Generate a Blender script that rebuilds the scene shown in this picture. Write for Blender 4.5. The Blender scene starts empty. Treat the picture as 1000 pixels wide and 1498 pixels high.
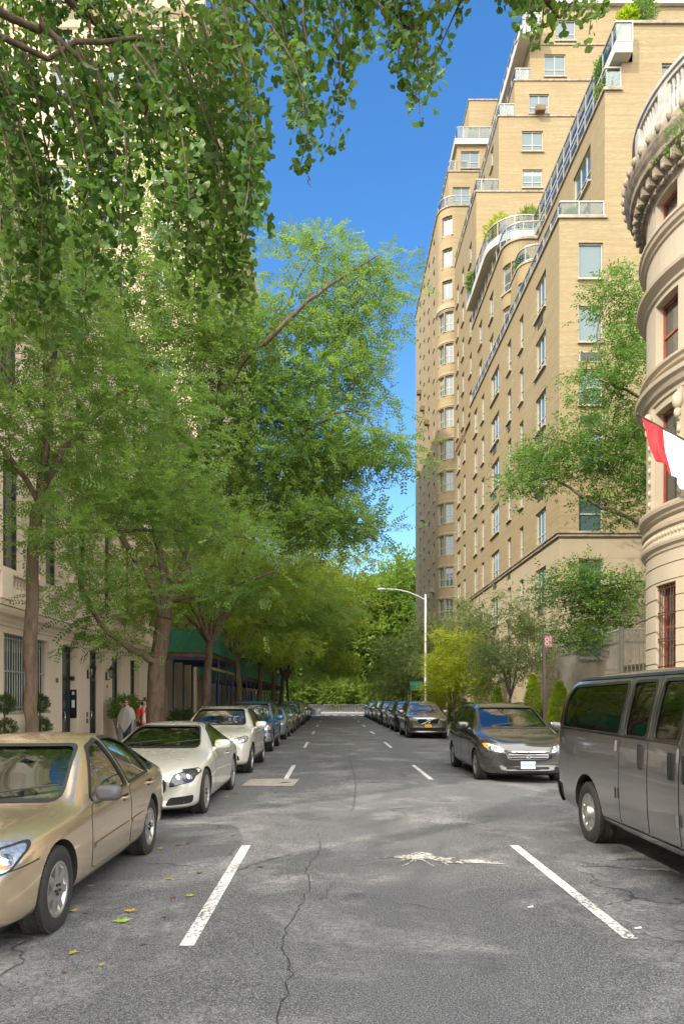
import bpy, bmesh, math, random
import numpy as np
from mathutils import Vector, Matrix
from mathutils.bvhtree import BVHTree
from mathutils.geometry import delaunay_2d_cdt

random.seed(11)
RNG = np.random.default_rng(7)
SC = bpy.context.scene
COL = SC.collection
PI = math.pi
R = math.radians
CAMH = 1.73

# ------------------------------------------------------------------ objects
def link(o, parent=None):
    COL.objects.link(o)
    if parent is not None:
        o.parent = parent
    return o

def tag(o, label=None, cat=None, group=None, kind=None):
    if label: o['label'] = label
    if cat: o['category'] = cat
    if group: o['group'] = group
    if kind: o['kind'] = kind
    return o

def thing(name, label, cat, loc=(0, 0, 0), rz=0.0, group=None):
    o = bpy.data.objects.new(name, None)
    o.empty_display_size = 0.2
    o.location = loc
    o.rotation_euler = (0, 0, rz)
    link(o)
    return tag(o, label, cat, group)

def copy_tree(o, parent=None):
    c = o.copy()
    COL.objects.link(c)
    c.parent = parent
    for ch in o.children:
        copy_tree(ch, c)
    return c

class MB:
    """collects polygons; build() links them as one mesh object"""
    def __init__(s):
        s.v = []; s.f = []; s.m = []; s.sm = []
    def add(s, verts, faces, mi=0, smooth=False):
        b = len(s.v)
        s.v.extend([tuple(p) for p in verts])
        for f in faces:
            s.f.append(tuple(b + i for i in f)); s.m.append(mi); s.sm.append(smooth)
        return s
    def quad(s, a, b, c, d, mi=0):
        return s.add([a, b, c, d], [(0, 1, 2, 3)], mi)
    def box(s, x0, x1, y0, y1, z0, z1, mi=0, M=None):
        vs = [Vector((x, y, z)) for z in (z0, z1) for y in (y0, y1) for x in (x0, x1)]
        if M is not None: vs = [M @ v for v in vs]
        return s.add(vs, [(0, 2, 3, 1), (4, 5, 7, 6), (0, 1, 5, 4), (2, 6, 7, 3), (0, 4, 6, 2), (1, 3, 7, 5)], mi)
    def prism(s, poly, z0, z1, mi=0, cap=True, capb=True):
        n = len(poly)
        vs = [(p[0], p[1], z0) for p in poly] + [(p[0], p[1], z1) for p in poly]
        fs = [(i, (i + 1) % n, n + (i + 1) % n, n + i) for i in range(n)]
        if cap: fs.append(tuple(range(n, 2 * n)))
        if capb: fs.append(tuple(range(n - 1, -1, -1)))
        return s.add(vs, fs, mi)
    def tube(s, pts, radii, n=8, mi=0, caps=True, smooth=True):
        pts = [Vector(p) for p in pts]
        if not hasattr(radii, '__len__'): radii = [radii] * len(pts)
        vs = []; ref = None
        for i, p in enumerate(pts):
            a = pts[max(i - 1, 0)]; b = pts[min(i + 1, len(pts) - 1)]
            t = (b - a)
            if t.length < 1e-9: t = Vector((0, 0, 1))
            t.normalize()
            if ref is None:
                ref = Vector((1, 0, 0)) if abs(t.x) < .8 else Vector((0, 1, 0))
            u = (ref - t * ref.dot(t))
            if u.length < 1e-6: u = t.orthogonal()
            u.normalize(); ref = u
            w = t.cross(u)
            for k in range(n):
                an = 2 * PI * k / n
                vs.append(p + (u * math.cos(an) + w * math.sin(an)) * radii[i])
        fs = []
        for i in range(len(pts) - 1):
            for k in range(n):
                k2 = (k + 1) % n
                fs.append((i * n + k, i * n + k2, (i + 1) * n + k2, (i + 1) * n + k))
        s.add(vs, fs, mi, smooth)
        if caps:
            s.add([vs[k] for k in range(n)], [tuple(range(n - 1, -1, -1))], mi)
            s.add(vs[-n:], [tuple(range(n))], mi)
        return s
    def lathe(s, prof, n=20, M=None, mi=0, smooth=True):
        """profile [(r,z)] turned round local z, then moved by M"""
        vs = []
        for r, z in prof:
            for k in range(n):
                a = 2 * PI * k / n
                v = Vector((r * math.cos(a), r * math.sin(a), z))
                vs.append(M @ v if M is not None else v)
        fs = []
        for i in range(len(prof) - 1):
            for k in range(n):
                k2 = (k + 1) % n
                fs.append((i * n + k, i * n + k2, (i + 1) * n + k2, (i + 1) * n + k))
        return s.add(vs, fs, mi, smooth)
    def ball(s, c, r, n=12, m=8, mi=0, sc=(1, 1, 1)):
        prof = [(max(1e-4, math.sin(PI * i / m)) * r, -math.cos(PI * i / m) * r) for i in range(m + 1)]
        M = Matrix.Translation(c) @ Matrix.Diagonal((sc[0], sc[1], sc[2], 1))
        return s.lathe(prof, n, M, mi)
    def mesh(s, name, mats):
        me = bpy.data.meshes.new(name)
        me.from_pydata(s.v, [], s.f)
        if not isinstance(mats, (list, tuple)): mats = [mats]
        for m in mats: me.materials.append(m)
        if len(s.f):
            me.polygons.foreach_set('material_index', s.m)
            me.polygons.foreach_set('use_smooth', s.sm)
        me.update()
        return me
    def build(s, name, mats, parent=None, loc=None, fix=True, bevel=0):
        me = s.mesh(name, mats)
        if fix or bevel:
            bm = bmesh.new(); bm.from_mesh(me)
            if fix: bmesh.ops.recalc_face_normals(bm, faces=bm.faces[:])
            if bevel:
                bmesh.ops.remove_doubles(bm, verts=bm.verts[:], dist=1e-5)
                es = [e for e in bm.edges if len(e.link_faces) == 2 and e.calc_face_angle(0) > .6]
                bmesh.ops.bevel(bm, geom=es, offset=bevel, segments=2, affect='EDGES', profile=.5, clamp_overlap=True)
            bm.to_mesh(me); bm.free()
        o = bpy.data.objects.new(name, me)
        link(o, parent)
        if loc is not None: o.location = loc
        return o

def np_mesh(name, verts, faces, mat, parent=None, smooth=False):
    """verts (N,3), faces (M,k) arrays -> one mesh object"""
    me = bpy.data.meshes.new(name)
    n, (m, k) = len(verts), faces.shape
    me.vertices.add(n); me.vertices.foreach_set('co', np.ascontiguousarray(verts, dtype=np.float32).ravel())
    me.loops.add(m * k); me.loops.foreach_set('vertex_index', np.ascontiguousarray(faces, dtype=np.int32).ravel())
    me.polygons.add(m)
    me.polygons.foreach_set('loop_start', np.arange(0, m * k, k, dtype=np.int32))
    me.polygons.foreach_set('loop_total', np.full(m, k, dtype=np.int32))
    me.materials.append(mat)
    if smooth: me.polygons.foreach_set('use_smooth', np.ones(m, dtype=bool))
    me.update(calc_edges=True); me.validate()
    o = bpy.data.objects.new(name, me)
    return link(o, parent)

# ------------------------------------------------------------------ node materials
class NT:
    def __init__(s, name):
        s.mat = bpy.data.materials.new(name); s.mat.use_nodes = True
        s.t = s.mat.node_tree; s.t.nodes.clear()
        s.out = s.n('ShaderNodeOutputMaterial')
    def n(s, kind, **kw):
        nd = s.t.nodes.new(kind)
        for k, v in kw.items():
            if k in nd.inputs.keys() if hasattr(nd, 'inputs') else False:
                nd.inputs[k].default_value = v
            else:
                setattr(nd, k, v)
        return nd
    def l(s, a, b): s.t.links.new(a, b)
    def noise(s, scale, detail=4, rough=.55, vec=None, dist=0.0):
        nd = s.n('ShaderNodeTexNoise'); nd.inputs['Scale'].default_value = scale
        nd.inputs['Detail'].default_value = detail; nd.inputs['Roughness'].default_value = rough
        nd.inputs['Distortion'].default_value = dist
        if vec is not None: s.l(vec, nd.inputs['Vector'])
        return nd.outputs['Fac']
    def ramp(s, fac, stops, interp='LINEAR'):
        nd = s.n('ShaderNodeValToRGB'); nd.color_ramp.interpolation = interp
        cr = nd.color_ramp
        while len(cr.elements) < len(stops): cr.elements.new(.5)
        for e, (p, c) in zip(cr.elements, stops):
            e.position = p; e.color = (c, c, c, 1) if not hasattr(c, '__len__') else (*c[:3], 1)
        s.l(fac, nd.inputs['Fac'])
        return nd.outputs['Color']
    def mix(s, fac, a, b, mode='MIX'):
        nd = s.n('ShaderNodeMix'); nd.data_type = 'RGBA'; nd.blend_type = mode
        for i, v in ((0, fac), (6, a), (7, b)):
            if hasattr(v, 'is_linked') or isinstance(v, bpy.types.NodeSocket): s.l(v, nd.inputs[i])
            elif i == 0: nd.inputs[0].default_value = v
            else: nd.inputs[i].default_value = (*v[:3], 1)
        return nd.outputs[2]
    def math(s, op, a, b=None, c=None):
        nd = s.n('ShaderNodeMath'); nd.operation = op
        for i, v in enumerate((a, b, c)):
            if v is None: continue
            if isinstance(v, bpy.types.NodeSocket): s.l(v, nd.inputs[i])
            else: nd.inputs[i].default_value = v
        return nd.outputs[0]
    def bump(s, h, strength=.3, dist=.02):
        nd = s.n('ShaderNodeBump'); nd.inputs['Strength'].default_value = strength; nd.inputs['Distance'].default_value = dist
        s.l(h, nd.inputs['Height']); return nd.outputs['Normal']
    def bsdf(s, color=None, rough=.5, metal=0.0, normal=None, spec=None, coat=0.0, coat_rough=.03):
        b = s.n('ShaderNodeBsdfPrincipled')
        if color is not None:
            if isinstance(color, bpy.types.NodeSocket): s.l(color, b.inputs['Base Color'])
            else: b.inputs['Base Color'].default_value = (*color[:3], 1)
        if isinstance(rough, bpy.types.NodeSocket): s.l(rough, b.inputs['Roughness'])
        else: b.inputs['Roughness'].default_value = rough
        b.inputs['Metallic'].default_value = metal
        if spec is not None: b.inputs['Specular IOR Level'].default_value = spec
        b.inputs['Coat Weight'].default_value = coat; b.inputs['Coat Roughness'].default_value = coat_rough
        if normal is not None: s.l(normal, b.inputs['Normal'])
        return b
    def end(s, sh):
        s.l(sh.outputs[0] if hasattr(sh, 'outputs') else sh, s.out.inputs['Surface']); return s.mat
    def pos(s):
        return s.n('ShaderNodeNewGeometry').outputs['Position']
    def obj(s):
        return s.n('ShaderNodeTexCoord').outputs['Object']

def simple(name, col, rough=.5, metal=0.0, var=.12, scale=8.0, bump=0.0, spec=None, coat=0.0):
    t = NT(name); v = t.obj()
    f = t.noise(scale, 5, .6, v)
    c2 = [min(1, c * (1 + var)) for c in col]; c1 = [c * (1 - var) for c in col]
    c = t.ramp(f, [(.3, c1), (.7, c2)])
    nrm = t.bump(t.noise(scale * 6, 4, .6, v), bump, .01) if bump else None
    return t.end(t.bsdf(c, rough, metal, nrm, spec, coat))

def wall_uv(t, su=1.0, sv=1.0):
    """(x+y, z) of the world position: runs along axis-aligned and curved walls alike"""
    sx = t.n('ShaderNodeSeparateXYZ'); t.l(t.pos(), sx.inputs[0])
    u = t.math('ADD', sx.outputs[0], sx.outputs[1])
    cb = t.n('ShaderNodeCombineXYZ'); t.l(u, cb.inputs[0]); t.l(sx.outputs[2], cb.inputs[1])
    return cb.outputs[0], u, sx.outputs[2]

def brick_mat(name, c1, c2, mortar, bw=.22, bh=.072, stain=.25):
    t = NT(name); uv, u, z = wall_uv(t)
    b = t.n('ShaderNodeTexBrick'); t.l(uv, b.inputs['Vector'])
    b.inputs['Color1'].default_value = (*c1, 1); b.inputs['Color2'].default_value = (*c2, 1); b.inputs['Mortar'].default_value = (*mortar, 1)
    b.inputs['Scale'].default_value = 1.0; b.inputs['Brick Width'].default_value = bw; b.inputs['Row Height'].default_value = bh
    b.inputs['Mortar Size'].default_value = .006; b.inputs['Bias'].default_value = .1
    # single courses differ a little, batches of courses differ more
    mp = t.n('ShaderNodeMapping'); t.l(uv, mp.inputs['Vector']); mp.inputs['Scale'].default_value = (.30, 7.0, 1)
    f = t.noise(1.0, 3, .6, mp.outputs[0])
    c = t.mix(t.math('MULTIPLY', t.ramp(f, [(.40, 0.0), (.62, 1.0)]), .75), b.outputs['Color'], tuple(x * .66 for x in c1))
    mp3 = t.n('ShaderNodeMapping'); t.l(uv, mp3.inputs['Vector']); mp3.inputs['Scale'].default_value = (.18, .5, 1)
    c = t.mix(t.ramp(t.noise(1.0, 3, .5, mp3.outputs[0]), [(.42, 0.0), (.60, .45)]), c, (c1[0] * .80, c1[1] * .72, c1[2] * .66))
    mp2 = t.n('ShaderNodeMapping'); t.l(uv, mp2.inputs['Vector']); mp2.inputs['Scale'].default_value = (1.6, .16, 1)
    g = t.noise(1.0, 6, .65, mp2.outputs[0])
    c = t.mix(t.math('MULTIPLY', t.ramp(g, [(.45, 0.0), (.75, 1.0)]), stain), c, (.22, .17, .11))
    bp = t.bump(b.outputs['Fac'], -.35, .01)
    return t.end(t.bsdf(c, .85, 0, bp, .3))

def stone_mat(name, col, bw=1.2, bh=.5, joint=.006, stain=.35, dark=(.2, .15, .1), jdark=.55):
    t = NT(name); uv, u, z = wall_uv(t)
    b = t.n('ShaderNodeTexBrick'); t.l(uv, b.inputs['Vector'])
    b.inputs['Color1'].default_value = (*col, 1); b.inputs['Color2'].default_value = (*[x * .92 for x in col], 1)
    b.inputs['Mortar'].default_value = (*[x * jdark for x in col], 1)
    b.inputs['Scale'].default_value = 1.0; b.inputs['Brick Width'].default_value = bw; b.inputs['Row Height'].default_value = bh
    b.inputs['Mortar Size'].default_value = joint; b.inputs['Mortar Smooth'].default_value = .3
    mp2 = t.n('ShaderNodeMapping'); t.l(uv, mp2.inputs['Vector']); mp2.inputs['Scale'].default_value = (1.3, .22, 1)
    g = t.noise(1.2, 7, .65, mp2.outputs[0])
    c = t.mix(t.math('MULTIPLY', t.ramp(g, [(.42, 0.0), (.72, 1.0)]), stain), b.outputs['Color'], dark)
    f2 = t.noise(30, 4, .6, t.pos())
    c = t.mix(.35, c, t.ramp(f2, [(.3, [x * .8 for x in col]), (.7, [min(1, x * 1.12) for x in col])]))
    bp = t.bump(t.math('ADD', t.math('MULTIPLY', b.outputs['Fac'], -1.0), t.math('MULTIPLY', f2, .25)), .4, .012)
    return t.end(t.bsdf(c, .8, 0, bp, .3))

def pane_mat(name, tint=(.02, .03, .035), refl=.35, blind=(.55, .56, .5), lo=.35, hi=1.3):
    """window glass with a blind let down to a different height behind each pane"""
    t = NT(name)
    g = t.n('ShaderNodeTexCoord').outputs['Generated']
    sx = t.n('ShaderNodeSeparateXYZ'); t.l(g, sx.inputs[0])
    rnd = t.n('ShaderNodeObjectInfo').outputs['Random']
    thr = t.math('MULTIPLY_ADD', rnd, hi - lo, lo)
    up = t.math('GREATER_THAN', sx.outputs[2], thr)
    rnd2 = t.math('FRACT', t.math('MULTIPLY', rnd, 7.31))
    bl = t.mix(rnd2, blind, tuple(x * .35 for x in blind))
    sl = t.math('FRACT', t.math('MULTIPLY', sx.outputs[2], 26.0))
    bl = t.mix(t.math('MULTIPLY', t.math('GREATER_THAN', sl, .8), .5), bl, tuple(x * .3 for x in blind))
    base = t.mix(up, tint, bl)
    d = t.bsdf(base, .35, 0, None, .3)
    gl = t.n('ShaderNodeBsdfGlossy'); gl.inputs['Color'].default_value = (.72, .80, .82, 1); gl.inputs['Roughness'].default_value = .02
    nn = t.noise(2.2, 2, .5, t.pos()); t.l(t.bump(nn, .03, .2), gl.inputs['Normal'])
    fr = t.n('ShaderNodeFresnel'); fr.inputs['IOR'].default_value = 1.5
    fac = t.math('MINIMUM', t.math('ADD', fr.outputs[0], refl), 1.0)
    mx = t.n('ShaderNodeMixShader'); t.l(fac, mx.inputs[0]); t.l(d.outputs[0], mx.inputs[1]); t.l(gl.outputs[0], mx.inputs[2])
    return t.end(mx.outputs[0])

def leaf_mat(name, c1, c2, c3, trans=.45, rough=.5, patch=.35):
    t = NT(name)
    geo = t.n('ShaderNodeNewGeometry')
    f = t.noise(patch, 3, .5, geo.outputs['Position'])
    a = t.ramp(geo.outputs['Random Per Island'], [(0, c1), (.55, c2), (1, c3)])
    c = t.mix(t.ramp(f, [(.38, 0.0), (.65, .75)]), a, c3)
    d = t.bsdf(c, rough, 0, None, .35)
    tr = t.n('ShaderNodeBsdfTranslucent')
    tc = t.mix(.5, c, tuple(min(1, x * 1.9) for x in c3)); t.l(tc, tr.inputs['Color'])
    mx = t.n('ShaderNodeMixShader'); mx.inputs[0].default_value = trans
    t.l(d.outputs[0], mx.inputs[1]); t.l(tr.outputs[0], mx.inputs[2])
    return t.end(mx.outputs[0])

def bark_mat(name, c1, c2, scale=9):
    t = NT(name); p = t.obj()
    mp = t.n('ShaderNodeMapping'); t.l(p, mp.inputs['Vector']); mp.inputs['Scale'].default_value = (1, 1, .28)
    f = t.noise(scale, 7, .7, mp.outputs[0], .6)
    c = t.ramp(f, [(.3, c1), (.62, c2), (.8, tuple(min(1, x * 1.35) for x in c2))])
    return t.end(t.bsdf(c, .9, 0, t.bump(f, .8, .03), .2))

def paint_mat(name, col, metal=.35, rough=.32, dirt=.03):
    t = NT(name); p = t.obj()
    f = t.noise(1.7, 5, .6, p)
    flake = t.noise(420, 2, .5, p)
    c = t.mix(t.math('MULTIPLY', flake, .18), col, tuple(min(1, x * 1.5 + .02) for x in col))
    sx = t.n('ShaderNodeSeparateXYZ'); t.l(p, sx.inputs[0])
    low = t.math('SUBTRACT', 1.0, t.math('MULTIPLY', sx.outputs[2], 1.9))
    dm = t.math('MULTIPLY', t.math('MAXIMUM', low, .08), t.ramp(f, [(.3, .2), (.7, 1.0)]))
    c = t.mix(t.math('MULTIPLY', dm, dirt * 8), c, (.19, .165, .135))
    rr = t.math('MULTIPLY_ADD', f, .12, rough - .06)
    cr = t.math('MULTIPLY_ADD', f, .05, .015)
    b = t.bsdf(c, rr, metal, None, .5, 1.0)
    t.l(cr, b.inputs['Coat Roughness'])
    return t.end(b)

def glass_mat(name, tint=(.35, .42, .40), dark=.5, k=1.5, k0=.1):
    """car glass: see-through but tinted, mirror-like at a slant"""
    t = NT(name)
    tr = t.n('ShaderNodeBsdfTransparent'); tr.inputs['Color'].default_value = (*[c * dark for c in tint], 1)
    gl = t.n('ShaderNodeBsdfGlossy'); gl.inputs['Roughness'].default_value = .01; gl.inputs['Color'].default_value = (1, 1, 1, 1)
    fr = t.n('ShaderNodeFresnel'); fr.inputs['IOR'].default_value = 1.55
    fac = t.math('MINIMUM', t.math('MULTIPLY_ADD', fr.outputs[0], k, k0), 1.0)
    mx = t.n('ShaderNodeMixShader'); t.l(fac, mx.inputs[0]); t.l(tr.outputs[0], mx.inputs[1]); t.l(gl.outputs[0], mx.inputs[2])
    return t.end(mx.outputs[0])

def ifelse_fresnel(name, col, refl=.06):
    t = NT(name)
    d = t.bsdf(col, .2, 0, None, .6, 1.0)
    gl = t.n('ShaderNodeBsdfGlossy'); gl.inputs['Roughness'].default_value = .015; gl.inputs['Color'].default_value = (1, 1, 1, 1)
    fr = t.n('ShaderNodeFresnel'); fr.inputs['IOR'].default_value = 1.55
    fac = t.math('MINIMUM', t.math('MULTIPLY_ADD', fr.outputs[0], 1.2, refl), 1.0)
    mx = t.n('ShaderNodeMixShader'); t.l(fac, mx.inputs[0]); t.l(d.outputs[0], mx.inputs[1]); t.l(gl.outputs[0], mx.inputs[2])
    return t.end(mx.outputs[0])

def asphalt_mat():
    t = NT('asphalt'); p = t.pos()
    big = t.noise(.35, 5, .6, p)
    mp = t.n('ShaderNodeMapping'); t.l(p, mp.inputs['Vector']); mp.inputs['Scale'].default_value = (1.2, .12, 1)
    lanes = t.noise(.9, 5, .6, mp.outputs[0])
    c = t.ramp(big, [(.3, (.053, .0545, .0575)), (.7, (.076, .0775, .081))])
    c = t.mix(t.ramp(lanes, [(.4, 0.0), (.75, .55)]), c, (.115, .115, .116))
    # pale stone chips and dark binder
    vo = t.n('ShaderNodeTexVoronoi'); t.l(p, vo.inputs['Vector']); vo.inputs['Scale'].default_value = 95
    chips = t.ramp(t.n('ShaderNodeSeparateColor').outputs[0] if False else vo.outputs['Color'], [(.1, 0.0), (.9, 1.0)])
    sp = t.noise(105, 4, .8, p)
    c = t.mix(t.ramp(sp, [(.50, 0.0), (.60, .95)]), c, (.31, .31, .31))
    c = t.mix(t.ramp(t.noise(64, 5, .75, p), [(.40, .92), (.50, 0.0)]), c, (.026, .027, .030))
    # pale scuffed places, worn by tyres, also painted in for soft sun patches
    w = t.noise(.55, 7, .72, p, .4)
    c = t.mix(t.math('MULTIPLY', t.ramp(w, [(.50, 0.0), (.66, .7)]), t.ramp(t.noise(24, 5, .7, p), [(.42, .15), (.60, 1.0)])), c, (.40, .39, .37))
    # oil-dark places
    c = t.mix(t.ramp(t.noise(.8, 4, .6, t.math_vec(p) if False else p), [(.28, .6), (.42, 0.0)]), c, (.04, .04, .042))
    # cracks: two sparse crooked nets
    nz = t.n('ShaderNodeTexNoise'); t.l(p, nz.inputs['Vector']); nz.inputs['Scale'].default_value = 1.6; nz.inputs['Detail'].default_value = 6
    vm = t.n('ShaderNodeVectorMath'); vm.operation = 'MULTIPLY_ADD'; t.l(nz.outputs['Color'], vm.inputs[0]); vm.inputs[1].default_value = (1.1, 1.1, 0); t.l(p, vm.inputs[2])
    crk = t.n('ShaderNodeTexVoronoi'); crk.feature = 'DISTANCE_TO_EDGE'; t.l(vm.outputs[0], crk.inputs['Vector']); crk.inputs['Scale'].default_value = .42
    line = t.ramp(crk.outputs['Distance'], [(.0, 1.0), (.007, .0)])
    gate = t.ramp(t.noise(.5, 3, .5, p), [(.49, 0.0), (.60, 1.0)])
    lm = t.math('MULTIPLY', line, gate)
    c = t.mix(t.math('MULTIPLY', lm, .8), c, (.012, .012, .012))
    h = t.math('ADD', t.math('MULTIPLY', sp, .5), t.math('MULTIPLY', lm, -1.5))
    h = t.math('ADD', h, t.math('MULTIPLY', t.noise(60, 3, .6, p), .6))
    return t.end(t.bsdf(c, .82, 0, t.bump(h, .55, .012), .35))

def worn_paint_mat(name, col, base=(.08, .078, .075), thr=.42, grain=28):
    t = NT(name); p = t.pos()
    a = t.noise(grain, 6, .75, p)
    b = t.noise(2.2, 3, .5, p)
    f = t.math('ADD', t.math('MULTIPLY', a, .75), t.math('MULTIPLY', b, .25))
    m = t.ramp(f, [(thr, 0.0), (thr + .05, 1.0)])
    c = t.mix(m, base, col)
    return t.end(t.bsdf(c, .7, 0, t.bump(m, .2, .004), .3))

M = {}
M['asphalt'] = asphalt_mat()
M['mark'] = worn_paint_mat('road_paint', (.62, .61, .58), thr=.43)
M['mark_faint'] = worn_paint_mat('faint_road_paint', (.36, .35, .33), thr=.50)
M['splat'] = worn_paint_mat('spilt_paint', (.46, .44, .39), thr=.465, grain=18)
M['concrete'] = stone_mat('pavement_concrete', (.30, .285, .265), 1.5, 1.5, .012, .3)
M['patch'] = simple('patch_concrete', (.30, .265, .22), .85, 0, .22, 5, .4)
M['kerb'] = simple('kerb_stone', (.27, .26, .25), .8, 0, .25, 4, .3)
M['balustrade'] = simple('grey_white_stone', (.40, .375, .335), .8, 0, .25, 4, .3)
M['park_paving'] = stone_mat('dark_park_paving', (.085, .085, .085), .3, .3, .01, .3)
M['soil'] = simple('soil', (.055, .04, .028), .95, 0, .3, 9, .8)
M['brick'] = brick_mat('tan_brick', (.325, .258, .142), (.255, .197, .104), (.28, .238, .165), stain=.4)
M['brick_far'] = brick_mat('tan_brick_pale', (.355, .28, .16), (.295, .228, .125), (.31, .262, .18), stain=.35)
M['base_stone'] = stone_mat('tan_base_stone', (.375, .31, .215), 1.6, .75, .005, .25)
M['limestone'] = stone_mat('grey_pink_limestone', (.74, .60, .47), 2.6, 1.05, .004, .22, (.3, .22, .16), .72)
M['townhouse'] = stone_mat('cream_limestone', (.44, .375, .285), 2.4, 1.4, .003, .3, (.28, .2, .12), .8)
M['weathered'] = simple('weathered_stone', (.27, .22, .165), .85, 0, .45, 3.5, .6)
M['tower_stone'] = stone_mat('tan_tower_stone', (.52, .41, .29), 1.8, .6, .006, .35)
M['white'] = simple('white_render', (.46, .44, .39), .7, 0, .08, 2)
M['rail'] = simple('white_metal', (.33, .32, .30), .45, .2, .08, 6)
M['railglass'] = glass_mat('railing_glass', (.74, .80, .80), 1.0, .28, .02)
M['frame_w'] = simple('pale_window_frame', (.40, .39, .35), .5, 0, .08, 6)
M['frame_d'] = simple('dark_window_frame', (.035, .04, .04), .45, .2, .2, 6)
M['frame_r'] = simple('red_brown_sash', (.24, .06, .03), .4, 0, .2, 9, 0, .5, .3)
M['iron'] = simple('black_iron', (.025, .025, .027), .5, .6, .3, 20)
M['iron_r'] = simple('rusty_red_iron', (.15, .06, .045), .6, .4, .3, 20)
M['fence'] = simple('grey_fence_metal', (.20, .19, .17), .5, .5, .15, 8)
M['pane'] = pane_mat('window_pane', (.05, .085, .09), .05, (.30, .32, .29), .65, 2.0)
M['pane_dark'] = pane_mat('dark_window_pane', (.012, .018, .018), .10, (.35, .33, .28), .7, 1.6)  # darker glass tint with its own blind tone
M['curtain'] = None
M['grille'] = simple('dark_grille', (.07, .07, .065), .6, .3, .3, 30)
M['sill'] = simple('stone_sill', (.33, .29, .215), .8, 0, .12, 5)
M['bark'] = bark_mat('brown_bark', (.055, .038, .027), (.15, .105, .07))
M['bark_g'] = bark_mat('grey_bark', (.075, .062, .05), (.20, .165, .13), 14)
M['leaf_ginkgo'] = leaf_mat('ginkgo_leaf', (.030, .092, .013), (.056, .135, .018), (.105, .18, .025), .42, .4, .9)
M['leaf_locust'] = leaf_mat('locust_leaf', (.064, .150, .028), (.092, .188, .034), (.155, .24, .038), .5)
M['leaf_locust2'] = leaf_mat('locust_leaf_yellow', (.10, .19, .024), (.15, .24, .028), (.24, .29, .030), .52)
M['leaf_elm'] = leaf_mat('elm_leaf', (.058, .145, .022), (.088, .19, .028), (.135, .23, .038), .4, .4, .5)
M['leaf_yellow'] = leaf_mat('yellow_leaf', (.13, .21, .016), (.21, .29, .018), (.34, .37, .022), .5)
M['leaf_grey'] = leaf_mat('grey_green_leaf', (.075, .125, .038), (.105, .165, .045), (.16, .20, .06), .45)
M['leaf_park'] = leaf_mat('park_leaf', (.06, .135, .020), (.10, .19, .026), (.17, .245, .032), .48, .5, .12)
M['leaf_park2'] = leaf_mat('park_leaf_yellow', (.062, .125, .02), (.10, .175, .026), (.165, .225, .03), .45, .5, .15)
M['leaf_box'] = leaf_mat('box_leaf', (.03, .06, .02), (.045, .085, .025), (.07, .115, .03), .3, .4)
M['leaf_cone'] = leaf_mat('cypress_leaf', (.14, .25, .015), (.23, .33, .018), (.34, .42, .02), .5)
M['green_hoarding'] = simple('green_hoarding', (.022, .145, .085), .6, 0, .2, 2)
M['shed_metal'] = simple('shed_post_paint', (.05, .06, .13), .5, .3, .25, 8)
M['shed_deck'] = simple('shed_deck_timber', (.15, .09, .05), .8, 0, .35, 3, .3)
M['timber'] = simple('raw_timber', (.33, .22, .12), .8, 0, .35, 3, .3)
M['steel'] = simple('galvanised_pole', (.46, .45, .42), .45, .6, .1, 4)
M['pole_brown'] = simple('brown_sign_post', (.05, .035, .028), .6, .3, .2, 9)
M['black'] = simple('black_plastic', (.018, .018, .019), .5, 0, .2, 20)
M['rubber'] = simple('tyre_rubber', (.024, .023, .022), .8, 0, .3, 25, .2)
M['cavity'] = simple('dark_cavity', (.012, .012, .012), .9, 0, .2, 5)
M['chrome'] = simple('chrome', (.72, .72, .72), .12, 1.0, .03, 6)
M['alloy'] = simple('alloy_rim', (.50, .49, .47), .3, .85, .1, 8)
M['alloy_d'] = simple('dark_alloy', (.12, .12, .125), .3, .8, .1, 8)
M['lamp_glass'] = simple('headlamp', (.55, .58, .60), .08, .75, .3, 26, .15, .5, 1)
M['lamp_dark'] = simple('headlamp_inner', (.05, .055, .06), .1, .4, .4, 20, 0, .5, 1)
M['amber'] = simple('amber_lens', (.75, .22, .02), .15, .1, .15, 30, .1, .5, 1)
M['red_lens'] = simple('red_lens', (.45, .03, .015), .15, .1, .15, 30, .1, .5, 1)
M['plate_w'] = simple('white_plate', (.62, .68, .74), .4, 0, .05, 8)
M['plate_y'] = simple('yellow_plate', (.85, .48, .02), .4, 0, .05, 8)
M['plate_ink'] = simple('blue_plate_ink', (.03, .08, .30), .4, 0, .05, 8)
M['interior_tan'] = simple('tan_upholstery', (.20, .20, .13), .8, 0, .12, 7)
M['interior'] = simple('grey_upholstery', (.06, .06, .058), .8, 0, .2, 7)
M['car_glass'] = glass_mat('clear_car_glass', (.62, .74, .66), .9)
M['tint_glass'] = glass_mat('dark_car_glass', (.30, .33, .30), .75)
M['opaque_glass'] = ifelse_fresnel('blackout_car_glass', (.012, .016, .018), .05)
# ================================================================== helpers for walls
def wbuild(mb, name, mats, parent, **kw):
    """mesh given in world coordinates, parented to a thing that stands at parent.location"""
    o = mb.build(name, mats, parent, **kw)
    o.location = -Vector(parent.location)
    return o

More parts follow.
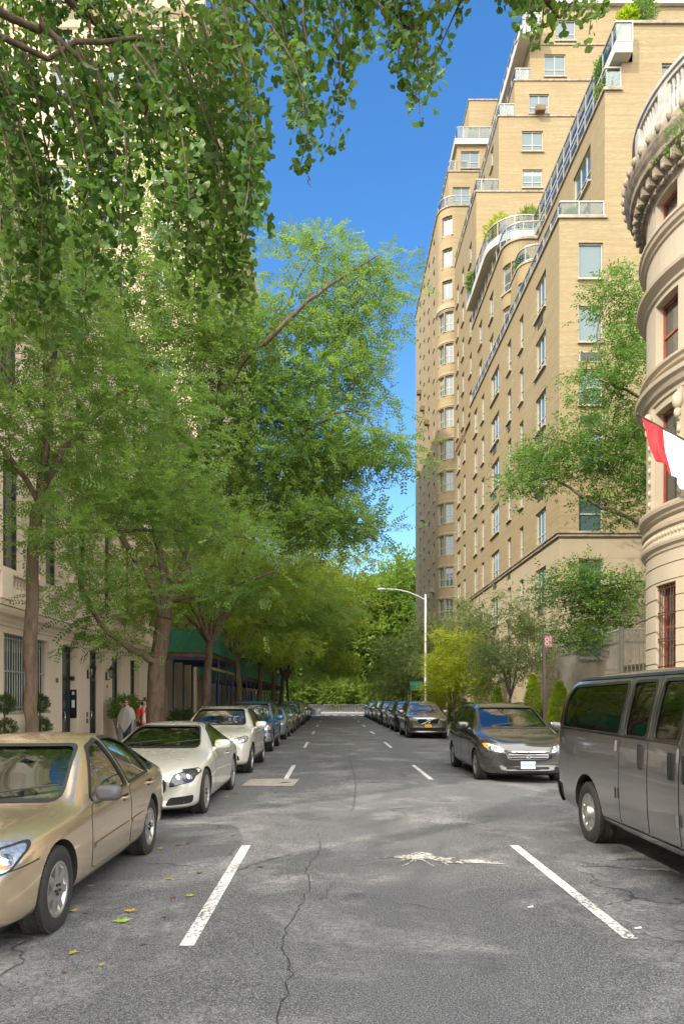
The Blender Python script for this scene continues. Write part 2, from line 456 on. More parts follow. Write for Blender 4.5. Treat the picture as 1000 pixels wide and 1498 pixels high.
class Path:
    def __init__(s, pts):
        s.p = [Vector((p[0], p[1])) for p in pts]
        s.u = [0.0]
        for a, b in zip(s.p, s.p[1:]): s.u.append(s.u[-1] + (b - a).length)
        s.L = s.u[-1]
    def seg(s, u):
        for i in range(len(s.p) - 1):
            if u <= s.u[i + 1] + 1e-6: return i
        return len(s.p) - 2
    def at(s, u):
        i = s.seg(u); a, b = s.p[i], s.p[i + 1]
        t = (u - s.u[i]) / max(1e-9, s.u[i + 1] - s.u[i])
        return a + (b - a) * t
    def dir(s, u):
        i = s.seg(u); return (s.p[i + 1] - s.p[i]).normalized()
    def nrm(s, u):
        d = s.dir(u); return Vector((d.y, -d.x))
    def offset(s, o):
        """the same path pushed outwards by o (mitred)"""
        out = []
        n = len(s.p)
        for i in range(n):
            ns = []
            if i > 0: d = (s.p[i] - s.p[i - 1]).normalized(); ns.append(Vector((d.y, -d.x)))
            if i < n - 1: d = (s.p[i + 1] - s.p[i]).normalized(); ns.append(Vector((d.y, -d.x)))
            if len(ns) == 1: v = ns[0]
            else:
                v = ns[0] + ns[1]; v.normalize()
                v = v / max(.35, v.dot(ns[0]))
            out.append(s.p[i] + v * o)
        return Path(out)
    def us(s, axis, c, lo=None):
        """distance along the path where the coordinate (0 x, 1 y) passes c"""
        for i in range(len(s.p) - 1):
            a, b = s.p[i][axis], s.p[i + 1][axis]
            if abs(a - b) > 1e-6 and min(a, b) - 1e-6 <= c <= max(a, b) + 1e-6 and abs(a - b) > .8 * (s.p[i + 1] - s.p[i]).length:
                return s.u[i] + (c - a) / (b - a) * (s.u[i + 1] - s.u[i])
        raise ValueError((axis, c))

def arc(cx, cy, r, a0, a1, n=8):
    return [(cx + r * math.cos(R(a0 + (a1 - a0) * i / n)), cy + r * math.sin(R(a0 + (a1 - a0) * i / n))) for i in range(n + 1)]

def facade(mb, path, z0, z1, rects=(), depth=.2, mi=0):
    us = set(path.u); zs = {z0, z1}
    for r in rects:
        us.update((r[0], r[1])); zs.update((max(z0, r[2]), min(z1, r[3])))
    us = sorted(us); zs = sorted(zs)
    us = [u for i, u in enumerate(us) if i == 0 or u - us[i - 1] > 1e-4]
    for u0, u1 in zip(us, us[1:]):
        a, b = path.at(u0 + 1e-7), path.at(u1); uc = (u0 + u1) / 2
        col = [r for r in rects if r[0] < uc < r[1]]
        run = None
        for za, zb in zip(zs, zs[1:]):
            zc = (za + zb) / 2
            if any(r[2] < zc < r[3] for r in col):
                if run: mb.quad((*a, run[0]), (*b, run[0]), (*b, run[1]), (*a, run[1]), mi); run = None
            else:
                run = (run[0], zb) if run else (za, zb)
        if run: mb.quad((*a, run[0]), (*b, run[0]), (*b, run[1]), (*a, run[1]), mi)
        for r in col:
            d = r[4] if len(r) > 4 else depth
            n = path.nrm(uc) * d
            za, zb = max(z0, r[2]), min(z1, r[3])
            ai, bi = a - n, b - n
            mb.quad((*a, zb), (*b, zb), (*bi, zb), (*ai, zb), mi)
            mb.quad((*a, za), (*ai, za), (*bi, za), (*b, za), mi)
            if abs(u0 - r[0]) < 1e-4: mb.quad((*a, za), (*a, zb), (*ai, zb), (*ai, za), mi)
            if abs(u1 - r[1]) < 1e-4: mb.quad((*b, za), (*bi, za), (*bi, zb), (*b, zb), mi)
    return mb

def cap(mb, path, z, extra=(), mi=0):
    pts = [(p.x, p.y, z) for p in path.p] + [(e[0], e[1], z) for e in extra]
    mb.add(pts, [tuple(range(len(pts)))], mi)

def band(mb, path, z0, z1, out, mi=0, inn=.1):
    """a moulding that follows the path, standing out by `out`"""
    o = path.offset(out).p; i = path.offset(-inn).p
    for k in range(len(o) - 1):
        a, b, c, d = o[k], o[k + 1], i[k + 1], i[k]
        mb.quad((*a, z0), (*b, z0), (*b, z1), (*a, z1), mi)
        mb.quad((*a, z1), (*b, z1), (*c, z1), (*d, z1), mi)
        mb.quad((*a, z0), (*d, z0), (*c, z0), (*b, z0), mi)
    for k in (0, len(o) - 1):
        a, d = o[k], i[k]
        mb.quad((*a, z0), (*a, z1), (*d, z1), (*d, z0), mi)

def moulding(mb, path, prof, mi=0):
    """prof: list of (out, z) swept along the path"""
    rows = [(path.offset(o).p, z) for o, z in prof]
    for (a, za), (b, zb) in zip(rows, rows[1:]):
        for k in range(len(a) - 1):
            mb.quad((*a[k], za), (*a[k + 1], za), (*b[k + 1], zb), (*b[k], zb), mi)

_win = {}
def window_proto(w, h, vb, hb, fm, pm, ft=.055, sill=True, inner=None):
    key = (round(w, 2), round(h, 2), vb, hb, fm, pm, ft, sill)
    if key in _win: return _win[key], False
    m = MB()
    m.box(-w / 2, -w / 2 + ft, -.05, .05, 0, h); m.box(w / 2 - ft, w / 2, -.05, .05, 0, h)
    m.box(-w / 2 + ft, w / 2 - ft, -.05, .05, 0, ft); m.box(-w / 2 + ft, w / 2 - ft, -.05, .05, h - ft, h)
    for f in vb:
        x = -w / 2 + w * f; m.box(x - ft * .4, x + ft * .4, -.04, .045, ft, h - ft)
    for f in hb:
        z = h * f; m.box(-w / 2 + ft, w / 2 - ft, -.035, .04, z - ft * .45, z + ft * .45)
    fr = m.build('window', M[fm])
    p = MB(); p.box(-w / 2 + ft * .5, w / 2 - ft * .5, .0, .02, ft * .5, h - ft * .5); p.build('pane', M[pm], fr)
    if sill:
        s = MB(); s.box(-w / 2 - .06, w / 2 + .06, -.28, .04, -.09, -.004); s.build('sill', M['sill'], fr)
    _win[key] = fr
    return fr, True

def put_window(parent, path, u0, u1, z0, z1, inset=.16, vb=(.5,), hb=(), fm='frame_w', pm='pane', sill=True, ft=.055):
    w = (path.at(u1) - path.at(u0)).length
    pr, first = window_proto(w, z1 - z0, vb, hb, fm, pm, ft, sill)
    o = pr if first else copy_tree(pr)
    uc = (u0 + u1) / 2
    d = (path.at(u1) - path.at(u0)).normalized(); n = Vector((d.y, -d.x))
    c = (path.at(u0) + path.at(u1)) / 2 - n * inset
    o.parent = parent
    o.location = Vector((c.x, c.y, z0)) - Vector(parent.location)
    o.rotation_euler = (0, 0, math.atan2(d.y, d.x))
    return o

def railing(parent, path, z, h=.95, glass=True, step=1.1, r=.03, name='terrace_railing'):
    m = MB()
    g = MB()
    n = max(2, int(path.L / step))
    for i in range(len(path.p) - 1):
        a, b = path.p[i], path.p[i + 1]
        d = (b - a); L = d.length; d.normalize(); nn = Vector((d.y, -d.x))
        for zz, t in ((h - .03, .035), (.08, .022)):
            A = Matrix(((d.x, nn.x, 0, a.x), (d.y, nn.y, 0, a.y), (0, 0, 1, z + zz), (0, 0, 0, 1)))
            m.box(0, L, -t, t, -t, t, 0, A)
        if glass:
            A = Matrix(((d.x, nn.x, 0, a.x), (d.y, nn.y, 0, a.y), (0, 0, 1, z), (0, 0, 0, 1)))
            g.box(.02, L - .02, -.008, .008, .12, h - .08, 0, A)
    for k in range(n + 1):
        p = path.at(path.L * k / n)
        m.box(p.x - r, p.x + r, p.y - r, p.y + r, z, z + h)
    o = wbuild(m, name, M['rail'], parent)
    if glass:
        q = g.build('glass_panel', M['railglass'], o)
    return o

# ================================================================== the ground
def structure(mb, name, mats):
    return tag(mb.build(name, mats), kind='structure')

XL, XR = -4.15, 5.35          # kerb lines
g = MB(); g.quad((-900, -300, -.16), (900, -300, -.16), (900, 1500, -.16), (-900, 1500, -.16)); structure(g, 'ground', M['soil'])
g = MB(); n = 60
ys = [-40 + i * 126 / n for i in range(n + 1)]
def crown(x): return .055 * (1 - ((x - .6) / 4.75) ** 2) - .055
xs = [XL + (XR - XL) * i / 10 for i in range(11)]
vs = [(x, y, crown(x)) for y in ys for x in xs]
fs = [(j * 11 + i, j * 11 + i + 1, j * 11 + i + 12, j * 11 + i + 11) for j in range(n) for i in range(10)]
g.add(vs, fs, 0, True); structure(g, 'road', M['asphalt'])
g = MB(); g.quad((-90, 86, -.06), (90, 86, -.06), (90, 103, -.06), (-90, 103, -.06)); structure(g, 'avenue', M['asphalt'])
def pavement(name, x0, x1, y0, y1, mat='concrete'):
    g = MB(); g.box(x0, x1, y0, y1, -.15, .09); structure(g, name, M[mat])
pavement('pavement_left', -8.52, XL - .15, -40, 84)
pavement('pavement_right', XR + .15, 10.6, -40, 84)
pavement('park_pavement', -90, 90, 103.2, 109, 'park_paving')
g = MB()
for x0, x1 in ((XL - .15, XL), (XR, XR + .15)):
    y = -40
    while y < 84:
        g.box(x0, x1, y + .006, y + 1.8, -.15, .1); y += 1.8
g.box(-90, 90, 103, 103.2, -.15, .1)
structure(g, 'kerb', M['kerb'])
g = MB(); g.box(10.6, 60, -40, 84, -.15, .06); structure(g, 'yard_ground', M['concrete'])
g = MB(); g.box(-60, -8.52, -40, 84, -.15, .06); structure(g, 'rear_ground', M['concrete'])

def strip(name, x, y0, y1, w, mat, x1=None):
    g = MB(); n = max(2, int((y1 - y0) / .5)); x1 = x if x1 is None else x1
    L = [(x + (x1 - x) * i / n - w / 2, y0 + (y1 - y0) * i / n) for i in range(n + 1)]
    vs = []
    for a, y in L: vs += [(a, y, crown(a) + .005), (a + w, y, crown(a + w) + .005)]
    g.add(vs, [(2 * i, 2 * i + 1, 2 * i + 3, 2 * i + 2) for i in range(n)])
    return structure(g, name, mat)
for k in range(7):
    y0 = 5.05 + 10.65 * k
    strip('lane_marking', -1.03, y0, y0 + 3.5, .105, M['mark'])
    strip('lane_marking', 2.17, y0 + (.15 if k == 0 else 0), y0 + 3.5, .105, M['mark'])
g = MB()
for y, x0, x1, mt in ((7.55, 2.62, 3.02, 0), (7.42, 3.1, 3.5, 0), (16.6, 2.6, 4.6, 0), (15.1, 2.3, 2.9, 0)):
    g.quad((x0, y - .04, crown(x0) + .005), (x1, y - .09, crown(x1) + .005), (x1, y, crown(x1) + .005), (x0, y + .05, crown(x0) + .005))
structure(g, 'faint_marking', M['mark_faint'])
g = MB()
for i in range(9):
    x = -3.9 + i * 1.0
    g.quad((x, 81.5, .006), (x + .5, 81.5, .006), (x + .5, 85, .006), (x, 85, .006))
structure(g, 'crosswalk', M['mark'])
# concrete repair round an iron cover
g = MB()
g.prism([(-1.85, 14.55), (-.80, 14.5), (-.72, 15.75), (-1.25, 15.85), (-1.80, 15.7)], crown(-1.3) + .003, crown(-1.3) + .012); structure(g, 'repair_patch', M['patch'])
t_ = thing('manhole_cover', 'small dark iron cover set in the pale repair patch of the road', 'manhole cover', (-1.0, 14.95, crown(-1.0) + .008))
g = MB(); g.lathe([(.0, .012), (.09, .012), (.10, .01), (.105, 0)], 20); g.build('lid', M['iron'], t_)
g = MB(); g.lathe([(.105, .0), (.11, .014), (.15, .014), (.155, 0)], 20); g.build('rim', M['kerb'], t_)
# the pale splash of paint in the lane
rr = random.Random(5)
g = MB()
def blob(cx, cy, rx, ry, n=40, sp=.35):
    ph = [rr.random() * 6 for _ in range(5)]
    pts = []
    for k in range(n):
        a = 2 * PI * k / n
        q = 1 + sp * sum(math.sin(a * (j * 2 + 3) + ph[j]) / (j + 1.5) for j in range(5))
        x, y = cx + rx * q * math.cos(a), cy + ry * q * math.sin(a)
        pts.append((x, y, crown(x) + .006))
    g.add([(cx, cy, crown(cx) + .006)] + pts, [(0, 1 + k, 1 + (k + 1) % n) for k in range(n)])
blob(.98, 7.95, .20, .16); blob(.86, 7.85, .15, .10); blob(1.2, 7.75, .10, .10); blob(1.5, 7.65, .3, .08, sp=.5)
for a in range(12):
    an = rr.uniform(3.3, 6.2); L = rr.uniform(.2, .55); x, y = .98, 7.92
    for k in range(6):
        an += rr.uniform(-.25, .25)
        x2, y2 = x + math.cos(an) * L / 6, y + math.sin(an) * L / 6
        nx, ny = -math.sin(an) * .010, math.cos(an) * .010
        g.quad((x - nx, y - ny, crown(x) + .0065), (x2 - nx, y2 - ny, crown(x2) + .0065), (x2 + nx, y2 + ny, crown(x2) + .0065), (x + nx, y + ny, crown(x) + .0065))
        x, y = x2, y2
structure(g, 'paint_splash', M['splat'])

# open cracks and a tar seam
def crack(pts, w, name='road_crack'):
    g = MB(); P = []
    for a, b in zip(pts, pts[1:]):
        a = Vector(a); b = Vector(b); k = max(2, int((b - a).length / .09))
        P += [a.lerp(b, i / k) + Vector((rr.uniform(-.028, .028), rr.uniform(-.02, .02))) for i in range(k)]
    for a, b in zip(P, P[1:]):
        d = (b - a).normalized(); n = Vector((-d.y, d.x)); w0 = w * rr.uniform(.35, 1.1); w1 = w * rr.uniform(.35, 1.1)
        g.quad(*[(q.x, q.y, crown(q.x) + .0035) for q in (a - n * w0, b - n * w1, b + n * w1, a + n * w0)])
    structure(g, name, M['tar'])
M['tar'] = simple('tar', (.028, .028, .029), .6, 0, .3, 30, .3)
crack([(-.24, 3.2), (-.30, 3.9), (-.26, 4.5), (-.36, 5.1), (-.30, 5.8), (-.22, 6.6), (-.26, 7.4), (-.12, 8.3), (-.22, 9.4)], .005)
crack([(-.30, 5.8), (-.05, 6.3), (.02, 7.0)], .003)
crack([(.30, 11.2), (.42, 13.0), (.52, 16.0), (.50, 20.0), (.62, 26)], .008)
crack([(-.95, 7.3), (-.72, 7.75), (-.40, 8.15)], .008)
crack([(-3.6, 10.9), (-2.0, 10.82), (-.4, 10.85)], .010, 'tar_seam')
crack([(-.30, 4.4), (-.62, 4.3), (-.9, 4.35)], .003)
# ================================================================== right: tan apartment building with terraces
A = thing('apartment_building', 'tan brick apartment building stepping back in planted terraces behind the grey fence', 'building', (10.4, 43, 0))
PA = Path([(11.0, 63.5), (11.0, 54), (10.4, 54), (10.4, 32.8), (26, 32.8)])
rA = []                 # (u0,u1,z0,z1, kind)
cols = [(35.75, 1.8, 1.75, (.33, .66), (.33,)), (39.4, .85, 1.8, (), (.4,)), (42.1, .95, 1.8, (), (.4,)), (45.8, 2.3, 1.75, (.33, .66), (.35,)),
        (49.5, .95, 1.8, (), (.4,)), (52.0, 1.3, 1.8, (.5,), (.4,))]
zb = [21.1 - 2.9 * k for k in range(7)]
for y, w, h, vb, hb in cols:
    for k, z in enumerate(zb):
        u = PA.us(1, y)
        rA.append((u - w / 2, u + w / 2, z - .05, z + h, vb, hb))
for y, w in ((62.3, 1.6), (59.6, .9)):
    for k in range(12):
        z = 36.2 - 2.9 * k
        u = PA.us(1, y); rA.append((u - w / 2, u + w / 2, z, z + 1.75, (.5,), (.4,)))
for x, w in ((11.85, 1.12),):
    for k, z in enumerate(zb):
        u = PA.us(0, x)
        rA.append((u - w / 2, u + w / 2, z, z + 1.66, (), (.5,) if k in (2, 3, 4) else ()))
low = [r for r in rA]
def side(rs, a, b): return [(r[0], r[1], r[2], r[3]) for r in rs if a < (r[2] + r[3]) / 2 < b]
ZS = 9.42
mb = MB(); facade(mb, PA, -.1, ZS, [(r[0], r[1], max(r[2], -.1), min(r[3], ZS)) for r in rA if r[2] < ZS], .22)
wbuild(mb, 'stone_base', M['base_stone'], A, fix=False)
mb = MB(); facade(mb, PA, ZS, 23.9, [(r[0], r[1], max(r[2], ZS), min(r[3], 23.9)) for r in rA if r[3] > ZS and r[2] < 23.9], .22)
cap(mb, PA, 23.9, [(26, 63.5)])
wbuild(mb, 'brick_wall', M['brick'], A, fix=False)
PA0 = Path([(10.4, 54), (10.4, 32.8), (26, 32.8)])
mb = MB(); band(mb, PA0, ZS - .16, ZS - .02, .10); band(mb, PA0, ZS - .02, ZS + .06, .16); wbuild(mb, 'string_course', M['weathered'], A)
mb = MB(); band(mb, PA0, -.1, .55, .05); wbuild(mb, 'plinth', M['weathered'], A)
for r in rA:
    if r[3] < ZS - .2 or r[2] > ZS + .1 or True:
        put_window(A, PA, r[0], r[1], r[2], r[3], .15, r[4], r[5])
# upper storeys
def block(parent, path, z0, z1, rects=(), mat='brick', back=None, name='brick_wall', parapet=.0, inset=.15, fm='frame_w', pm='pane'):
    mb = MB(); facade(mb, path, z0, z1, [(r[0], r[1], r[2], r[3]) for r in rects], .22)
    ex = back or [(path.p[-1].x, path.p[0].y)]
    cap(mb, path, z1 - .002, ex)
    o = wbuild(mb, name, M[mat], parent, fix=False)
    for r in rects:
        put_window(parent, path, r[0], r[1], r[2], r[3], inset, r[4] if len(r) > 4 else (.5,), r[5] if len(r) > 5 else (.4,), fm, pm)
    return o
def coping(parent, path, z, out=.09, t=.13, mat='weathered'):
    mb = MB(); band(mb, path, z - t * .3, z + t * .7, out, inn=.25); return wbuild(mb, 'coping', M[mat], parent)
def slab(parent, path, z0, z1, out, name='terrace_slab', mat='white', inn=.8):
    mb = MB(); band(mb, path, z0, z1, out, inn=inn); return wbuild(mb, name, M[mat], parent)

P2 = Path([(10.55, 54)] + arc(11.75, 44.6, 1.2, 180, 270) + [(12.5, 43.4), (12.5, 32.84), (26, 32.84)])
r2 = []
for y, w in ((35.9, 2.5), (39.8, 1.6)):
    u = P2.us(1, y)
    for z in (27.0, 24.3): r2.append((u - w / 2, u + w / 2, z, z + 1.8, (.33, .66), (.4,)))
ua = P2.u[1]
for z in (26.9, 24.3): r2.append((ua + .15, ua + .95, z, z + 1.7, (), (.35,))); r2.append((ua + 1.0, ua + 1.75, z, z + 1.7, (), (.35,)))
for y in (47.5, 51):
    u = P2.us(1, y)
    for z in (27.0, 24.2): r2.append((u - .6, u + .6, z, z + 1.75, (.5,), (.4,)))
block(A, P2, 23.9, 29.8, r2)
P2b = Path([(10.9, 44.5)] + arc(11.9, 42.3, 1.0, 180, 270) + [(12.6, 41.3)])
ua = P2b.u[1]
block(A, P2b, 23.9, 27.2, [(ua + .2, ua + .75, 24.4, 26.2, (), (.35,)), (ua + .8, ua + 1.35, 24.4, 26.2, (), (.35,))], back=[(12.6, 44.5)])
coping(A, Path([(10.4, 54), (10.4, 32.8), (12.6, 32.8)]), 23.9)
railing(A, Path([(10.45, 53.5), (10.45, 32.85), (12.45, 32.85)]), 23.98, .72)
coping(A, P2b, 27.2, .06); railing(A, P2b.offset(-.06), 27.28, .9)
coping(A, Path([(10.55, 54)] + arc(11.75, 44.6, 1.2, 180, 270) + [(12.5, 43.4), (12.5, 32.84), (13.3, 32.84)]), 29.8)
railing(A, Path([(10.6, 54)] + arc(11.75, 44.6, 1.15, 180, 270) + [(12.55, 43.4), (12.55, 32.9), (13.25, 32.9)]), 29.9, 1.0)
P3 = Path([(10.6, 54)] + arc(12.2, 47.4, 1.6, 180, 270) + [(13.3, 45.8), (13.3, 32.9), (26, 32.9)])
u = P3.us(0, 15.75); u4 = P3.us(1, 41)
block(A, P3, 29.8, 32.9, [(u - .6, u + .6, 30.0, 31.1, (), (.5,)), (u4 - .8, u4 + .8, 30.0, 31.0, (.5,), ())])
coping(A, Path([(13.3, 45.5), (13.3, 32.9), (26, 32.9)]), 32.9, .1)
PS = Path([(10.6, 54)] + arc(12.2, 47.4, 1.6, 180, 270) + [(13.3, 45.8), (13.3, 32.9), (13.6, 32.9)])
slab(A, PS, 31.15, 31.6, .5)
railing(A, PS.offset(.45), 31.6, 1.0)
# tower
def tower(x, z0, z1, wins, rail=True, y=54.0):
    p = Path([(x, 63.5), (x, y), (28, y)])
    rs = []
    for px, za, zb_, w in wins:
        u = p.us(0, px); rs.append((u - w / 2, u + w / 2, za, zb_, (.5,), (.35,)))
    for yy in (56.3, 59.5, 62):
        z = z0 + .5
        while z + 1.8 < z1:
            u = p.us(1, yy); rs.append((u - .5, u + .5, z, z + 1.7, (.5,), (.4,))); z += 2.9
    block(A, p, z0, z1, rs)
    coping(A, p, z1, .07)
    if rail: railing(A, Path([(x + .06, 63.5), (x + .06, y + .06), (x + 1.8, y + .06)]), z1 + .05, .95, step=1.3)
tower(10.85, 23.91, 40.2, [])
tower(12.55, 40.2, 45.9, [(15.1, 40.5, 41.9, 1.5), (15.1, 43.25, 44.8, 1.6)])
tower(13.75, 45.9, 48.6, [(15.6, 46.1, 47.6, 1.5)])
tower(14.9, 48.6, 51.3, [(16.8, 48.9, 50.6, 1.6)], False)
slab(A, Path([(14.9, 63.5), (14.9, 54), (15.6, 54)]), 51.3, 51.95, .95, inn=.4)
railing(A, Path([(14.1, 63.5), (14.1, 53.2), (15.5, 53.2)]), 51.95, 1.0)
tower(15.3, 51.3, 54.2, [(17.6, 51.6, 53.2, 1.5)], False)
slab(A, Path([(15.3, 63.5), (15.3, 54), (28, 54)]), 54.2, 54.75, .3, inn=1)
railing(A, Path([(15.2, 63.5), (15.2, 53.9), (28, 53.9)]), 54.75, 1.1)
tower(17.2, 54.2, 60, [(20, 55, 57, 2.2), (24, 55, 57, 2.2)], False)
# grilles of the air conditioners under the windows
for (y, w, dz) in [(35.75, .9, .62), (42.1, .6, .6), (45.8, .9, .62)] :
    for k in range(6):
        if (k * 7 + int(y)) % 3 == 0: continue
        z = zb[k] - dz
        m = MB(); m.box(-.015, .05, -w / 2, w / 2, 0, .42); m.build('air_grille', M['grille'], A, loc=(-.01, y - 43, z))
for k in (2, 3):
    m = MB()
    m.box(-.55, .55, -.04, .02, 0, .05); m.box(-.55, .55, -.04, .02, .45, .5); m.box(-.55, -.5, -.04, .02, .05, .45); m.box(.5, .55, -.04, .02, .05, .45)
    o = m.build('air_grille', M['sill'], A, loc=(11.85 - 10.4, 32.8 - 43, zb[k - 1] - .95))
    m = MB(); m.box(-.5, .5, -.02, .02, .05, .45)
    for i in range(9): m.box(-.5 + i * .115, -.47 + i * .115, -.035, -.02, .05, .45)
    m.build('slat', M['grille'], o)
# window air conditioner on the tower
m = MB(); m.box(-.35, .35, -.5, .0, 0, .42); m.box(-.3, .3, -.52, -.5, .05, .37); m.build('air_conditioner', M['shed_deck'], A, loc=(15.6 - 10.4, 54 - 43, 45.98))

# ================================================================== far apartment building with the rounded bay
B = thing('apartment_building', 'far tan apartment building with a rounded bay of windows, its street end in shade', 'building', (9.7, 72, 0))
bay = arc(11.05, 66, 1.35, 180, 270, 6)
PB = Path([(9.7, 83.5)] + bay + [(26, 64.65)])
ZB = 46.5
rB = []
nf = 15
for y, w in ((79, 1.1), (75.6, 1.0), (72, 1.1), (68.4, 1.0)):
    for k in range(nf):
        z = 44.0 - 2.9 * k
        u = PB.us(1, y); rB.append((u - w / 2, u + w / 2, z, z + 1.75, (.5,), (.4,)))
ua = PB.u[1]
for k in range(nf):
    z = 44.0 - 2.9 * k
    if z > 37:
        rB.append((ua + .9, ua + 1.9, z, z + 1.7, (.5,), ()))
    else:
        rB.append((ua + .25, ua + 1.1, z, z + 1.75, (.5,), (.4,))); rB.append((ua + 1.2, ua + 2.0, z, z + 1.75, (.5,), (.4,)))
mb = MB(); facade(mb, PB, -.1, ZB, [(r[0], r[1], r[2], r[3]) for r in rB], .25)
cap(mb, PB, ZB, [(26, 83.5)])
wbuild(mb, 'brick_wall', M['brick_far'], B, fix=False)
for r in rB: put_window(B, PB, r[0], r[1], r[2], r[3], .2, r[4], r[5], ft=.075)
mb = MB()
pb = Path([(9.7, 66.6)] + bay + [(11.6, 64.65)])
for k in range(3, nf + 1):
    mb = MB(); band(mb, pb, 44.0 - 2.9 * k + 1.86, 44.0 - 2.9 * k + 2.0, .04); wbuild(mb, 'bay_band', M['base_stone'], B)
mb = MB(); band(mb, pb, 37.3, 37.75, .12); wbuild(mb, 'bay_band', M['base_stone'], B)
mb = MB(); band(mb, PB, 5.4, 5.7, .1); wbuild(mb, 'string_course', M['weathered'], B)
coping(B, PB, ZB, .1); railing(B, PB.offset(-.08), ZB + .08, .95, step=1.4)
def bblock(x, z0, z1, wins, y=66.0):
    p = Path([(x, 83.5), (x, y), (26, y)]); rs = []
    for px, za, zb_, w in wins:
        u = p.us(0, px); rs.append((u - w / 2, u + w / 2, za, zb_, (.5,), (.4,)))
    for yy in (69, 73, 77):
        u = p.us(1, yy); rs.append((u - .6, u + .6, z0 + .5, z0 + 2.1, (.5,), (.4,)))
    block(B, p, z0, z1, rs, 'brick_far'); coping(B, p, z1, .07)
bblock(10.7, 46.5, 50.6, [(11.9, 47.2, 49.2, 1.6)])
railing(B, Path([(10.78, 83), (10.78, 66.08), (12.5, 66.08)]), 50.7, .95)
bblock(11.5, 50.6, 53.2, [(12.7, 50.9, 52.5, 1.7)])
slab(B, Path([(11.5, 83.5), (11.5, 66), (15, 66)]), 53.0, 53.5, .25, inn=.3)
railing(B, Path([(11.5, 83), (11.5, 65.95), (15, 65.95)]), 53.5, 1.2, step=1.4)
bblock(12.6, 53.2, 57.2, [])
for y, z in ((78.4, 35.3), (75.6, 32.4), (72.0, 29.5), (79, 26.6), (75.6, 20.8), (68.4, 12.1)):
    m = MB(); m.box(-.42, .0, -.32, .32, 0, .42); m.box(-.44, -.42, -.27, .27, .05, .37); m.build('air_conditioner', M['shed_deck'] if z > 25 else M['fence'], B, loc=(0, y - 72, z))

# green entrance awning
t_ = thing('entrance_awning', 'small green entrance awning on poles behind the lamp post', 'awning', (8.4, 58, .09))
m = MB(); pr = [(-1.0, 2.5), (-1.0, 2.85), (-.6, 3.15), (0, 3.28), (.6, 3.15), (1.0, 2.85), (1.0, 2.5)]
vs = [(x, y, z) for x in (-2.2, 1.3) for (y, z) in pr]
m.add(vs, [(i, i + 1, i + 8, i + 7) for i in range(6)] + [tuple(range(7)), tuple(range(13, 6, -1))]); m.build('canopy', M['green_hoarding'], t_, fix=True)
for y in (-.95, .95):
    m = MB(); m.tube([(-2.15, y, 0), (-2.15, y, 2.55)], .03); m.build('pole', M['steel'], t_)
# ================================================================== right: cream townhouse with the bow front
T = thing('townhouse', 'cream limestone townhouse with a rounded bow front, red sashes and carved cornice', 'building', (12.3, 18.5, 0))
BC, BR = (12.3, 18.5), 3.83
PT = Path([(12.4, 22.33)] + arc(BC[0], BC[1], BR, 98, 262, 44) + [(12.4, 14.67)])
PT = Path(arc(BC[0], BC[1], BR, 96, 264, 46))
def ta(deg): return BR * R(deg - 96)
wins = []
for a in (150, 184, 216, 247):
    for (za, zb_, hw) in ((2.55, 4.72, 7.0), (6.75, 9.25, 8.0), (10.35, 12.05, 8.0), (13.85, 14.72, 7.6)):
        wins.append((ta(a - hw), ta(a + hw), za, zb_))
mb = MB(); facade(mb, PT, -.1, 15.0, wins, .30)
cap(mb, PT, 14.99)
wbuild(mb, 'wall', M['townhouse'], T, fix=False)
mb = MB()
c = 0
z = .6
PTo = PT.offset(.018)
while z < 5.3:
    rs = [(r[0] * PTo.L / PT.L, r[1] * PTo.L / PT.L, r[2], r[3]) for r in wins if r[3] > z and r[2] < z + .41]
    facade(mb, PTo, z, z + .385, rs, .02); z += .42
wbuild(mb, 'rusticated_course', M['townhouse'], T, fix=False)
mb = MB()
moulding(mb, PT, [(.0, 5.5), (.05, 5.55), (.06, 5.62), (.13, 5.68), (.15, 5.74), (.15, 5.80), (.06, 5.86), (.05, 6.10), (.11, 6.14), (.13, 6.22), (.0, 6.26)])
moulding(mb, PT, [(.0, 6.40), (.08, 6.44), (.10, 6.50), (.18, 6.56), (.20, 6.64), (.20, 6.69), (.0, 6.72)])
moulding(mb, PT, [(.0, 9.42), (.05, 9.45), (.06, 9.55), (.14, 9.60), (.20, 9.72), (.28, 9.78), (.30, 9.88), (.0, 9.92)])
moulding(mb, PT, [(.0, 10.10), (.08, 10.13), (.10, 10.20), (.17, 10.25), (.18, 10.31), (.0, 10.34)])
moulding(mb, PT, [(.0, 12.16), (.06, 12.2), (.07, 12.28), (.16, 12.36), (.24, 12.42), (.26, 12.50), (.12, 12.56), (.0, 12.58)])
moulding(mb, PT, [(.0, 13.48), (.05, 13.5), (.07, 13.58), (.14, 13.62), (.16, 13.70), (.20, 13.74), (.20, 13.80), (.0, 13.83)])
wbuild(mb, 'string_course', M['townhouse'], T, fix=False)
def polar(deg, r): return (BC[0] + r * math.cos(R(deg)), BC[1] + r * math.sin(R(deg)))
def ablock(mb, deg, r0, r1, z0, z1, w, mi=0):
    a = R(deg); Mx = Matrix.Translation((BC[0], BC[1], 0)) @ Matrix.Rotation(a, 4, 'Z')
    mb.box(r0, r1, -w / 2, w / 2, z0, z1, mi, Mx)
mb = MB()
for a in range(100, 262, 2):
    x, y = polar(a, BR + .055); mb.ball((x, y, 5.98), .05, 8, 6, sc=(1, 1, 1.3))
wbuild(mb, 'bead_ornament', M['townhouse'], T)
mb = MB()
moulding(mb, PT, [(.0, 14.80), (.05, 14.84), (.08, 14.95), (.09, 15.22), (.30, 15.28), (.42, 15.31), (.44, 15.42), (.50, 15.50), (.56, 15.62), (.58, 15.74), (.58, 15.80), (.0, 15.86)])
for i in range(0, 90): ablock(mb, 104 + i * 1.75, BR + .07, BR + .15, 14.86, 14.94, .07)
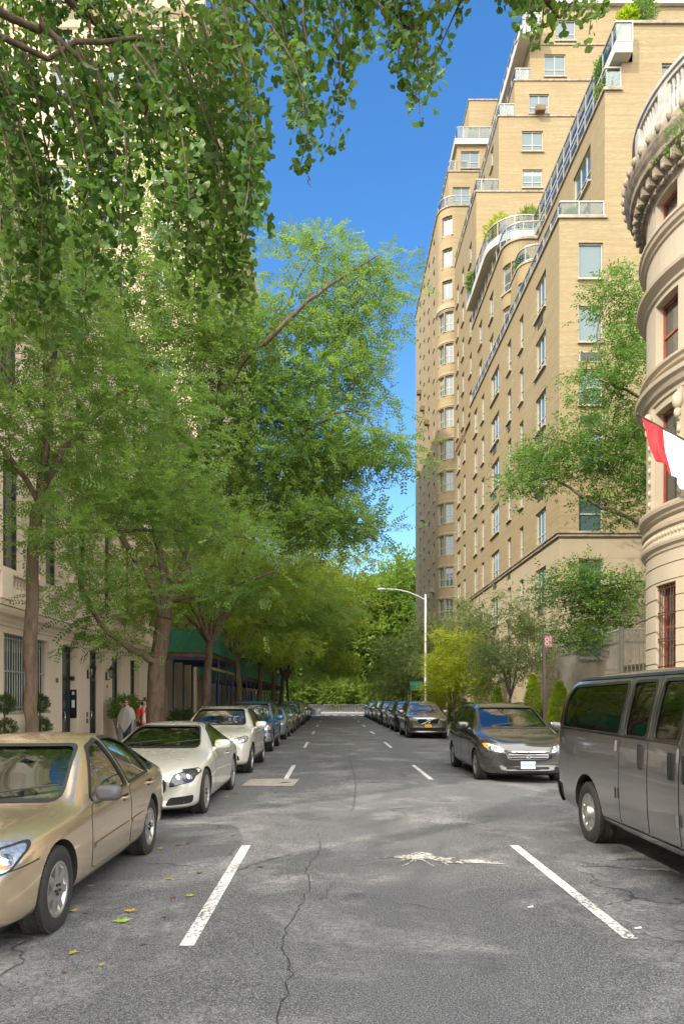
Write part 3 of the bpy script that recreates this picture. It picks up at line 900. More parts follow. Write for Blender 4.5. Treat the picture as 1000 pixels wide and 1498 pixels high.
wbuild(mb, 'cornice', M['weathered'], T, fix=False)
for i in range(110, 250, 5):
    mb = MB()
    ablock(mb, i, BR + .08, BR + .34, 15.02, 15.27, .15)
    x, y = polar(i, BR + .30); mb.ball((x, y, 15.04), .075, 8, 6)
    wbuild(mb, 'cornice_bracket', M['weathered'], T)
    mb = MB(); x, y = polar(i + 2.5, BR + .58); mb.ball((x, y, 15.82), .085, 7, 5, sc=(1, 1, 1.5)); wbuild(mb, 'rosette', M['weathered'], T)
mb = MB()
PBt = Path(arc(BC[0], BC[1], BR + .22, 96, 264, 46))
band(mb, PBt, 15.86, 16.1, .14, inn=.14); band(mb, PBt, 17.0, 17.12, .10, inn=.1); band(mb, PBt, 17.12, 17.22, .15, inn=.15)
for i in range(98, 263, 2):
    x, y = polar(i, BR + .22)
    if i % 20 == 10: ablock(mb, i, BR + .08, BR + .36, 16.1, 17.0, .3)
    else: mb.lathe([(.06, 16.1), (.035, 16.2), (.075, 16.4), (.07, 16.5), (.03, 16.75), (.05, 16.85), (.06, 17.0)], 8, Matrix.Translation((x, y, 0)))
wbuild(mb, 'balustrade', M['balustrade'], T)
for k, r in enumerate(wins):
    lvl = k % 4
    o = put_window(T, PT, r[0], r[1], r[2], r[3], .24, (), (.5,), 'frame_r', 'pane_dark' if lvl else 'pane_dark', True, .075)
    if lvl == 0:   # barred ground-floor window
        w = (PT.at(r[1]) - PT.at(r[0])).length; h = r[3] - r[2]
        m = MB()
        for i in range(7):
            x = -w / 2 + w * (i + .5) / 7; m.tube([(x, -.2, 0), (x, -.2, h)], .011, 6)
        for z in (.06, h * .33, h * .36, h * .64, h * .67, h - .1): m.box(-w / 2, w / 2, -.215, -.19, z - .012, z + .012)
        for i in range(6):
            x = -w / 2 + w * (i + 1) / 7
            for zz in (h * .18, h * .5, h * .8):
                pts = [(x + .05 * math.sin(t), -.2, zz + .045 * t / 1.57 - .09) for t in [j * PI / 6 for j in range(7)]]
                m.tube(pts, .007, 5)
        m.build('bar', M['iron_r'], o)
# carved surround of the first-floor window
mb = MB()
for a in (184 - 10.2, 184 + 10.2, 216 - 9, 216 + 9):
    ablock(mb, a, BR - .02, BR + .09, 6.72, 9.42, .16)
    for z in [6.9 + .3 * i for i in range(7)]:
        x, y = polar(a, BR + .1); mb.ball((x, y, z), .055, 7, 5, sc=(1, 1, 1.5))
    x, y = polar(a, BR + .14); mb.ball((x, y, 9.1), .13, 10, 7, sc=(1, 1, 1.7)); mb.ball((x, y, 8.8), .09, 8, 6, sc=(1, 1, 1.5))
wbuild(mb, 'carved_surround', M['townhouse'], T)
mb = MB(); mb.box(12.35, 26, 14.7, 22.3, -.1, 15.85); mb.box(12.9, 26, 15.2, 21.8, 15.85, 17.6); wbuild(mb, 'body', M['townhouse'], T)

# ---- flag and its pole
fp = thing('flag_pole', 'bronze flag pole slanting out from the rounded townhouse front', 'flag pole', (8.80, 17.05, 7.72))
m = MB(); m.tube([(.1, .0, -.05), (-1.52, -.05, .80)], [.032, .022], 10); m.ball((-1.55, -.05, .82), .045, 10, 8); m.build('shaft', M['pole_brown'], fp)
m = MB(); m.lathe([(.11, 0), (.11, .03), (.06, .05), (.05, .16)], 12, Matrix.Translation((.06, 0, -.03)) @ Matrix.Rotation(R(-62), 4, 'Y')); m.build('socket', M['iron'], fp)
# cloth: hangs from the pole; the fly droops in folds
nu, nv = 26, 22
vs = []
tip = Vector((7.33, 17.0, 8.49)); root = Vector((8.45, 17.03, 7.90))
for j in range(nv + 1):
    v = j / nv
    for i in range(nu + 1):
        u = i / nu                      # 0 at the tip, 1 near the wall
        p = tip.lerp(root, u)
        drop = v * (1.05 + .45 * u)
        pull = v * (.34 - .50 * max(0, u - .2)) 
        fold = .075 * math.sin(u * 15 + v * 2.5) * (v ** .7) + .03 * math.sin(u * 31 + 1.3 + v * 5) * v
        p = p + Vector((pull * .95 + .02 * math.sin(v * 7 + u * 4), fold - .06 * v, -drop * (1 - .18 * u * v)))
        vs.append(p)
fs, mi = [], []
mb = MB()
mats = [simple('flag_red', (.62, .012, .02), .7, 0, .06, 9), simple('flag_white', (.74, .74, .76), .7, 0, .04, 9)]
mb.v = [tuple(p) for p in vs]
for j in range(nv):
    for i in range(nu):
        mb.f.append((j * (nu + 1) + i, j * (nu + 1) + i + 1, (j + 1) * (nu + 1) + i + 1, (j + 1) * (nu + 1) + i))
        mb.m.append(0 if i < 12 else 1); mb.sm.append(True)
fl = mb.build('flag', mats, None, fix=False)
tag(fl, 'draped red and white flag hanging from the townhouse pole', 'flag')
sm = fl.modifiers.new('thick', 'SOLIDIFY'); sm.thickness = .004

# ---- tall railing closing the side yard
def bar_fence(label, x0, y0, x1, y1, h, n):
    t = thing('bar_fence', label, 'fence', (x0, y0, .06))
    d = Vector((x1 - x0, y1 - y0, 0)); L = d.length; a = math.atan2(d.y, d.x); t.rotation_euler = (0, 0, a)
    m = MB()
    for z in (.2, h - .45): m.box(0, L, -.025, .025, z, z + .06)
    m.build('rail', M['fence'], t)
    m = MB()
    for i in range(n):
        x = L * (i + .5) / n
        m.tube([(x, 0, 0), (x, 0, h)], .016, 6); m.ball((x, 0, h + .02), .03, 6, 5, sc=(1, 1, 1.6))
    m.build('bar', M['fence'], t)
    for x in (0, L):
        m = MB(); m.box(x - .05, x + .05, -.05, .05, 0, h + .1); m.build('post', M['fence'], t)
bar_fence('tall grey bar fence running back to the corner of the apartment building', 9.9, 24.6, 10.3, 32.6, 4.1, 60)
bar_fence('tall grey bar fence facing the street between the townhouse and the side yard', 9.9, 24.5, 14.5, 24.5, 4.1, 34)
mb = MB(); mb.box(12.2, 12.5, 24.7, 32.7, -.1, 3.1); mb.box(12.15, 12.55, 24.7, 32.7, 3.1, 3.2)
tag(mb.build('yard_wall', M['base_stone']), 'low tan wall closing the yard behind the bar fence', 'wall')

# ================================================================== left: limestone house
H = thing('limestone_house', 'pale limestone house with a balustrade over its ground floor, left of the street', 'building', (-8.5, 19, 0))
Y0 = 4.0
PL = Path([(-8.5, Y0), (-8.5, 33.2)])
U = lambda y: y - Y0
gw = [(18.5, 21.5, 1.45, 3.5, .32), (13.9, 16.9, 1.45, 3.5, .32), (9, 12, 1.45, 3.5, .32)]
gd = [(22.5, 23.94, .09, 3.5, .36), (25.06, 26.5, .09, 3.5, .36)]
gn = [(27.6, 29.0, 1.5, 3.45, .34), (30.1, 31.5, 1.5, 3.45, .34)]
u2 = [(y, y + 1.4, 5.15, 8.15, .3) for y in (7.4, 10.1, 12.8, 15.6, 18.3, 21.0, 23.7, 26.4, 29.1)]
u3 = [(y, y + 1.3, 9.5, 11.9, .28) for y in (7.4, 10.1, 12.8, 15.6, 18.3, 21.0, 23.7, 26.4, 29.1)]
u4 = [(y, y + 1.2, 13.2, 15.2, .28) for y in (7.4, 10.1, 12.8, 15.6, 18.3, 21.0, 23.7, 26.4, 29.1)]
allr = [(U(r[0]), U(r[1]), r[2], r[3], r[4]) for r in gw + gd + gn + u2 + u3 + u4]
mb = MB(); facade(mb, PL, -.1, 16.2, allr, .3)
mb.box(-22, -8.52, Y0 + .01, Y0 + .03, -.1, 16.2); mb.box(-22, -8.52, 33.17, 33.19, -.1, 16.2)
mb.quad((-8.5, Y0, 16.2), (-8.5, 33.2, 16.2), (-22, 33.2, 16.2), (-22, Y0, 16.2))
wbuild(mb, 'wall', M['limestone'], H, fix=False)
mb = MB()
moulding(mb, PL, [(.0, 3.66), (.04, 3.68), (.05, 3.74), (.10, 3.80), (.12, 3.88), (.30, 3.94), (.34, 4.02), (.36, 4.10), (.0, 4.14)])
moulding(mb, PL, [(.0, 8.7), (.06, 8.75), (.08, 8.9), (.20, 9.0), (.22, 9.1), (.0, 9.15)])
moulding(mb, PL, [(.0, 12.3), (.06, 12.35), (.08, 12.5), (.20, 12.6), (.22, 12.7), (.0, 12.75)])
moulding(mb, PL, [(.0, 15.7), (.1, 15.8), (.14, 16.0), (.45, 16.2), (.6, 16.35), (.62, 16.5), (.0, 16.6)])
wbuild(mb, 'cornice', M['limestone'], H, fix=False)
mb = MB()
mb.quad((-8.6, Y0, 16.4), (-8.6, 33.2, 16.4), (-10.6, 33.2, 19.8), (-10.6, Y0, 19.8)); mb.quad((-10.6, Y0, 19.8), (-10.6, 33.2, 19.8), (-22, 33.2, 19.9), (-22, Y0, 19.9))
mb.quad((-8.6, 33.19, 16.4), (-22, 33.19, 16.4), (-22, 33.19, 19.9), (-10.6, 33.19, 19.8))
wbuild(mb, 'roof', M['weathered'], H, fix=False)
for y in (7.0, 9.7, 12.4, 15.2, 17.9, 20.6, 23.3, 26.0, 28.7, 31.4):
    mb = MB(); mb.box(-8.5, -8.34, y - .22, y + .22, 4.2, 8.65); mb.box(-8.52, -8.30, y - .27, y + .27, 8.35, 8.6); wbuild(mb, 'pilaster', M['limestone'], H)
mb = MB()
mb.box(-8.48, -8.16, Y0, 33.1, 4.14, 4.28); mb.box(-8.44, -8.14, Y0, 33.1, 4.94, 5.08)
for y in (7.0, 9.7, 12.4, 15.2, 17.9, 20.6, 23.3, 26.0, 28.7, 31.4): mb.box(-8.46, -8.12, y - .3, y + .3, 4.28, 4.94)
y = Y0 + .1
while y < 33:
    if all(abs(y - q) > .38 for q in (7.0, 9.7, 12.4, 15.2, 17.9, 20.6, 23.3, 26.0, 28.7, 31.4)):
        mb.lathe([(.07, 4.28), (.07, 4.32), (.04, 4.36), (.08, 4.52), (.075, 4.58), (.035, 4.78), (.05, 4.84), (.07, 4.90), (.07, 4.94)], 8, Matrix.Translation((-8.3, y, 0)))
    y += .19
wbuild(mb, 'balustrade', M['limestone'], H)
mb = MB(); mb.box(-8.5, -8.42, Y0, 33.1, -.1, .42)
for (y0, y1, *_r) in []: pass
for r in gw:
    o = put_window(H, PL, U(r[0]), U(r[1]), r[2], r[3], .27, (.33, .66), (.5,), 'frame_d', 'pane_dark', True, .07)
    w, h = r[1] - r[0], r[3] - r[2]
    m = MB()
    for i in range(20):
        x = -w / 2 + w * (i + .5) / 20; m.tube([(x, -.12, 0), (x, -.12, h)], .012, 6)
    for z in (.1, h * .52, h - .1): m.box(-w / 2, w / 2, -.14, -.10, z - .02, z + .02)
    m.build('bar', M['steel'], o)
for r in gn: put_window(H, PL, U(r[0]), U(r[1]), r[2], r[3], .28, (.5,), (.65,), 'frame_d', 'pane_dark', True, .07)
for r in u2:
    o = put_window(H, PL, U(r[0]), U(r[1]), r[2], r[3], .25, (.5,), (.72,), 'frame_d', 'pane_dark', False, .08)
for r in u3 + u4: put_window(H, PL, U(r[0]), U(r[1]), r[2], r[3], .24, (.5,), (.5,), 'frame_d', 'pane_dark', True, .07)
for r in gd:
    w, h = r[1] - r[0], r[3] - r[2]
    d = thing('door', None, None); d.parent = H; d.location = Vector((-8.82, (r[0] + r[1]) / 2, .09)) - Vector(H.location)
    m = MB()
    for x in (-w / 2, w / 2 - .1): m.box(-.05, .05, x, x + .1, 0, h)
    m.box(-.05, .05, -w / 2 + .1, w / 2 - .1, h - .1, h); m.box(-.05, .05, -w / 2 + .1, w / 2 - .1, 2.35, 2.45); m.box(-.05, .05, -w / 2 + .1, w / 2 - .1, 0, .25)
    m.box(-.045, .045, -.04, .04, .25, 2.35)
    for i in range(9):
        y = -w / 2 + .15 + i * (w - .3) / 8; m.tube([(.055, y, .25), (.055, y, 2.35)], .01, 5)
    m.build('frame', M['frame_d'], d)
    m = MB(); m.box(-.02, .0, -w / 2 + .1, w / 2 - .1, .25, h - .1); m.build('pane', M['pane_dark'], d)
    m = MB(); m.tube([(.05, .1, .95), (.11, .1, .98), (.11, .1, 1.25), (.05, .1, 1.28)], .014, 6); m.build('handle', M['chrome'], d)
# numbers by the doors
def letters(txt, size, loc, rot, mat, name='number', parent=None, depth=.006):
    cu = bpy.data.curves.new(name, 'FONT'); cu.body = txt; cu.size = size; cu.extrude = depth; cu.align_x = 'CENTER'
    o = bpy.data.objects.new(name, cu); link(o)
    bpy.context.view_layer.update()
    me = bpy.data.meshes.new_from_object(o.evaluated_get(bpy.context.evaluated_depsgraph_get()))
    bpy.data.objects.remove(o); bpy.data.curves.remove(cu)
    me.materials.clear(); me.materials.append(mat)
    q = bpy.data.objects.new(name, me); link(q, parent); q.location = loc; q.rotation_euler = rot
    return q
hl = Vector(H.location)
letters('10', .22, Vector((-8.492, 22.05, 2.28)) - hl, (R(90), 0, R(90)), M['iron'], 'house_number', H)
letters('8', .20, Vector((-8.492, 26.98, 2.2)) - hl, (R(90), 0, R(90)), M['iron'], 'house_number', H)
m = MB(); m.box(0, .01, 0, .13, 0, .16); m.box(0, .01, 0, .13, .22, .38); m.build('wall_vent', M['pole_brown'], H, loc=Vector((-8.5, 24.72, .95)) - hl)
# intercom on the door reveal, door lamp, lanterns
t_ = thing('intercom_panel', 'dark intercom panel with white cards beside the first door', 'intercom', (-8.66, 23.935, 1.15))
m = MB(); m.box(-.11, .11, -.03, .0, 0, .95); m.build('plate', M['iron'], t_, bevel=.008)
m = MB(); m.box(-.05, .05, -.034, -.03, .35, .60); m.box(-.04, .04, -.034, -.03, .78, .88); m.build('card', M['plate_w'], t_)
t_ = thing('door_camera', 'small round black camera above the intercom panel', 'camera', (-8.68, 23.93, 2.48))
m = MB(); m.ball((0, -.05, 0), .075, 12, 8); m.build('dome', M['black'], t_)
m = MB(); m.box(-.09, .09, -.012, 0, -.09, .09); m.build('base', M['white'], t_)
t_ = thing('flood_light', 'dark box shaped floodlight over the first door', 'lamp', (-8.5, 23.5, 3.72))
m = MB(); m.box(.12, .34, -.2, .2, 0, .3); m.build('housing', M['iron'], t_, bevel=.015)
m = MB(); m.box(0, .14, -.04, .04, .1, .2); m.build('bracket', M['iron'], t_)
m = MB(); m.box(.15, .31, -.17, .17, -.012, -.002); m.build('lens', M['plate_w'], t_)
for y, lab in ((24.82, 'black wall lantern on the near side of the second door'), (26.85, 'black wall lantern on the far side of the second door, by the window')):
    t_ = thing('wall_lantern', lab, 'lantern', (-8.5, y, 2.55), 0, 'wall lanterns by the second door')
    m = MB(); m.box(0, .03, -.05, .05, -.05, .25); m.tube([(.02, 0, .0), (.12, 0, -.04), (.2, 0, .04)], .013, 6); m.build('bracket', M['iron'], t_)
    m = MB(); m.lathe([(.05, .04), (.06, .06), (.0601, .07)], 8, Matrix.Translation((.2, 0, 0))); m.lathe([(.13, .34), (.12, .36), (.03, .46), (.015, .5), (.001, .55)], 8, Matrix.Translation((.2, 0, 0)))
    for k in range(6):
        a = k * PI / 3; m.tube([(.2 + .06 * math.cos(a), .06 * math.sin(a), .06), (.2 + .115 * math.cos(a), .115 * math.sin(a), .35)], .006, 5)
    m.build('frame', M['iron'], t_)
    m = MB(); m.lathe([(.055, .065), (.108, .345)], 6, Matrix.Translation((.2, 0, 0)), smooth=False); m.build('glass', M['railglass'], t_)

# ================================================================== left: tall buildings farther down
def plain_block(name, label, x, y0, y1, z1, wy, zs, w, h, mat, base, near=True):
    o = thing(name, label, 'building', (x, (y0 + y1) / 2, 0))
    p = Path([(x - 14, y0), (x, y0), (x, y1)])
    rs = []
    for y in wy:
        for z in zs:
            u = p.us(1, y); rs.append((u - w / 2, u + w / 2, z, z + h))
    for xx in (x - 2.2, x - 5.2, x - 8.5):
        for z in zs:
            if z > 20.5: u = p.us(0, xx); rs.append((u - w / 2, u + w / 2, z, z + h))
    mb = MB(); facade(mb, p, -.1, z1, rs, .22); cap(mb, p, z1, [(x - 14, y1)])
    wbuild(mb, 'wall', M[mat], o, fix=False)
    return o, p, rs
ZT = [3.2 + 3.05 * k for k in range(14)]
C, pc, rc = plain_block('apartment_building', 'tall tan stone apartment building rising behind the left street trees', -8.5, 45, 79, 45.5, (47.5, 51, 55, 59, 63, 67, 71, 75), ZT, 1.3, 1.8, 'tower_stone', None)
seen = [r for r in rc]
seen.sort(key=lambda r: -r[2])
for r in seen[:98]: put_window(C, pc, r[0], r[1], r[2], r[3], .17, (.5,), (.5,), 'frame_w', 'pane', True)
mb = MB(); moulding(mb, Path([(-22.5, 45), (-8.5, 45), (-8.5, 79)]), [(0, 44), (.1, 44.1), (.15, 44.5), (.5, 44.9), (.6, 45.4), (0, 45.6)])
moulding(mb, Path([(-22.5, 45), (-8.5, 45), (-8.5, 79)]), [(0, 36.6), (.15, 36.7), (.2, 36.9), (0, 37)])
wbuild(mb, 'cornice', M['tower_stone'], C, fix=False)
E, pe, re_ = plain_block('townhouse', 'row of plain brown houses added unseen behind the photographer to shade the road', -8.6, -34, -8.0, 15.5, (-30, -27, -24, -21, -18, -15, -12, -9.5), (1.2, 4.6, 8.0, 11.4), 1.2, 1.9, 'tower_stone', None)  # unseen row added to put the near road and van in shade
for r in re_: put_window(E, pe, r[0], r[1], r[2], r[3], .17, (.5,), (.5,), 'frame_w', 'pane_dark', True)
mb = MB(); band(mb, Path([(-8.6, -34), (-8.6, -8.0)]), 15.0, 15.7, .4); wbuild(mb, 'cornice', M['weathered'], E)
F_, pf_, rf_ = plain_block('townhouse', 'low pale house added unseen beside the brown row, kept low to let sun onto the road', -8.55, -7.9, 3.9, 5.6, (-6, -3, 0, 2.6), (1.2,), 1.2, 1.9, 'limestone', None)  # unseen filler house, height set to let sun reach the road
for r in rf_: put_window(F_, pf_, r[0], r[1], r[2], r[3], .17, (.5,), (.5,), 'frame_w', 'pane_dark', True)
# tan building between the limestone house and the tower
D, pd, rd = plain_block('brick_building', 'lower tan brick building behind the green hoarding of the scaffold', -8.7, 33.25, 44.95, 17.5, (34.8, 37.2, 39.6, 42.4), [.8, 4.2, 7.6, 11.0, 14.4], 1.15, 1.9, 'base_stone', None)
for r in rd: put_window(D, pd, r[0], r[1], r[2], r[3], .17, (.5,), (.5,), 'frame_w', 'pane_dark', True)
mb = MB(); band(mb, Path([(-8.7, 33.25), (-8.7, 44.95)]), 17.1, 17.8, .3); wbuild(mb, 'cornice', M['weathered'], D)

# ---- pavement sheds (scaffold roofs with green hoarding)
def shed(label, x0, x1, y0, y1, zdeck, ztop, step=2.4):
    t = thing('scaffold_shed', label, 'scaffold', ((x0 + x1) / 2, (y0 + y1) / 2, .09), 0, 'scaffold sheds over the left pavement')
    m = MB(); m.box(x1 - .03, x1, y0, y1, zdeck, ztop); m.box(x0, x1 - .03, y0, y0 + .03, zdeck, ztop); m.box(x0, x1 - .03, y1 - .03, y1, zdeck, ztop)
    for i in range(int((y1 - y0) / 1.22)): m.box(x1, x1 + .012, y0 + i * 1.22, y0 + i * 1.22 + .03, zdeck, ztop)
    wb = wbuild(m, 'hoarding', M['green_hoarding'], t); wb.location.z = -.09
    m = MB(); m.box(x0, x1 - .04, y0 + .04, y1 - .04, zdeck, zdeck + .06)
    y = y0
    while y < y1: m.box(x0, x1 - .05, y + .05, y + .15, zdeck - .2, zdeck); y += .6
    wb = wbuild(m, 'deck', M['shed_deck'], t); wb.location.z = -.09
    y = y0 + .1
    while y < y1:
        for x in (x0 + .3, x1 - .12):
            m = MB(); m.tube([(x, y, .09), (x, y, zdeck - .2)], .045, 8); m.box(x - .12, x + .12, y - .12, y + .12, .09, .11)
            o = wbuild(m, 'post', M['shed_metal'], t); o.location.z = -.09
        m = MB(); m.tube([(x1 - .12, y, 1.2), (x1 - .12, min(y + step, y1 - .1), zdeck - .3)], .022, 6)
        m.box(x0 + .3, x1 - .12, y - .03, y + .03, zdeck - .35, zdeck - .21)
        o = wbuild(m, 'brace', M['shed_metal'], t); o.location.z = -.09
        y += step
    m = MB(); m.box(x1 - .16, x1 - .08, y0, y1, zdeck - .8, zdeck - .68); m.box(x0 + .28, x0 + .34, y0, y1, .9, 1.0)
    o = wbuild(m, 'ledger', M['timber'], t); o.location.z = -.09
shed('nearer scaffold shed with green hoarding behind the thick tree trunk', -8.3, -5.6, 33.5, 42, 4.0, 5.1)
shed('farther long scaffold shed with low green hoarding over the pavement', -8.3, -5.25, 44.6, 79, 3.2, 4.4)

# ================================================================== street furniture
t_ = thing('street_lamp', 'tall grey street lamp with a curved arm over the road', 'street lamp', (5.9, 45.3, .09))
m = MB(); m.lathe([(.17, 0), (.17, .5), (.13, .6), (.10, .62), (.095, 4), (.075, 8.35), (.0, 8.42)], 14); m.build('pole', M['steel'], t_)
m = MB(); m.tube([(0, 0, 8.0), (-.5, 0, 8.28), (-1.1, 0, 8.52), (-1.8, 0, 8.68), (-2.5, 0, 8.72)], [.06, .055, .05, .045, .04], 10); m.build('arm', M['steel'], t_)
m = MB(); m.ball((-2.75, 0, 8.70), .36, 14, 8, sc=(1, .42, .26)); m.build('lamp_head', M['steel'], t_)
m = MB(); m.ball((-2.8, 0, 8.655), .22, 12, 8, sc=(1, .5, .3)); m.build('lens', M['plate_w'], t_)
t_ = thing('street_sign', 'brown sign post with a small red parking sign by the minivan', 'sign', (5.86, 19.8, .09))
m = MB(); m.box(-.035, .035, -.02, .02, 0, 3.5); m.build('post', M['pole_brown'], t_)
pl = MB(); pl.box(.0, .21, -.032, -.022, 3.12, 3.44); sg = pl.build('sign_panel', simple('sign_red_brown', (.13, .05, .045), .5, 0, .12, 6), t_)
m = MB()
for z in (3.33, 3.22): m.lathe([(.055, 0), (.055, .004), (.036, .004), (.036, 0)], 20, Matrix.Translation((.065, -.036, z)) @ Matrix.Rotation(R(90), 4, 'X'))
for z in (3.39, 3.34, 3.29, 3.17): m.box(.135, .195, -.036, -.033, z, z + .018)
m.build('sign_mark', simple('sign_pale', (.36, .27, .26), .5, 0, .1, 6), sg)
M['park_stone'] = simple('dark_park_stone', (.055, .052, .045), .85, 0, .3, 1.5, .4)
M['barrier'] = simple('dull_barrier_steel', (.16, .16, .15), .6, .3, .2, 4)
# barrier and park wall across the avenue
t_ = thing('park_wall', 'long grey stone wall of the park beyond the avenue', 'wall', (0, 109.3, 0))
m = MB(); m.box(-80, 80, -.2, .2, 0, .85); m.box(-80, 80, -.27, .27, .85, 1.0); m.build('wall', M['park_stone'], t_)
for i in range(5):
    t_ = thing('crowd_barrier', 'grey steel crowd barrier standing at the end of the street', 'barrier', (-4.9 + i * 2.3, 104.6, .09), 0, 'crowd barriers at the end of the street')
    m = MB(); m.tube([(-1.05, 0, .15), (-1.05, 0, 1.05), (1.05, 0, 1.05), (1.05, 0, .15), (-1.05, 0, .15)], .03, 6)
    for k in range(6): m.tube([(-.9 + k * .36, 0, .15), (-.9 + k * .36, 0, 1.05)], .014, 5)
    m.build('frame', M['barrier'], t_)
    for x in (-.8, .8):
        m = MB(); m.box(x - .03, x + .03, -.3, .3, 0, .04); m.box(x - .02, x + .02, -.02, .02, .04, .15); m.build('foot', M['steel'], t_)
# ================================================================== foliage
def PX(x, y, Y):
    """the point at depth Y that stands at these photograph pixels"""
    return Vector(((x - 486) * Y / 1045.0, Y, CAMH + (1025 - y) * Y / 1045.0))

def tpl_pinnate(k=6, ll=.20, lw=.07, seed=0):
    r = random.Random(seed); v = []; f = []
    for i in range(k):
        t = .12 + .88 * i / (k - 1)
        for s in (-1, 1):
            a = R(58 + r.uniform(-12, 12)) * s
            L = ll * (1 - .35 * abs(t - .55)) * r.uniform(.8, 1.15); w = lw * r.uniform(.8, 1.2)
            d = Vector((math.cos(a), math.sin(a), r.uniform(-.35, .1))); n = Vector((-math.sin(a), math.cos(a), r.uniform(-.3, .3)))
            p = Vector((t, 0, -.10 * t * t)); b = len(v)
            v += [p, p + d * L * .5 + n * w * .5, p + d * L, p + d * L * .5 - n * w * .5]
            f.append((b, b + 1, b + 2, b + 3))
    return np.array([tuple(q) for q in v]), np.array(f)

def tpl_simple(nl=5, size=.42, spread=1.0, seed=0):
    """a short twig with a few separate ovate leaves"""
    r = random.Random(seed); v = []; f = []
    for i in range(nl):
        t = i / max(1, nl - 1) * spread
        a = R(r.uniform(25, 80)) * (1 if i % 2 else -1)
        if i == nl - 1: a = R(r.uniform(-15, 15))
        el = r.uniform(-.6, .35)
        d = Vector((math.cos(a), math.sin(a), el)).normalized()
        n = Vector((-math.sin(a), math.cos(a), r.uniform(-.5, .5))).normalized(); up = d.cross(n)
        L = size * r.uniform(.75, 1.2); W = L * .5
        p = Vector((t, 0, r.uniform(-.06, .06))); b = len(v)
        v += [p, p + d * L - up * L * .12, p + d * L * .32 + n * W * .5 + up * L * .06, p + d * L * .72 + n * W * .38 + up * L * .02,
              p + d * L * .32 - n * W * .5 + up * L * .06, p + d * L * .72 - n * W * .38 + up * L * .02]
        f += [(b, b + 2, b + 3, b + 1), (b, b + 1, b + 5, b + 4)]
    return np.array([tuple(q) for q in v]), np.array(f)

def tpl_ginkgo(seed=0):
    r = random.Random(seed); v = [(-.75, .012, 0), (-.75, -.012, 0), (0, 0, 0)]; f = [(0, 1, 2)]
    n = 9
    cup = r.uniform(.1, .45)
    for i in range(n):
        a = R(-68 + 136 * i / (n - 1)); q = 1.0 - .22 * (abs(i - (n - 1) / 2) < .6) + r.uniform(-.05, .05) - .18 * (abs(a) / R(68)) ** 4
        v.append((q * math.cos(a), q * math.sin(a), cup * abs(math.sin(a)) ** 1.4 * (1 if seed % 2 else -1) + r.uniform(-.06, .06)))
    for i in range(n - 1): f.append((2, 3 + i, 4 + i))
    return np.array(v, dtype=float), np.array(f)

def unit(a): return a / np.maximum(1e-9, np.linalg.norm(a, axis=1, keepdims=True))

def scatter(name, tpls, pos, axis, up, scale, mat, parent=None):
    """copies of leaf templates merged into one crown mesh"""
    pos = np.asarray(pos); N = len(pos)
    X = unit(np.asarray(axis)); Z = np.asarray(up) - X * np.sum(np.asarray(up) * X, axis=1, keepdims=True)
    Z = unit(Z); Y = np.cross(Z, X)
    which = RNG.integers(0, len(tpls), N)
    V = []; F = []; off = 0
    for k, (tv, tf) in enumerate(tpls):
        idx = np.where(which == k)[0]
        if not len(idx): continue
        s = np.asarray(scale)[idx][:, None, None]
        loc = tv[None] * s
        w = loc[..., 0:1] * X[idx][:, None] + loc[..., 1:2] * Y[idx][:, None] + loc[..., 2:3] * Z[idx][:, None] + pos[idx][:, None]
        V.append(w.reshape(-1, 3))
        F.append((tf[None] + (np.arange(len(idx)) * len(tv))[:, None, None] + off).reshape(-1, tf.shape[1]))
        off += len(idx) * len(tv)
    return np_mesh(name, np.concatenate(V), np.concatenate(F), mat, parent)

def smooth_line(pts, step=.35, wob=.04, rr=random):
    """Catmull-Rom through (x,y,z,r) points with a little crookedness"""
    P = [np.array(p, dtype=float) for p in pts]
    P = [2 * P[0] - P[1]] + P + [2 * P[-1] - P[-2]]
    out = []
    for i in range(1, len(P) - 2):
        a, b, c, d = P[i - 1:i + 3]
        n = max(2, int(np.linalg.norm((c - b)[:3]) / step))
        for k in range(n):
            t = k / n
            q = .5 * (2 * b + (c - a) * t + (2 * a - 5 * b + 4 * c - d) * t * t + (3 * b - a - 3 * c + d) * t ** 3)
            q[:3] += np.array([rr.uniform(-wob, wob) for _ in range(3)])
            out.append(q)
    out.append(P[-2])
    return out

PINN = [tpl_pinnate(6, .25, .115, s) for s in range(5)]
PINN_B = [tpl_pinnate(5, .30, .12, s) for s in range(5)]
SIMP = [tpl_simple(5, .42, 1.0, s) for s in range(6)]
SIMP_B = [tpl_simple(4, .62, 1.0, s) for s in range(6)]
GINK = [tpl_ginkgo(s) for s in range(6)]

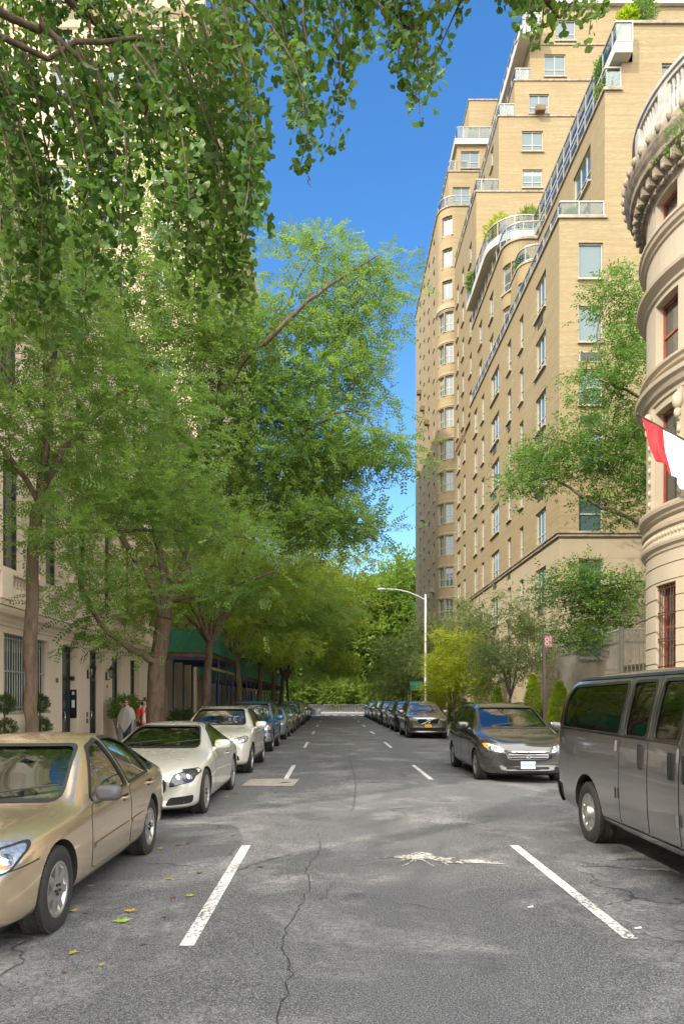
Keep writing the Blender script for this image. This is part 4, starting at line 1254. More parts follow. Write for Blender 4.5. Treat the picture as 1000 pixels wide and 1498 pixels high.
def make_tree(name, label, trunk, limbs, clumps, leaf, bark, tpls, per=40, size=.2, twig_r=.012, plate=(.38, .12), group=None, seed=1, sides=9, droop=.15, cat='tree', updir=.9, wob=.03, reach=.35, kind=None):
    """trunk and limbs: lists of (x,y,z,r); clumps: (x,y,z,rx,ry,rz,n) regions that the twigs reach for"""
    rr = random.Random(seed); rg = np.random.default_rng(seed)
    bx, by, bz = trunk[0][:3]
    t = thing(name, label, cat, (bx, by, bz), 0, group)
    mb = MB(); nodes = []
    tl = smooth_line(trunk, .3, wob, rr)
    # root flare
    mb.tube([(q[0], q[1], q[2] - (.1 if i == 0 else 0)) for i, q in enumerate(tl)], [q[3] * (1 + .35 * max(0, 1 - (q[2] - bz) / .5)) * rr.uniform(.95, 1.06) for q in tl], sides + 3)
    for q in tl[len(tl) * 2 // 3:]: nodes.append(tuple(q[:3]))
    for lb in limbs:
        ll = smooth_line(lb, .3, wob * 1.2, rr)
        mb.tube([q[:3] for q in ll], [q[3] * rr.uniform(.93, 1.07) for q in ll], sides)
        for q in ll[1:]: nodes.append(tuple(q[:3]))
    pts = []
    for (x, y, z, rx, ry, rz, n) in clumps:
        k = 0
        while k < n:
            d = Vector((rr.gauss(0, 1), rr.gauss(0, 1), rr.gauss(0, 1))).normalized() * rr.random() ** .42
            pts.append((x + d.x * rx, y + d.y * ry, z + d.z * rz)); k += 1
    nodes = np.array(nodes)
    pts = np.array(pts)
    d0 = np.min(np.linalg.norm(pts[:, None] - nodes[None], axis=2), axis=1) if len(pts) * len(nodes) < 4e6 else np.linalg.norm(pts - nodes.mean(0), axis=1)
    order = np.argsort(d0)
    pos = []; ax = []; sc = []
    NL = [nodes]
    allnodes = nodes
    for c, i in enumerate(order):
        p = pts[i]
        v = p - allnodes
        dist = np.linalg.norm(v, axis=1) + .5 * np.maximum(0, -v[:, 2])
        j = int(np.argmin(dist)); a = allnodes[j]; L = np.linalg.norm(p - a)
        if L < .05: continue
        n = 4
        mid = []
        sag = rr.uniform(.03, .12) * L
        side = np.array([rr.uniform(-1, 1), rr.uniform(-1, 1), rr.uniform(-.3, .6)]) * L * .10
        for k in range(n + 1):
            q = k / n
            mid.append(a + (p - a) * q + np.array([0, 0, sag * math.sin(q * PI)]) + side * math.sin(q * PI))
        r0 = min(.045, twig_r * (1 + L * .6))
        mb.tube(mid, [r0 * (1 - .75 * k / n) for k in range(n + 1)], 5, caps=False)
        allnodes = np.vstack([allnodes, np.array(mid[2:])])
        out = (p - a) / L
        m = max(3, int(per * rr.uniform(.6, 1.4)))
        q = rg.uniform(reach, 1.15, m)[:, None]
        base = a + (p - a) * q + np.array([0, 0, 1]) * (sag * np.sin(np.clip(q, 0, 1) * PI))
        off = rg.normal(0, 1, (m, 3)) * np.array([plate[0], plate[0], plate[1]])
        off[:, 2] -= droop * (off[:, 0] ** 2 + off[:, 1] ** 2) / max(.05, plate[0])
        pos.append(base + off)
        h = rg.normal(0, .55, (m, 3)); h[:, 2] *= .5
        ax.append(out[None] * .75 + off / max(plate[0], .05) * .45 + h)
        sc.append(size * rg.uniform(.7, 1.3, m))
    pos = np.concatenate(pos); ax = np.concatenate(ax); sc = np.concatenate(sc)
    up = rg.normal(0, .55, (len(pos), 3)); up[:, 2] += updir
    tr = wbuild(mb, 'trunk', bark, t, fix=False)
    cr = scatter('crown', tpls, pos, ax, up, sc, leaf, t); cr.location = -Vector(t.location)
    return t

def pc(x, y, Y, rx, ry, rd, n):
    """a clump of twigs round a photograph place at depth Y; radii given in pixels there, depth in metres"""
    p = PX(x, y, Y); k = Y / 1045.0
    return (p.x, p.y, p.z, rx * k, rd, ry * k, n)
def pl(Y, *pts):
    """limb through photograph places (x, y, radius[, depth])"""
    return [(*PX(q[0], q[1], q[3] if len(q) > 3 else Y), q[2]) for q in pts]

# ---- slender honey locust, nearest on the left
make_tree('street_tree', 'slender street tree with a thin straight trunk nearest on the left pavement',
    [(-4.78, 11.4, .09, .112), (-4.80, 11.4, 1.6, .102), (-4.79, 11.4, 2.4, .106), (-4.80, 11.4, 3.0, .098), *pl(11.4, (47, 815, .09), (56, 740, .095))],
    [pl(11.4, (56, 742, .08), (62, 690, .07), (66, 620, .055), (74, 560, .045, 11.6), (82, 500, .035, 11.8), (95, 430, .02, 12)),
     pl(11.4, (58, 725, .06), (95, 660, .05), (130, 615, .042, 11.8), (170, 580, .03, 12.2), (230, 540, .015, 12.6)),
     pl(11.4, (56, 730, .05), (25, 680, .04, 11.2), (-10, 640, .03, 11), (-70, 590, .015, 10.8)),
     pl(11.4, (48, 815, .055), (70, 795, .045), (100, 776, .04, 11.6), (200, 778, .03, 12), (290, 780, .02, 12.4), (370, 790, .01, 12.7)),
     pl(11.4, (66, 620, .04), (20, 560, .03, 11.0), (-20, 500, .02, 10.8)),
     pl(11.4, (80, 500, .03), (60, 420, .02, 11.2), (40, 340, .012, 11))],
    [pc(60, 610, 11.4, 120, 90, 1.6, 40), pc(200, 590, 12.2, 100, 60, 1.2, 34), pc(210, 720, 12.0, 130, 55, 1.2, 44), pc(40, 470, 11.4, 110, 80, 1.5, 36),
     pc(-90, 620, 11, 110, 150, 1.8, 30), pc(330, 780, 12.5, 70, 22, .8, 18), pc(70, 780, 11.2, 80, 50, 1.0, 16), pc(40, 350, 11.2, 120, 70, 1.4, 22), pc(150, 480, 12, 70, 60, 1.2, 18)],
    M['leaf_locust'], M['bark'], PINN, per=20, size=.27, plate=(.34, .06), seed=3, twig_r=.006)

# ---- thick locust by the people
make_tree('street_tree', 'thick trunked street tree forking low, beside the two people on the left pavement',
    [(-4.76, 19.4, .09, .27), *pl(19.4, (229, 1010, .235), (234, 950, .215), (241, 905, .22))],
    [pl(19.4, (241, 906, .15), (252, 872, .13), (268, 845, .12), (300, 800, .10, 19.2), (345, 720, .075, 19), (430, 640, .05, 18.6), (520, 600, .03, 18.3), (560, 655, .012, 18.2)),
     pl(19.4, (240, 905, .14), (240, 870, .12), (236, 830, .10, 19.8), (220, 740, .08, 20.2), (200, 640, .06, 20.6), (190, 520, .04, 21), (180, 420, .02, 21)),
     pl(19.4, (238, 908, .12), (222, 858, .10), (196, 815, .08, 19.0), (160, 760, .06, 18.6), (120, 690, .03, 18.3)),
     pl(19.4, (234, 972, .11), (192, 948, .085, 18.8), (146, 910, .06, 18.2), (112, 836, .035, 17.8), (105, 790, .02, 17.6)),
     pl(19.4, (252, 872, .08), (275, 790, .065, 20), (300, 680, .055, 20.4), (320, 560, .045, 20.6), (330, 450, .03, 20.6), (340, 380, .02, 20.6)),
     pl(19.4, (300, 690, .075, 20.2), (345, 545, .07, 18.6), (400, 490, .058, 17.9), (450, 440, .045, 17.8), (510, 400, .03, 18.0), (550, 375, .014, 18.2)),
     pl(19.4, (345, 720, .05, 19), (420, 735, .04, 18.6), (490, 765, .025, 18.4), (550, 790, .012, 18.3)),
     pl(19.4, (252, 880, .07), (300, 872, .05, 18.6), (360, 850, .035, 18.0), (420, 830, .015, 17.6)),
     pl(19.4, (400, 490, .03, 19.2), (440, 400, .022, 19), (480, 340, .012, 19))],
    [pc(260, 680, 19.6, 130, 90, 2.4, 74), pc(400, 590, 19.2, 120, 80, 2.4, 85), pc(480, 450, 18.9, 85, 60, 1.6, 34), pc(380, 500, 19.5, 90, 60, 2, 45), pc(540, 400, 18.7, 32, 48, .9, 15),
     pc(475, 372, 19, 50, 28, .9, 12), pc(505, 545, 18.6, 50, 60, 1.4, 30), pc(548, 655, 18.3, 42, 26, .8, 18), pc(420, 700, 19, 110, 70, 2.2, 70), pc(300, 500, 20.4, 100, 100, 2.4, 60),
     pc(190, 460, 20.8, 120, 120, 2.4, 70), pc(140, 860, 18.0, 60, 45, 1.0, 20), pc(470, 765, 18.4, 85, 35, 1.4, 40), pc(345, 850, 18.4, 80, 28, 1.1, 20), pc(150, 700, 18.6, 80, 70, 1.8, 36),
     pc(170, 925, 18.4, 50, 20, .7, 7), pc(100, 330, 20, 140, 130, 2.5, 40), pc(250, 280, 20.6, 110, 100, 2.2, 40), pc(310, 420, 20.4, 50, 50, 1.5, 16), pc(480, 650, 18.7, 60, 50, 1.4, 32)],
    M['leaf_locust'], M['bark'], PINN, per=19, size=.41, plate=(.50, .08), seed=8, twig_r=.010, sides=10)

# ---- the rest of the left row
def row_tree(name, label, x, y, h, rad, leaf, seed, tpls=SIMP, per=26, size=.36, bark='bark', lean=.8, n=120, tr=.17, low=3.6, **kw):
    rr = random.Random(seed)
    tz = low + .4
    trunk = [(x, y, .09, tr), (x + rr.uniform(-.1, .1), y, 1.6, tr * .9), (x + rr.uniform(-.1, .2), y, tz, tr * .8)]
    tp = trunk[-1]
    limbs = []; cl = []
    k = 7
    for i in range(k):
        a = 2 * PI * i / k + rr.uniform(-.4, .4); el = rr.uniform(.35, 1.2)
        L = rad * rr.uniform(.8, 1.1)
        e = (tp[0] + lean * .6 + math.cos(a) * L * math.cos(el * .8), y + math.sin(a) * L * math.cos(el * .8), min(h * .9, tz + (h - tz) * rr.uniform(.25, .85)))
        m = (tp[0] + (e[0] - tp[0]) * .45, y + (e[1] - y) * .45, tz + (e[2] - tz) * .62)
        limbs.append([(tp[0], y, tz - .1, tr * .5), (*m, tr * .32), (*e, tr * .1)])
        cl.append((e[0], e[1], e[2], rad * .48, rad * .48, (h - tz) * .2, n // 10))
    limbs.append([(tp[0], y, tz - .05, tr * .6), (tp[0] + lean * .3, y + .2, (tz + h) / 2, tr * .4), (tp[0] + lean * .5, y, h * .92, tr * .12)])
    cl.append((tp[0] + lean, y, tz + (h - tz) * .52, rad * .85, rad * .85, (h - tz) * .46, n // 3))
    for i in range(4):
        a = rr.uniform(0, 2 * PI); cl.append((tp[0] + lean + math.cos(a) * rad * .7, y + math.sin(a) * rad * .7, tz + (h - tz) * rr.uniform(.05, .4), rad * .4, rad * .4, .8, n // 14))
    return make_tree(name, label, trunk, limbs, cl, M[leaf], M[bark], tpls, per, size, .012, kw.pop('plate', (.45, .16)), seed=seed, sides=7, **kw)
row_tree('street_tree', 'airy street tree added unseen behind the photographer to dapple the road', -5.2, -1.4, 10.5, 5.0, 'leaf_locust', 19, PINN_B, per=30, size=.38, plate=(.24, .12), n=45, lean=.4)  # unseen tree added to break the sun on the road into dapples
row_tree('street_tree', 'third street tree on the left pavement, in front of the nearer scaffold shed', -4.8, 27.5, 11.5, 4.3, 'leaf_locust2', 21, PINN_B, per=40, size=.36, plate=(.5, .10), n=150, lean=1.0)
row_tree('street_tree', 'fourth street tree on the left, spreading over the farther scaffold shed', -4.9, 37, 12.5, 5.0, 'leaf_locust', 22, PINN_B, per=40, size=.42, plate=(.55, .12), n=150, lean=1.4)
row_tree('street_tree', 'fifth street tree on the left row, halfway along the scaffold', -4.9, 47, 13.5, 5.4, 'leaf_locust2', 23, SIMP, per=34, size=.42, n=150, lean=1.8)
row_tree('street_tree', 'sixth street tree on the left row, yellowish over the parked cars', -4.9, 58, 14.5, 5.6, 'leaf_locust2', 24, SIMP, per=34, size=.46, n=140, lean=2.0)
row_tree('street_tree', 'seventh street tree on the left row, last but one before the avenue', -4.9, 68, 14.5, 5.4, 'leaf_locust', 25, SIMP, per=34, size=.5, n=130, lean=1.6)
row_tree('street_tree', 'eighth street tree on the left row, at the avenue corner', -4.9, 78, 14, 5.2, 'leaf_locust2', 26, SIMP, per=34, size=.5, n=130, lean=1.6)

# ---- right side
row_tree('street_tree', 'yellow green young tree on the right pavement, next to the lamp post', 7.1, 41.5, 6.5, 1.9, 'leaf_yellow', 31, SIMP, per=30, size=.27, n=110, tr=.06, low=.9, lean=.1, plate=(.26, .16), bark='bark_g')
row_tree('street_tree', 'sparse grey green young tree in front of the tan corner', 8.25, 33, 7.3, 1.9, 'leaf_grey', 32, SIMP, per=24, size=.22, n=120, tr=.07, low=1.6, lean=-.1, plate=(.30, .2), bark='bark_g')
row_tree('street_tree', 'grey green tree with thin top rising behind the yellow green tree', 7.6, 47.5, 8.4, 2.3, 'leaf_grey', 33, SIMP, per=26, size=.28, n=110, tr=.08, low=1.8, lean=0, plate=(.34, .22), bark='bark_g')
row_tree('street_tree', 'dull green tree on the right row beyond the lamp post', 7.2, 60, 8.2, 2.8, 'leaf_grey', 34, SIMP, per=24, size=.34, n=110, tr=.09, low=1.2, lean=-.4, bark='bark_g')
row_tree('street_tree', 'last dull green tree on the right row before the avenue', 7.2, 74, 8.6, 3.0, 'leaf_park', 35, SIMP, per=24, size=.38, n=100, tr=.1, low=1.6, lean=-.3, bark='bark_g')
# elm in the yard behind the bar fence, hidden trunk, boughs reaching out over the pavement
make_tree('yard_tree', 'leafy elm reaching out from the yard between townhouse and tan building',
    [(13.6, 28.8, .05, .24), (13.5, 28.7, 3, .21), (13.3, 28.5, 6, .2), (13.2, 28.4, 8.2, .17)],
    [[(13.2, 28.4, 8.0, .12), *pl(27.5, (950, 772, .09), (880, 742, .07), (800, 700, .04), (735, 725, .012))],
     [(13.2, 28.4, 8.3, .11), *pl(27.5, (945, 600, .06), (895, 560, .045), (872, 490, .03), (892, 395, .010))],
     [(13.2, 28.4, 8.2, .11), *pl(27.5, (950, 690, .08), (870, 660, .05), (790, 640, .02), (750, 650, .01))],
     [(13.3, 28.5, 6.0, .10), *pl(26.8, (955, 850, .06), (890, 855, .04), (820, 870, .015))],
     [(13.4, 28.6, 4.5, .08), *pl(26.4, (960, 905, .05), (900, 925, .03), (840, 955, .01))],
     [(13.2, 28.4, 8.3, .11), (13.4, 28.6, 12, .08), (13.2, 28.8, 16, .04), (13, 28.8, 19, .01)]],
    [pc(890, 550, 27.3, 55, 55, 1.2, 44), pc(893, 430, 27.4, 32, 45, .8, 22), pc(850, 650, 27.2, 95, 45, 1.3, 60), pc(775, 690, 27.2, 50, 48, 1.0, 36), pc(905, 700, 27.2, 60, 60, 1.3, 44),
     pc(860, 848, 26.6, 85, 34, 1.0, 50), pc(900, 890, 26.6, 55, 36, 1.0, 30), pc(845, 925, 26.3, 40, 28, .7, 18), pc(925, 480, 27.6, 30, 60, 1.0, 20), pc(930, 620, 27.5, 40, 40, 1, 20),
     (13.6, 28.8, 12, 2.6, 2.4, 3.5, 60), (13.4, 28.8, 17, 2, 2, 2, 30)],
    M['leaf_elm'], M['bark_g'], SIMP, per=27, size=.25, plate=(.36, .13), seed=41, twig_r=.008)

# ---- ginkgo overhead: trunk beside the photographer, long hanging shoots
def ginkgo():
    rr = random.Random(77); rg = np.random.default_rng(77)
    t = thing('ginkgo_tree', 'ginkgo hanging long leafy shoots into the upper left corner', 'tree', (-4.85, 3.4, .09))
    mb = MB()
    tr = smooth_line([(-4.85, 3.4, .0, .24), (-4.8, 3.4, 3, .21), (-4.7, 3.5, 6, .19), (-4.6, 3.6, 9, .15), (-4.5, 3.6, 13, .05)], .4, .03, rr)
    mb.tube([q[:3] for q in tr], [q[3] for q in tr], 12)
    boughs = [
        [(-4.65, 3.5, 7.0, .075), *pl(6, (0, 14, .034), (60, 42, .028), (110, 85, .022), (150, 150, .012, 6.3))],
        [(-4.65, 3.5, 7.4, .07), *pl(6, (-10, 50, .024, 5.7), (110, 60, .022, 6.0), (240, 62, .014, 6.4))],
        [(-4.6, 3.6, 8.2, .10), (-3, 4.6, 8.4, .07), (-1.4, 5.6, 8.3, .05), (.2, 6.2, 8.0, .03), (.75, 6.4, 7.7, .012)],
        [(-4.6, 3.6, 8.8, .09), (-2.6, 4.2, 9.1, .06), (-.4, 5.2, 9.0, .045), (1.2, 6.0, 8.3, .03), (2.0, 6.3, 7.75, .012)],
        [(-4.6, 3.6, 8.0, .08), (-3.4, 5.0, 8.2, .05), (-2.2, 6.6, 8.0, .03), (-1.2, 7.4, 7.6, .012)],
        [(-4.6, 3.6, 9.5, .08), (-3.2, 2.6, 10.2, .05), (-1.2, 2.4, 10.2, .03), (.6, 2.6, 9.6, .012)],
        [(-4.6, 3.6, 10, .07), (-5.6, 1.6, 11, .05), (-5.0, .2, 11.2, .02)]]
    for b in boughs:
        ll = smooth_line(b, .25, .025, rr); mb.tube([q[:3] for q in ll], [q[3] for q in ll], 8)
    S = [  # hanging shoots: start, end (photograph places), depth
        (585, -70, 612, 165, 6.2), (545, -70, 580, 118, 6.4), (505, -70, 592, 95, 6.1), (480, -60, 492, 108, 6.3), (462, -60, 484, 212, 6.0), (425, -60, 442, 246, 6.1),
        (400, -40, 455, 165, 6.4), (372, -40, 440, 200, 5.9), (345, -30, 380, 222, 6.2), (330, -20, 368, 330, 6.0), (300, 10, 362, 300, 6.3), (292, 30, 352, 410, 5.9),
        (300, 150, 338, 480, 6.2), (255, 60, 318, 400, 6.0), (230, 60, 285, 440, 6.4), (210, 50, 262, 340, 5.8), (180, 70, 250, 400, 6.1), (160, 60, 185, 320, 6.3),
        (140, 90, 175, 440, 6.0), (115, 70, 135, 350, 6.2), (85, 60, 112, 440, 5.9), (62, 100, 118, 480, 6.2), (30, 60, 62, 390, 6.0), (8, 90, 66, 500, 6.3), (-25, 60, 32, 470, 5.9),
        (-50, 180, 12, 480, 6.1), (275, 40, 290, 200, 6.5), (320, 0, 300, 150, 6.6), (240, 20, 225, 210, 6.6), (60, 20, 30, 180, 6.4), (130, 30, 95, 220, 6.5), (190, 20, 205, 170, 6.6),
        (-40, -20, 5, 260, 6.4), (405, -70, 420, 120, 6.5), (520, -70, 530, 60, 6.6), (750, -80, 768, 50, 6.2), (800, -90, 790, 55, 6.3), (832, -60, 862, 48, 6.1), (815, -80, 838, 20, 6.4),
        (330, 300, 345, 470, 6.05), (355, -40, 410, 80, 6.7), (300, -40, 345, 60, 6.8), (240, -40, 290, 70, 6.8), (170, -50, 230, 80, 6.8), (100, -50, 170, 70, 6.8), (40, -50, 90, 80, 6.8), (-20, -40, 20, 120, 6.7),
        (440, -60, 470, 60, 6.8), (490, -80, 540, 20, 6.8), (560, -80, 600, 40, 6.5)]
    extra = []
    for (x0, y0, x1, y1, Y) in list(S):
        if x0 < 400:
            extra.append((x0 + rr.uniform(-25, 25), y0 + rr.uniform(-20, 60), x1 + rr.uniform(-30, 30), y1 - rr.uniform(10, 130), Y + rr.uniform(-.6, .9)))
    S += extra
    pos = []; ax = []; sc = []
    shoots = []
    for (x0, y0, x1, y1, Y) in S:
        a = PX(x0, y0, Y); b = PX(x1, y1, Y + rr.uniform(-.25, .15))
        L = (b - a).length; n = max(5, int(L / .22))
        bow = Vector((rr.uniform(.02, .12), rr.uniform(-.1, .1), .0)) * L
        pts = []
        for k in range(n + 1):
            q = k / n
            pts.append(a.lerp(b, q) + bow * math.sin(q * PI) + Vector((rr.uniform(-.02, .02), rr.uniform(-.02, .02), 0)))
        shoots.append(pts)
    # overhead crown out of the frame: the same shoots, shorter, along the upper boughs
    for b in boughs[2:]:
        ll = smooth_line(b, .12, .03, rr)
        for q in ll[5:]:
            if rr.random() < .9:
                p = Vector(q[:3]); d = Vector((rr.uniform(-1, 1), rr.uniform(-1, 1), rr.uniform(-.4, .5)))
                if p.y > 4.3 and p.z + d.z < CAMH + p.y * 1.0: d.z = abs(d.z) + .3
                e = p + d * rr.uniform(.5, 1.2); pts = [p.lerp(e, k / 5) + Vector((0, 0, -.1 * (k / 5) ** 2)) for k in range(6)]
                shoots.append(pts)
    for pts in shoots:
        mb.tube(pts, [.011 * (1 - .8 * k / (len(pts) - 1)) + .0015 for k in range(len(pts))], 5, caps=False)
        L = sum((q - p).length for p, q in zip(pts, pts[1:]))
        ns = int(L / .038)
        for s in range(ns):
            f = (s + rr.random()) / ns * (len(pts) - 1); k = min(len(pts) - 2, int(f)); p = pts[k].lerp(pts[k + 1], f - k)
            for _ in range(rr.choice((2, 3, 4, 5))):
                d = Vector((rr.gauss(0, .7), rr.gauss(0, .7), rr.gauss(-.3, .5)))
                if d.length < .1: continue
                d.normalize()
                r = rr.uniform(.034, .068)
                c = p + d * (r * .9 + rr.uniform(.01, .07))
                pos.append(c); ax.append(d + Vector((0, 0, -.55))); sc.append(r)
    pos = np.array([tuple(p) for p in pos]); ax = np.array([tuple(p) for p in ax])
    up = rg.normal(0, .8, (len(pos), 3)); up[:, 1] -= .3; up[:, 2] += .3
    wbuild(mb, 'trunk', M['bark'], t, fix=False)
    cr = scatter('crown', GINK, pos, ax, up, np.array(sc), M['leaf_ginkgo'], t); cr.location = -Vector(t.location)
ginkgo()
# a twig of another street tree by the right-hand cornice
make_tree('street_tree', 'street tree on the near right, only a leafy branch end showing by the cornice', [(6.3, 8.2, .09, .2), (6.3, 8.2, 4, .18), (6.2, 8.4, 8, .14), (6.3, 8.6, 11, .06)],
    [[(6.2, 8.4, 7.8, .07), (5.7, 9.4, 9, .04), (5.15, 10, 9.75, .008)], [(6.2, 8.4, 8, .07), (7.6, 8.6, 10, .03), (8.6, 8.8, 11, .01)], [(6.2, 8.4, 8.4, .07), (6.4, 6.4, 10.4, .04), (6.6, 5, 11, .012)]],
    [pc(1004, 190, 10, 10, 14, .25, 3), (8.6, 8.4, 11, 1.4, 1.2, 1.2, 40), (7.2, 4.6, 11, 1.3, 1.3, 1.2, 35), (7.2, 7.4, 12.6, 1.2, 1.2, 1.0, 35)],
    M['leaf_elm'], M['bark_g'], SIMP, per=11, size=.13, plate=(.12, .08), seed=52, twig_r=.006)

# ---- park beyond the avenue
def park_tree(label, x, y, h, rad, leaf, seed, low=5.0, n=150, size=1.0):
    return row_tree('park_tree', label, x, y, h, rad, leaf, seed, SIMP_B, per=40, size=size, n=n, tr=.38, low=low, lean=0, plate=(1.2, .6), cat='tree')
pt = [(10.5, 118, 27, 7.5, 'leaf_park', 'tallest dark green park tree, right of the street axis by the tan building'), (3.0, 116, 22, 6.0, 'leaf_park', 'green park tree straight ahead above the crowd barriers'),
      (-4.5, 119, 23, 7, 'leaf_park', 'green park tree left of the street axis, thick leaning stem'), (-13, 117, 24, 7.5, 'leaf_park', 'wide park tree behind the left row of street trees'), (17, 124, 25, 8, 'leaf_park', 'park tree half hidden by the far tan building'),
      (6.5, 124, 17, 5.5, 'leaf_park2', 'yellowish park tree low between the two dark ones'), (-1, 126, 19, 6, 'leaf_park2', 'yellow green park tree behind the straight-ahead tree'), (-9, 130, 27, 8, 'leaf_park', 'tall park tree deep behind the left row'),
      (13, 134, 29, 8.5, 'leaf_park', 'tall deep park tree behind the tallest one'), (-24, 122, 26, 8.5, 'leaf_park', 'park tree farthest left behind the tall stone building'), (27, 122, 25, 8, 'leaf_park', 'park tree farthest right behind the tan buildings')]
for i, (x, y, h, rad, leaf, lab) in enumerate(pt): park_tree(lab, x, y, h, rad, leaf, 60 + i)
g = MB(); g.quad((-300, 109.6, .1), (300, 109.6, .1), (300, 700, 8), (-300, 700, 8)); structure(g, 'park_ground', simple('park_grass', (.05, .085, .02), .9, 0, .4, .4))

for i, (x, y, h, rad, leaf, lab) in enumerate([(-14, 150, 24, 9, 'leaf_park', 'deep park tree closing the view on the left'), (-2, 155, 22, 9, 'leaf_park2', 'deep park tree closing the view at the street axis'), (9, 152, 24, 9, 'leaf_park', 'deep park tree closing the view right of the axis'), (21, 150, 25, 9, 'leaf_park', 'deep park tree closing the view on the far right'), (-28, 148, 24, 9, 'leaf_park', 'deep park tree at the far left of the park')]):
    park_tree(lab, x, y, h, rad, leaf, 80 + i, low=.8, n=230, size=1.25)
# ---- bushes: leaves over a bumpy volume
def bush(name, label, cat, loc, shapes, leaf, tpls, n, size, stem=None, group=None, seed=1, bark='bark', pot=None):
    rr = random.Random(seed); rg = np.random.default_rng(seed)
    t = thing(name, label, cat, loc, 0, group)
    P = []; D = []
    for (x, y, z, rx, ry, rz, fr) in shapes:
        m = int(n * fr); d = unit(rg.normal(0, 1, (m, 3)))
        rad = rg.uniform(.55, 1.02, (m, 1)) * (1 + .10 * np.sin(d[:, :1] * 7 + seed) * np.cos(d[:, 2:3] * 6))
        if rx < 0:     # cone: taper upwards
            h = rg.random((m, 1)) ** 1.25; a = rg.uniform(0, 2 * PI, (m, 1)); q = (1 - h) ** .75 * rg.uniform(.75, 1.03, (m, 1)) * (1 + .1 * np.sin(a * 5 + h * 20))
            d = np.hstack([np.cos(a), np.sin(a), .6 + 0 * a]); P.append(np.hstack([x - rx * q * np.cos(a), y + ry * q * np.sin(a), z + rz * h])); D.append(d)
        else: P.append(np.array([x, y, z]) + d * rad * np.array([rx, ry, rz])); D.append(d)
    P = np.concatenate(P); D = np.concatenate(D)
    up = rg.normal(0, .5, P.shape); up[:, 2] += .6
    mb = MB()
    for s in (stem or [[(0, 0, 0), (0, 0, shapes[0][2])]]): mb.tube(s, [.035 * (1 - .5 * i / (len(s) - 1)) for i in range(len(s))], 7)
    mb.build('stem', M[bark], t, fix=False)
    scatter('foliage', tpls, P, D + rg.normal(0, .45, P.shape), up, size * rg.uniform(.7, 1.3, len(P)), M[leaf], t)
    return t
SM = [tpl_simple(6, .5, .8, s) for s in range(4)]
for i, (x, y, h, r, lab) in enumerate([(8.7, 31, 2.75, .55, 'bright cone shaped evergreen in front of the tan corner, taller one'), (8.95, 28.2, 2.35, .60, 'bright cone shaped evergreen close behind the van'),
                                       (8.4, 36.5, 2.3, .5, 'bright cone shaped evergreen by the sparse grey green tree')]):
    bush('evergreen_shrub', lab, 'shrub', (x, y, .09), [(0, 0, .12, -r, r, h - .1, 1)], 'leaf_cone', SM, 2600, .11, seed=90 + i)
for i, (x, y, r, lab, lf) in enumerate([(8.8, 29.6, .62, 'round green shrub between the two evergreens by the van', 'leaf_box'), (8.3, 34.4, .6, 'low round shrub at the foot of the sparse tree', 'leaf_box'), (7.6, 39, .8, 'dark shrub under the yellow green tree', 'leaf_box'),
                                    (7.9, 44, .9, 'dark shrub left of the yellow green tree', 'leaf_box'), (7.7, 51, 1.0, 'dark green shrub behind the lamp post', 'leaf_box'), (7.7, 56, 1.0, 'dark shrub in front of the green awning', 'leaf_box')]):
    bush('round_shrub', lab, 'shrub', (x, y, .09), [(0, 0, r * .9, r, r, r, .7), (r * .5, .2, r * .7, r * .6, r * .6, r * .6, .3)], lf, SM, 1500, .13, seed=110 + i)
for i, (x, y, r, lab) in enumerate([(.4, 111.5, 3.1, 'bright green bush at the end of the street, left of the axis'), (6.2, 111.2, 2.5, 'bright green bush at the end of the street, right of the axis'), (-5.5, 112, 3.0, 'green bush behind the crowd barriers on the left'), (11, 112, 3, 'green bush hidden behind the right row of cars'), (-11, 113, 3.2, 'dark bush at the far left of the park edge'), (3.2, 114.5, 3.4, 'tall bush between the two bright ones at the street end'), (-2.5, 115, 3.6, 'tall bush left of the two bright ones at the street end'), (8.6, 115, 3.4, 'tall bush right of the two bright ones at the street end')]):
    bush('park_bush', lab, 'bush', (x, y, .1), [(0, 0, r * .8, r, r, r * .8, .7), (r * .7, .3, r * .6, r * .6, r * .6, r * .5, .3)], 'leaf_park2', SM, 1500, .62, seed=130 + i)
# terrace plants
P_ = [(10.9, 47.2, 31.65, 1.0, 'leaf_yellow', 'golden shrub on the white curved terrace'), (12.6, 46.2, 31.65, .9, 'leaf_park', 'weeping dark green plant on the white terrace'), (13.2, 34.5, 31.65, .55, 'leaf_elm', 'green plant behind the glass of the topmost near terrace'),
      (12.9, 33.5, 29.9, .5, 'leaf_park', 'dark plant behind the glass of the corner terrace'), (11.2, 33.6, 23.98, .35, 'leaf_elm', 'small plants behind the lowest corner railing'), (14.4, 33.4, 33.0, .75, 'leaf_elm', 'grassy plant spilling over the top wall edge'),
      (13.7, 33.3, 33.0, .45, 'leaf_cone', 'small upright conifer on the top wall edge'), (11.3, 42.6, 27.3, .4, 'leaf_elm', 'small shrub on the curved brick terrace'), (10.3, 52, 31.65, .6, 'leaf_elm', 'plant trailing over the far end of the white terrace')]
for i, (x, y, z, r, lf, lab) in enumerate(P_):
    bush('terrace_plant', lab, 'plant', (x, y, z), [(0, 0, r * .9, r, r, r, .6), (.1, 0, r * 1.5, r * .6, r * .6, r * .7, .4)], lf, SM, 700, .17, seed=150 + i)
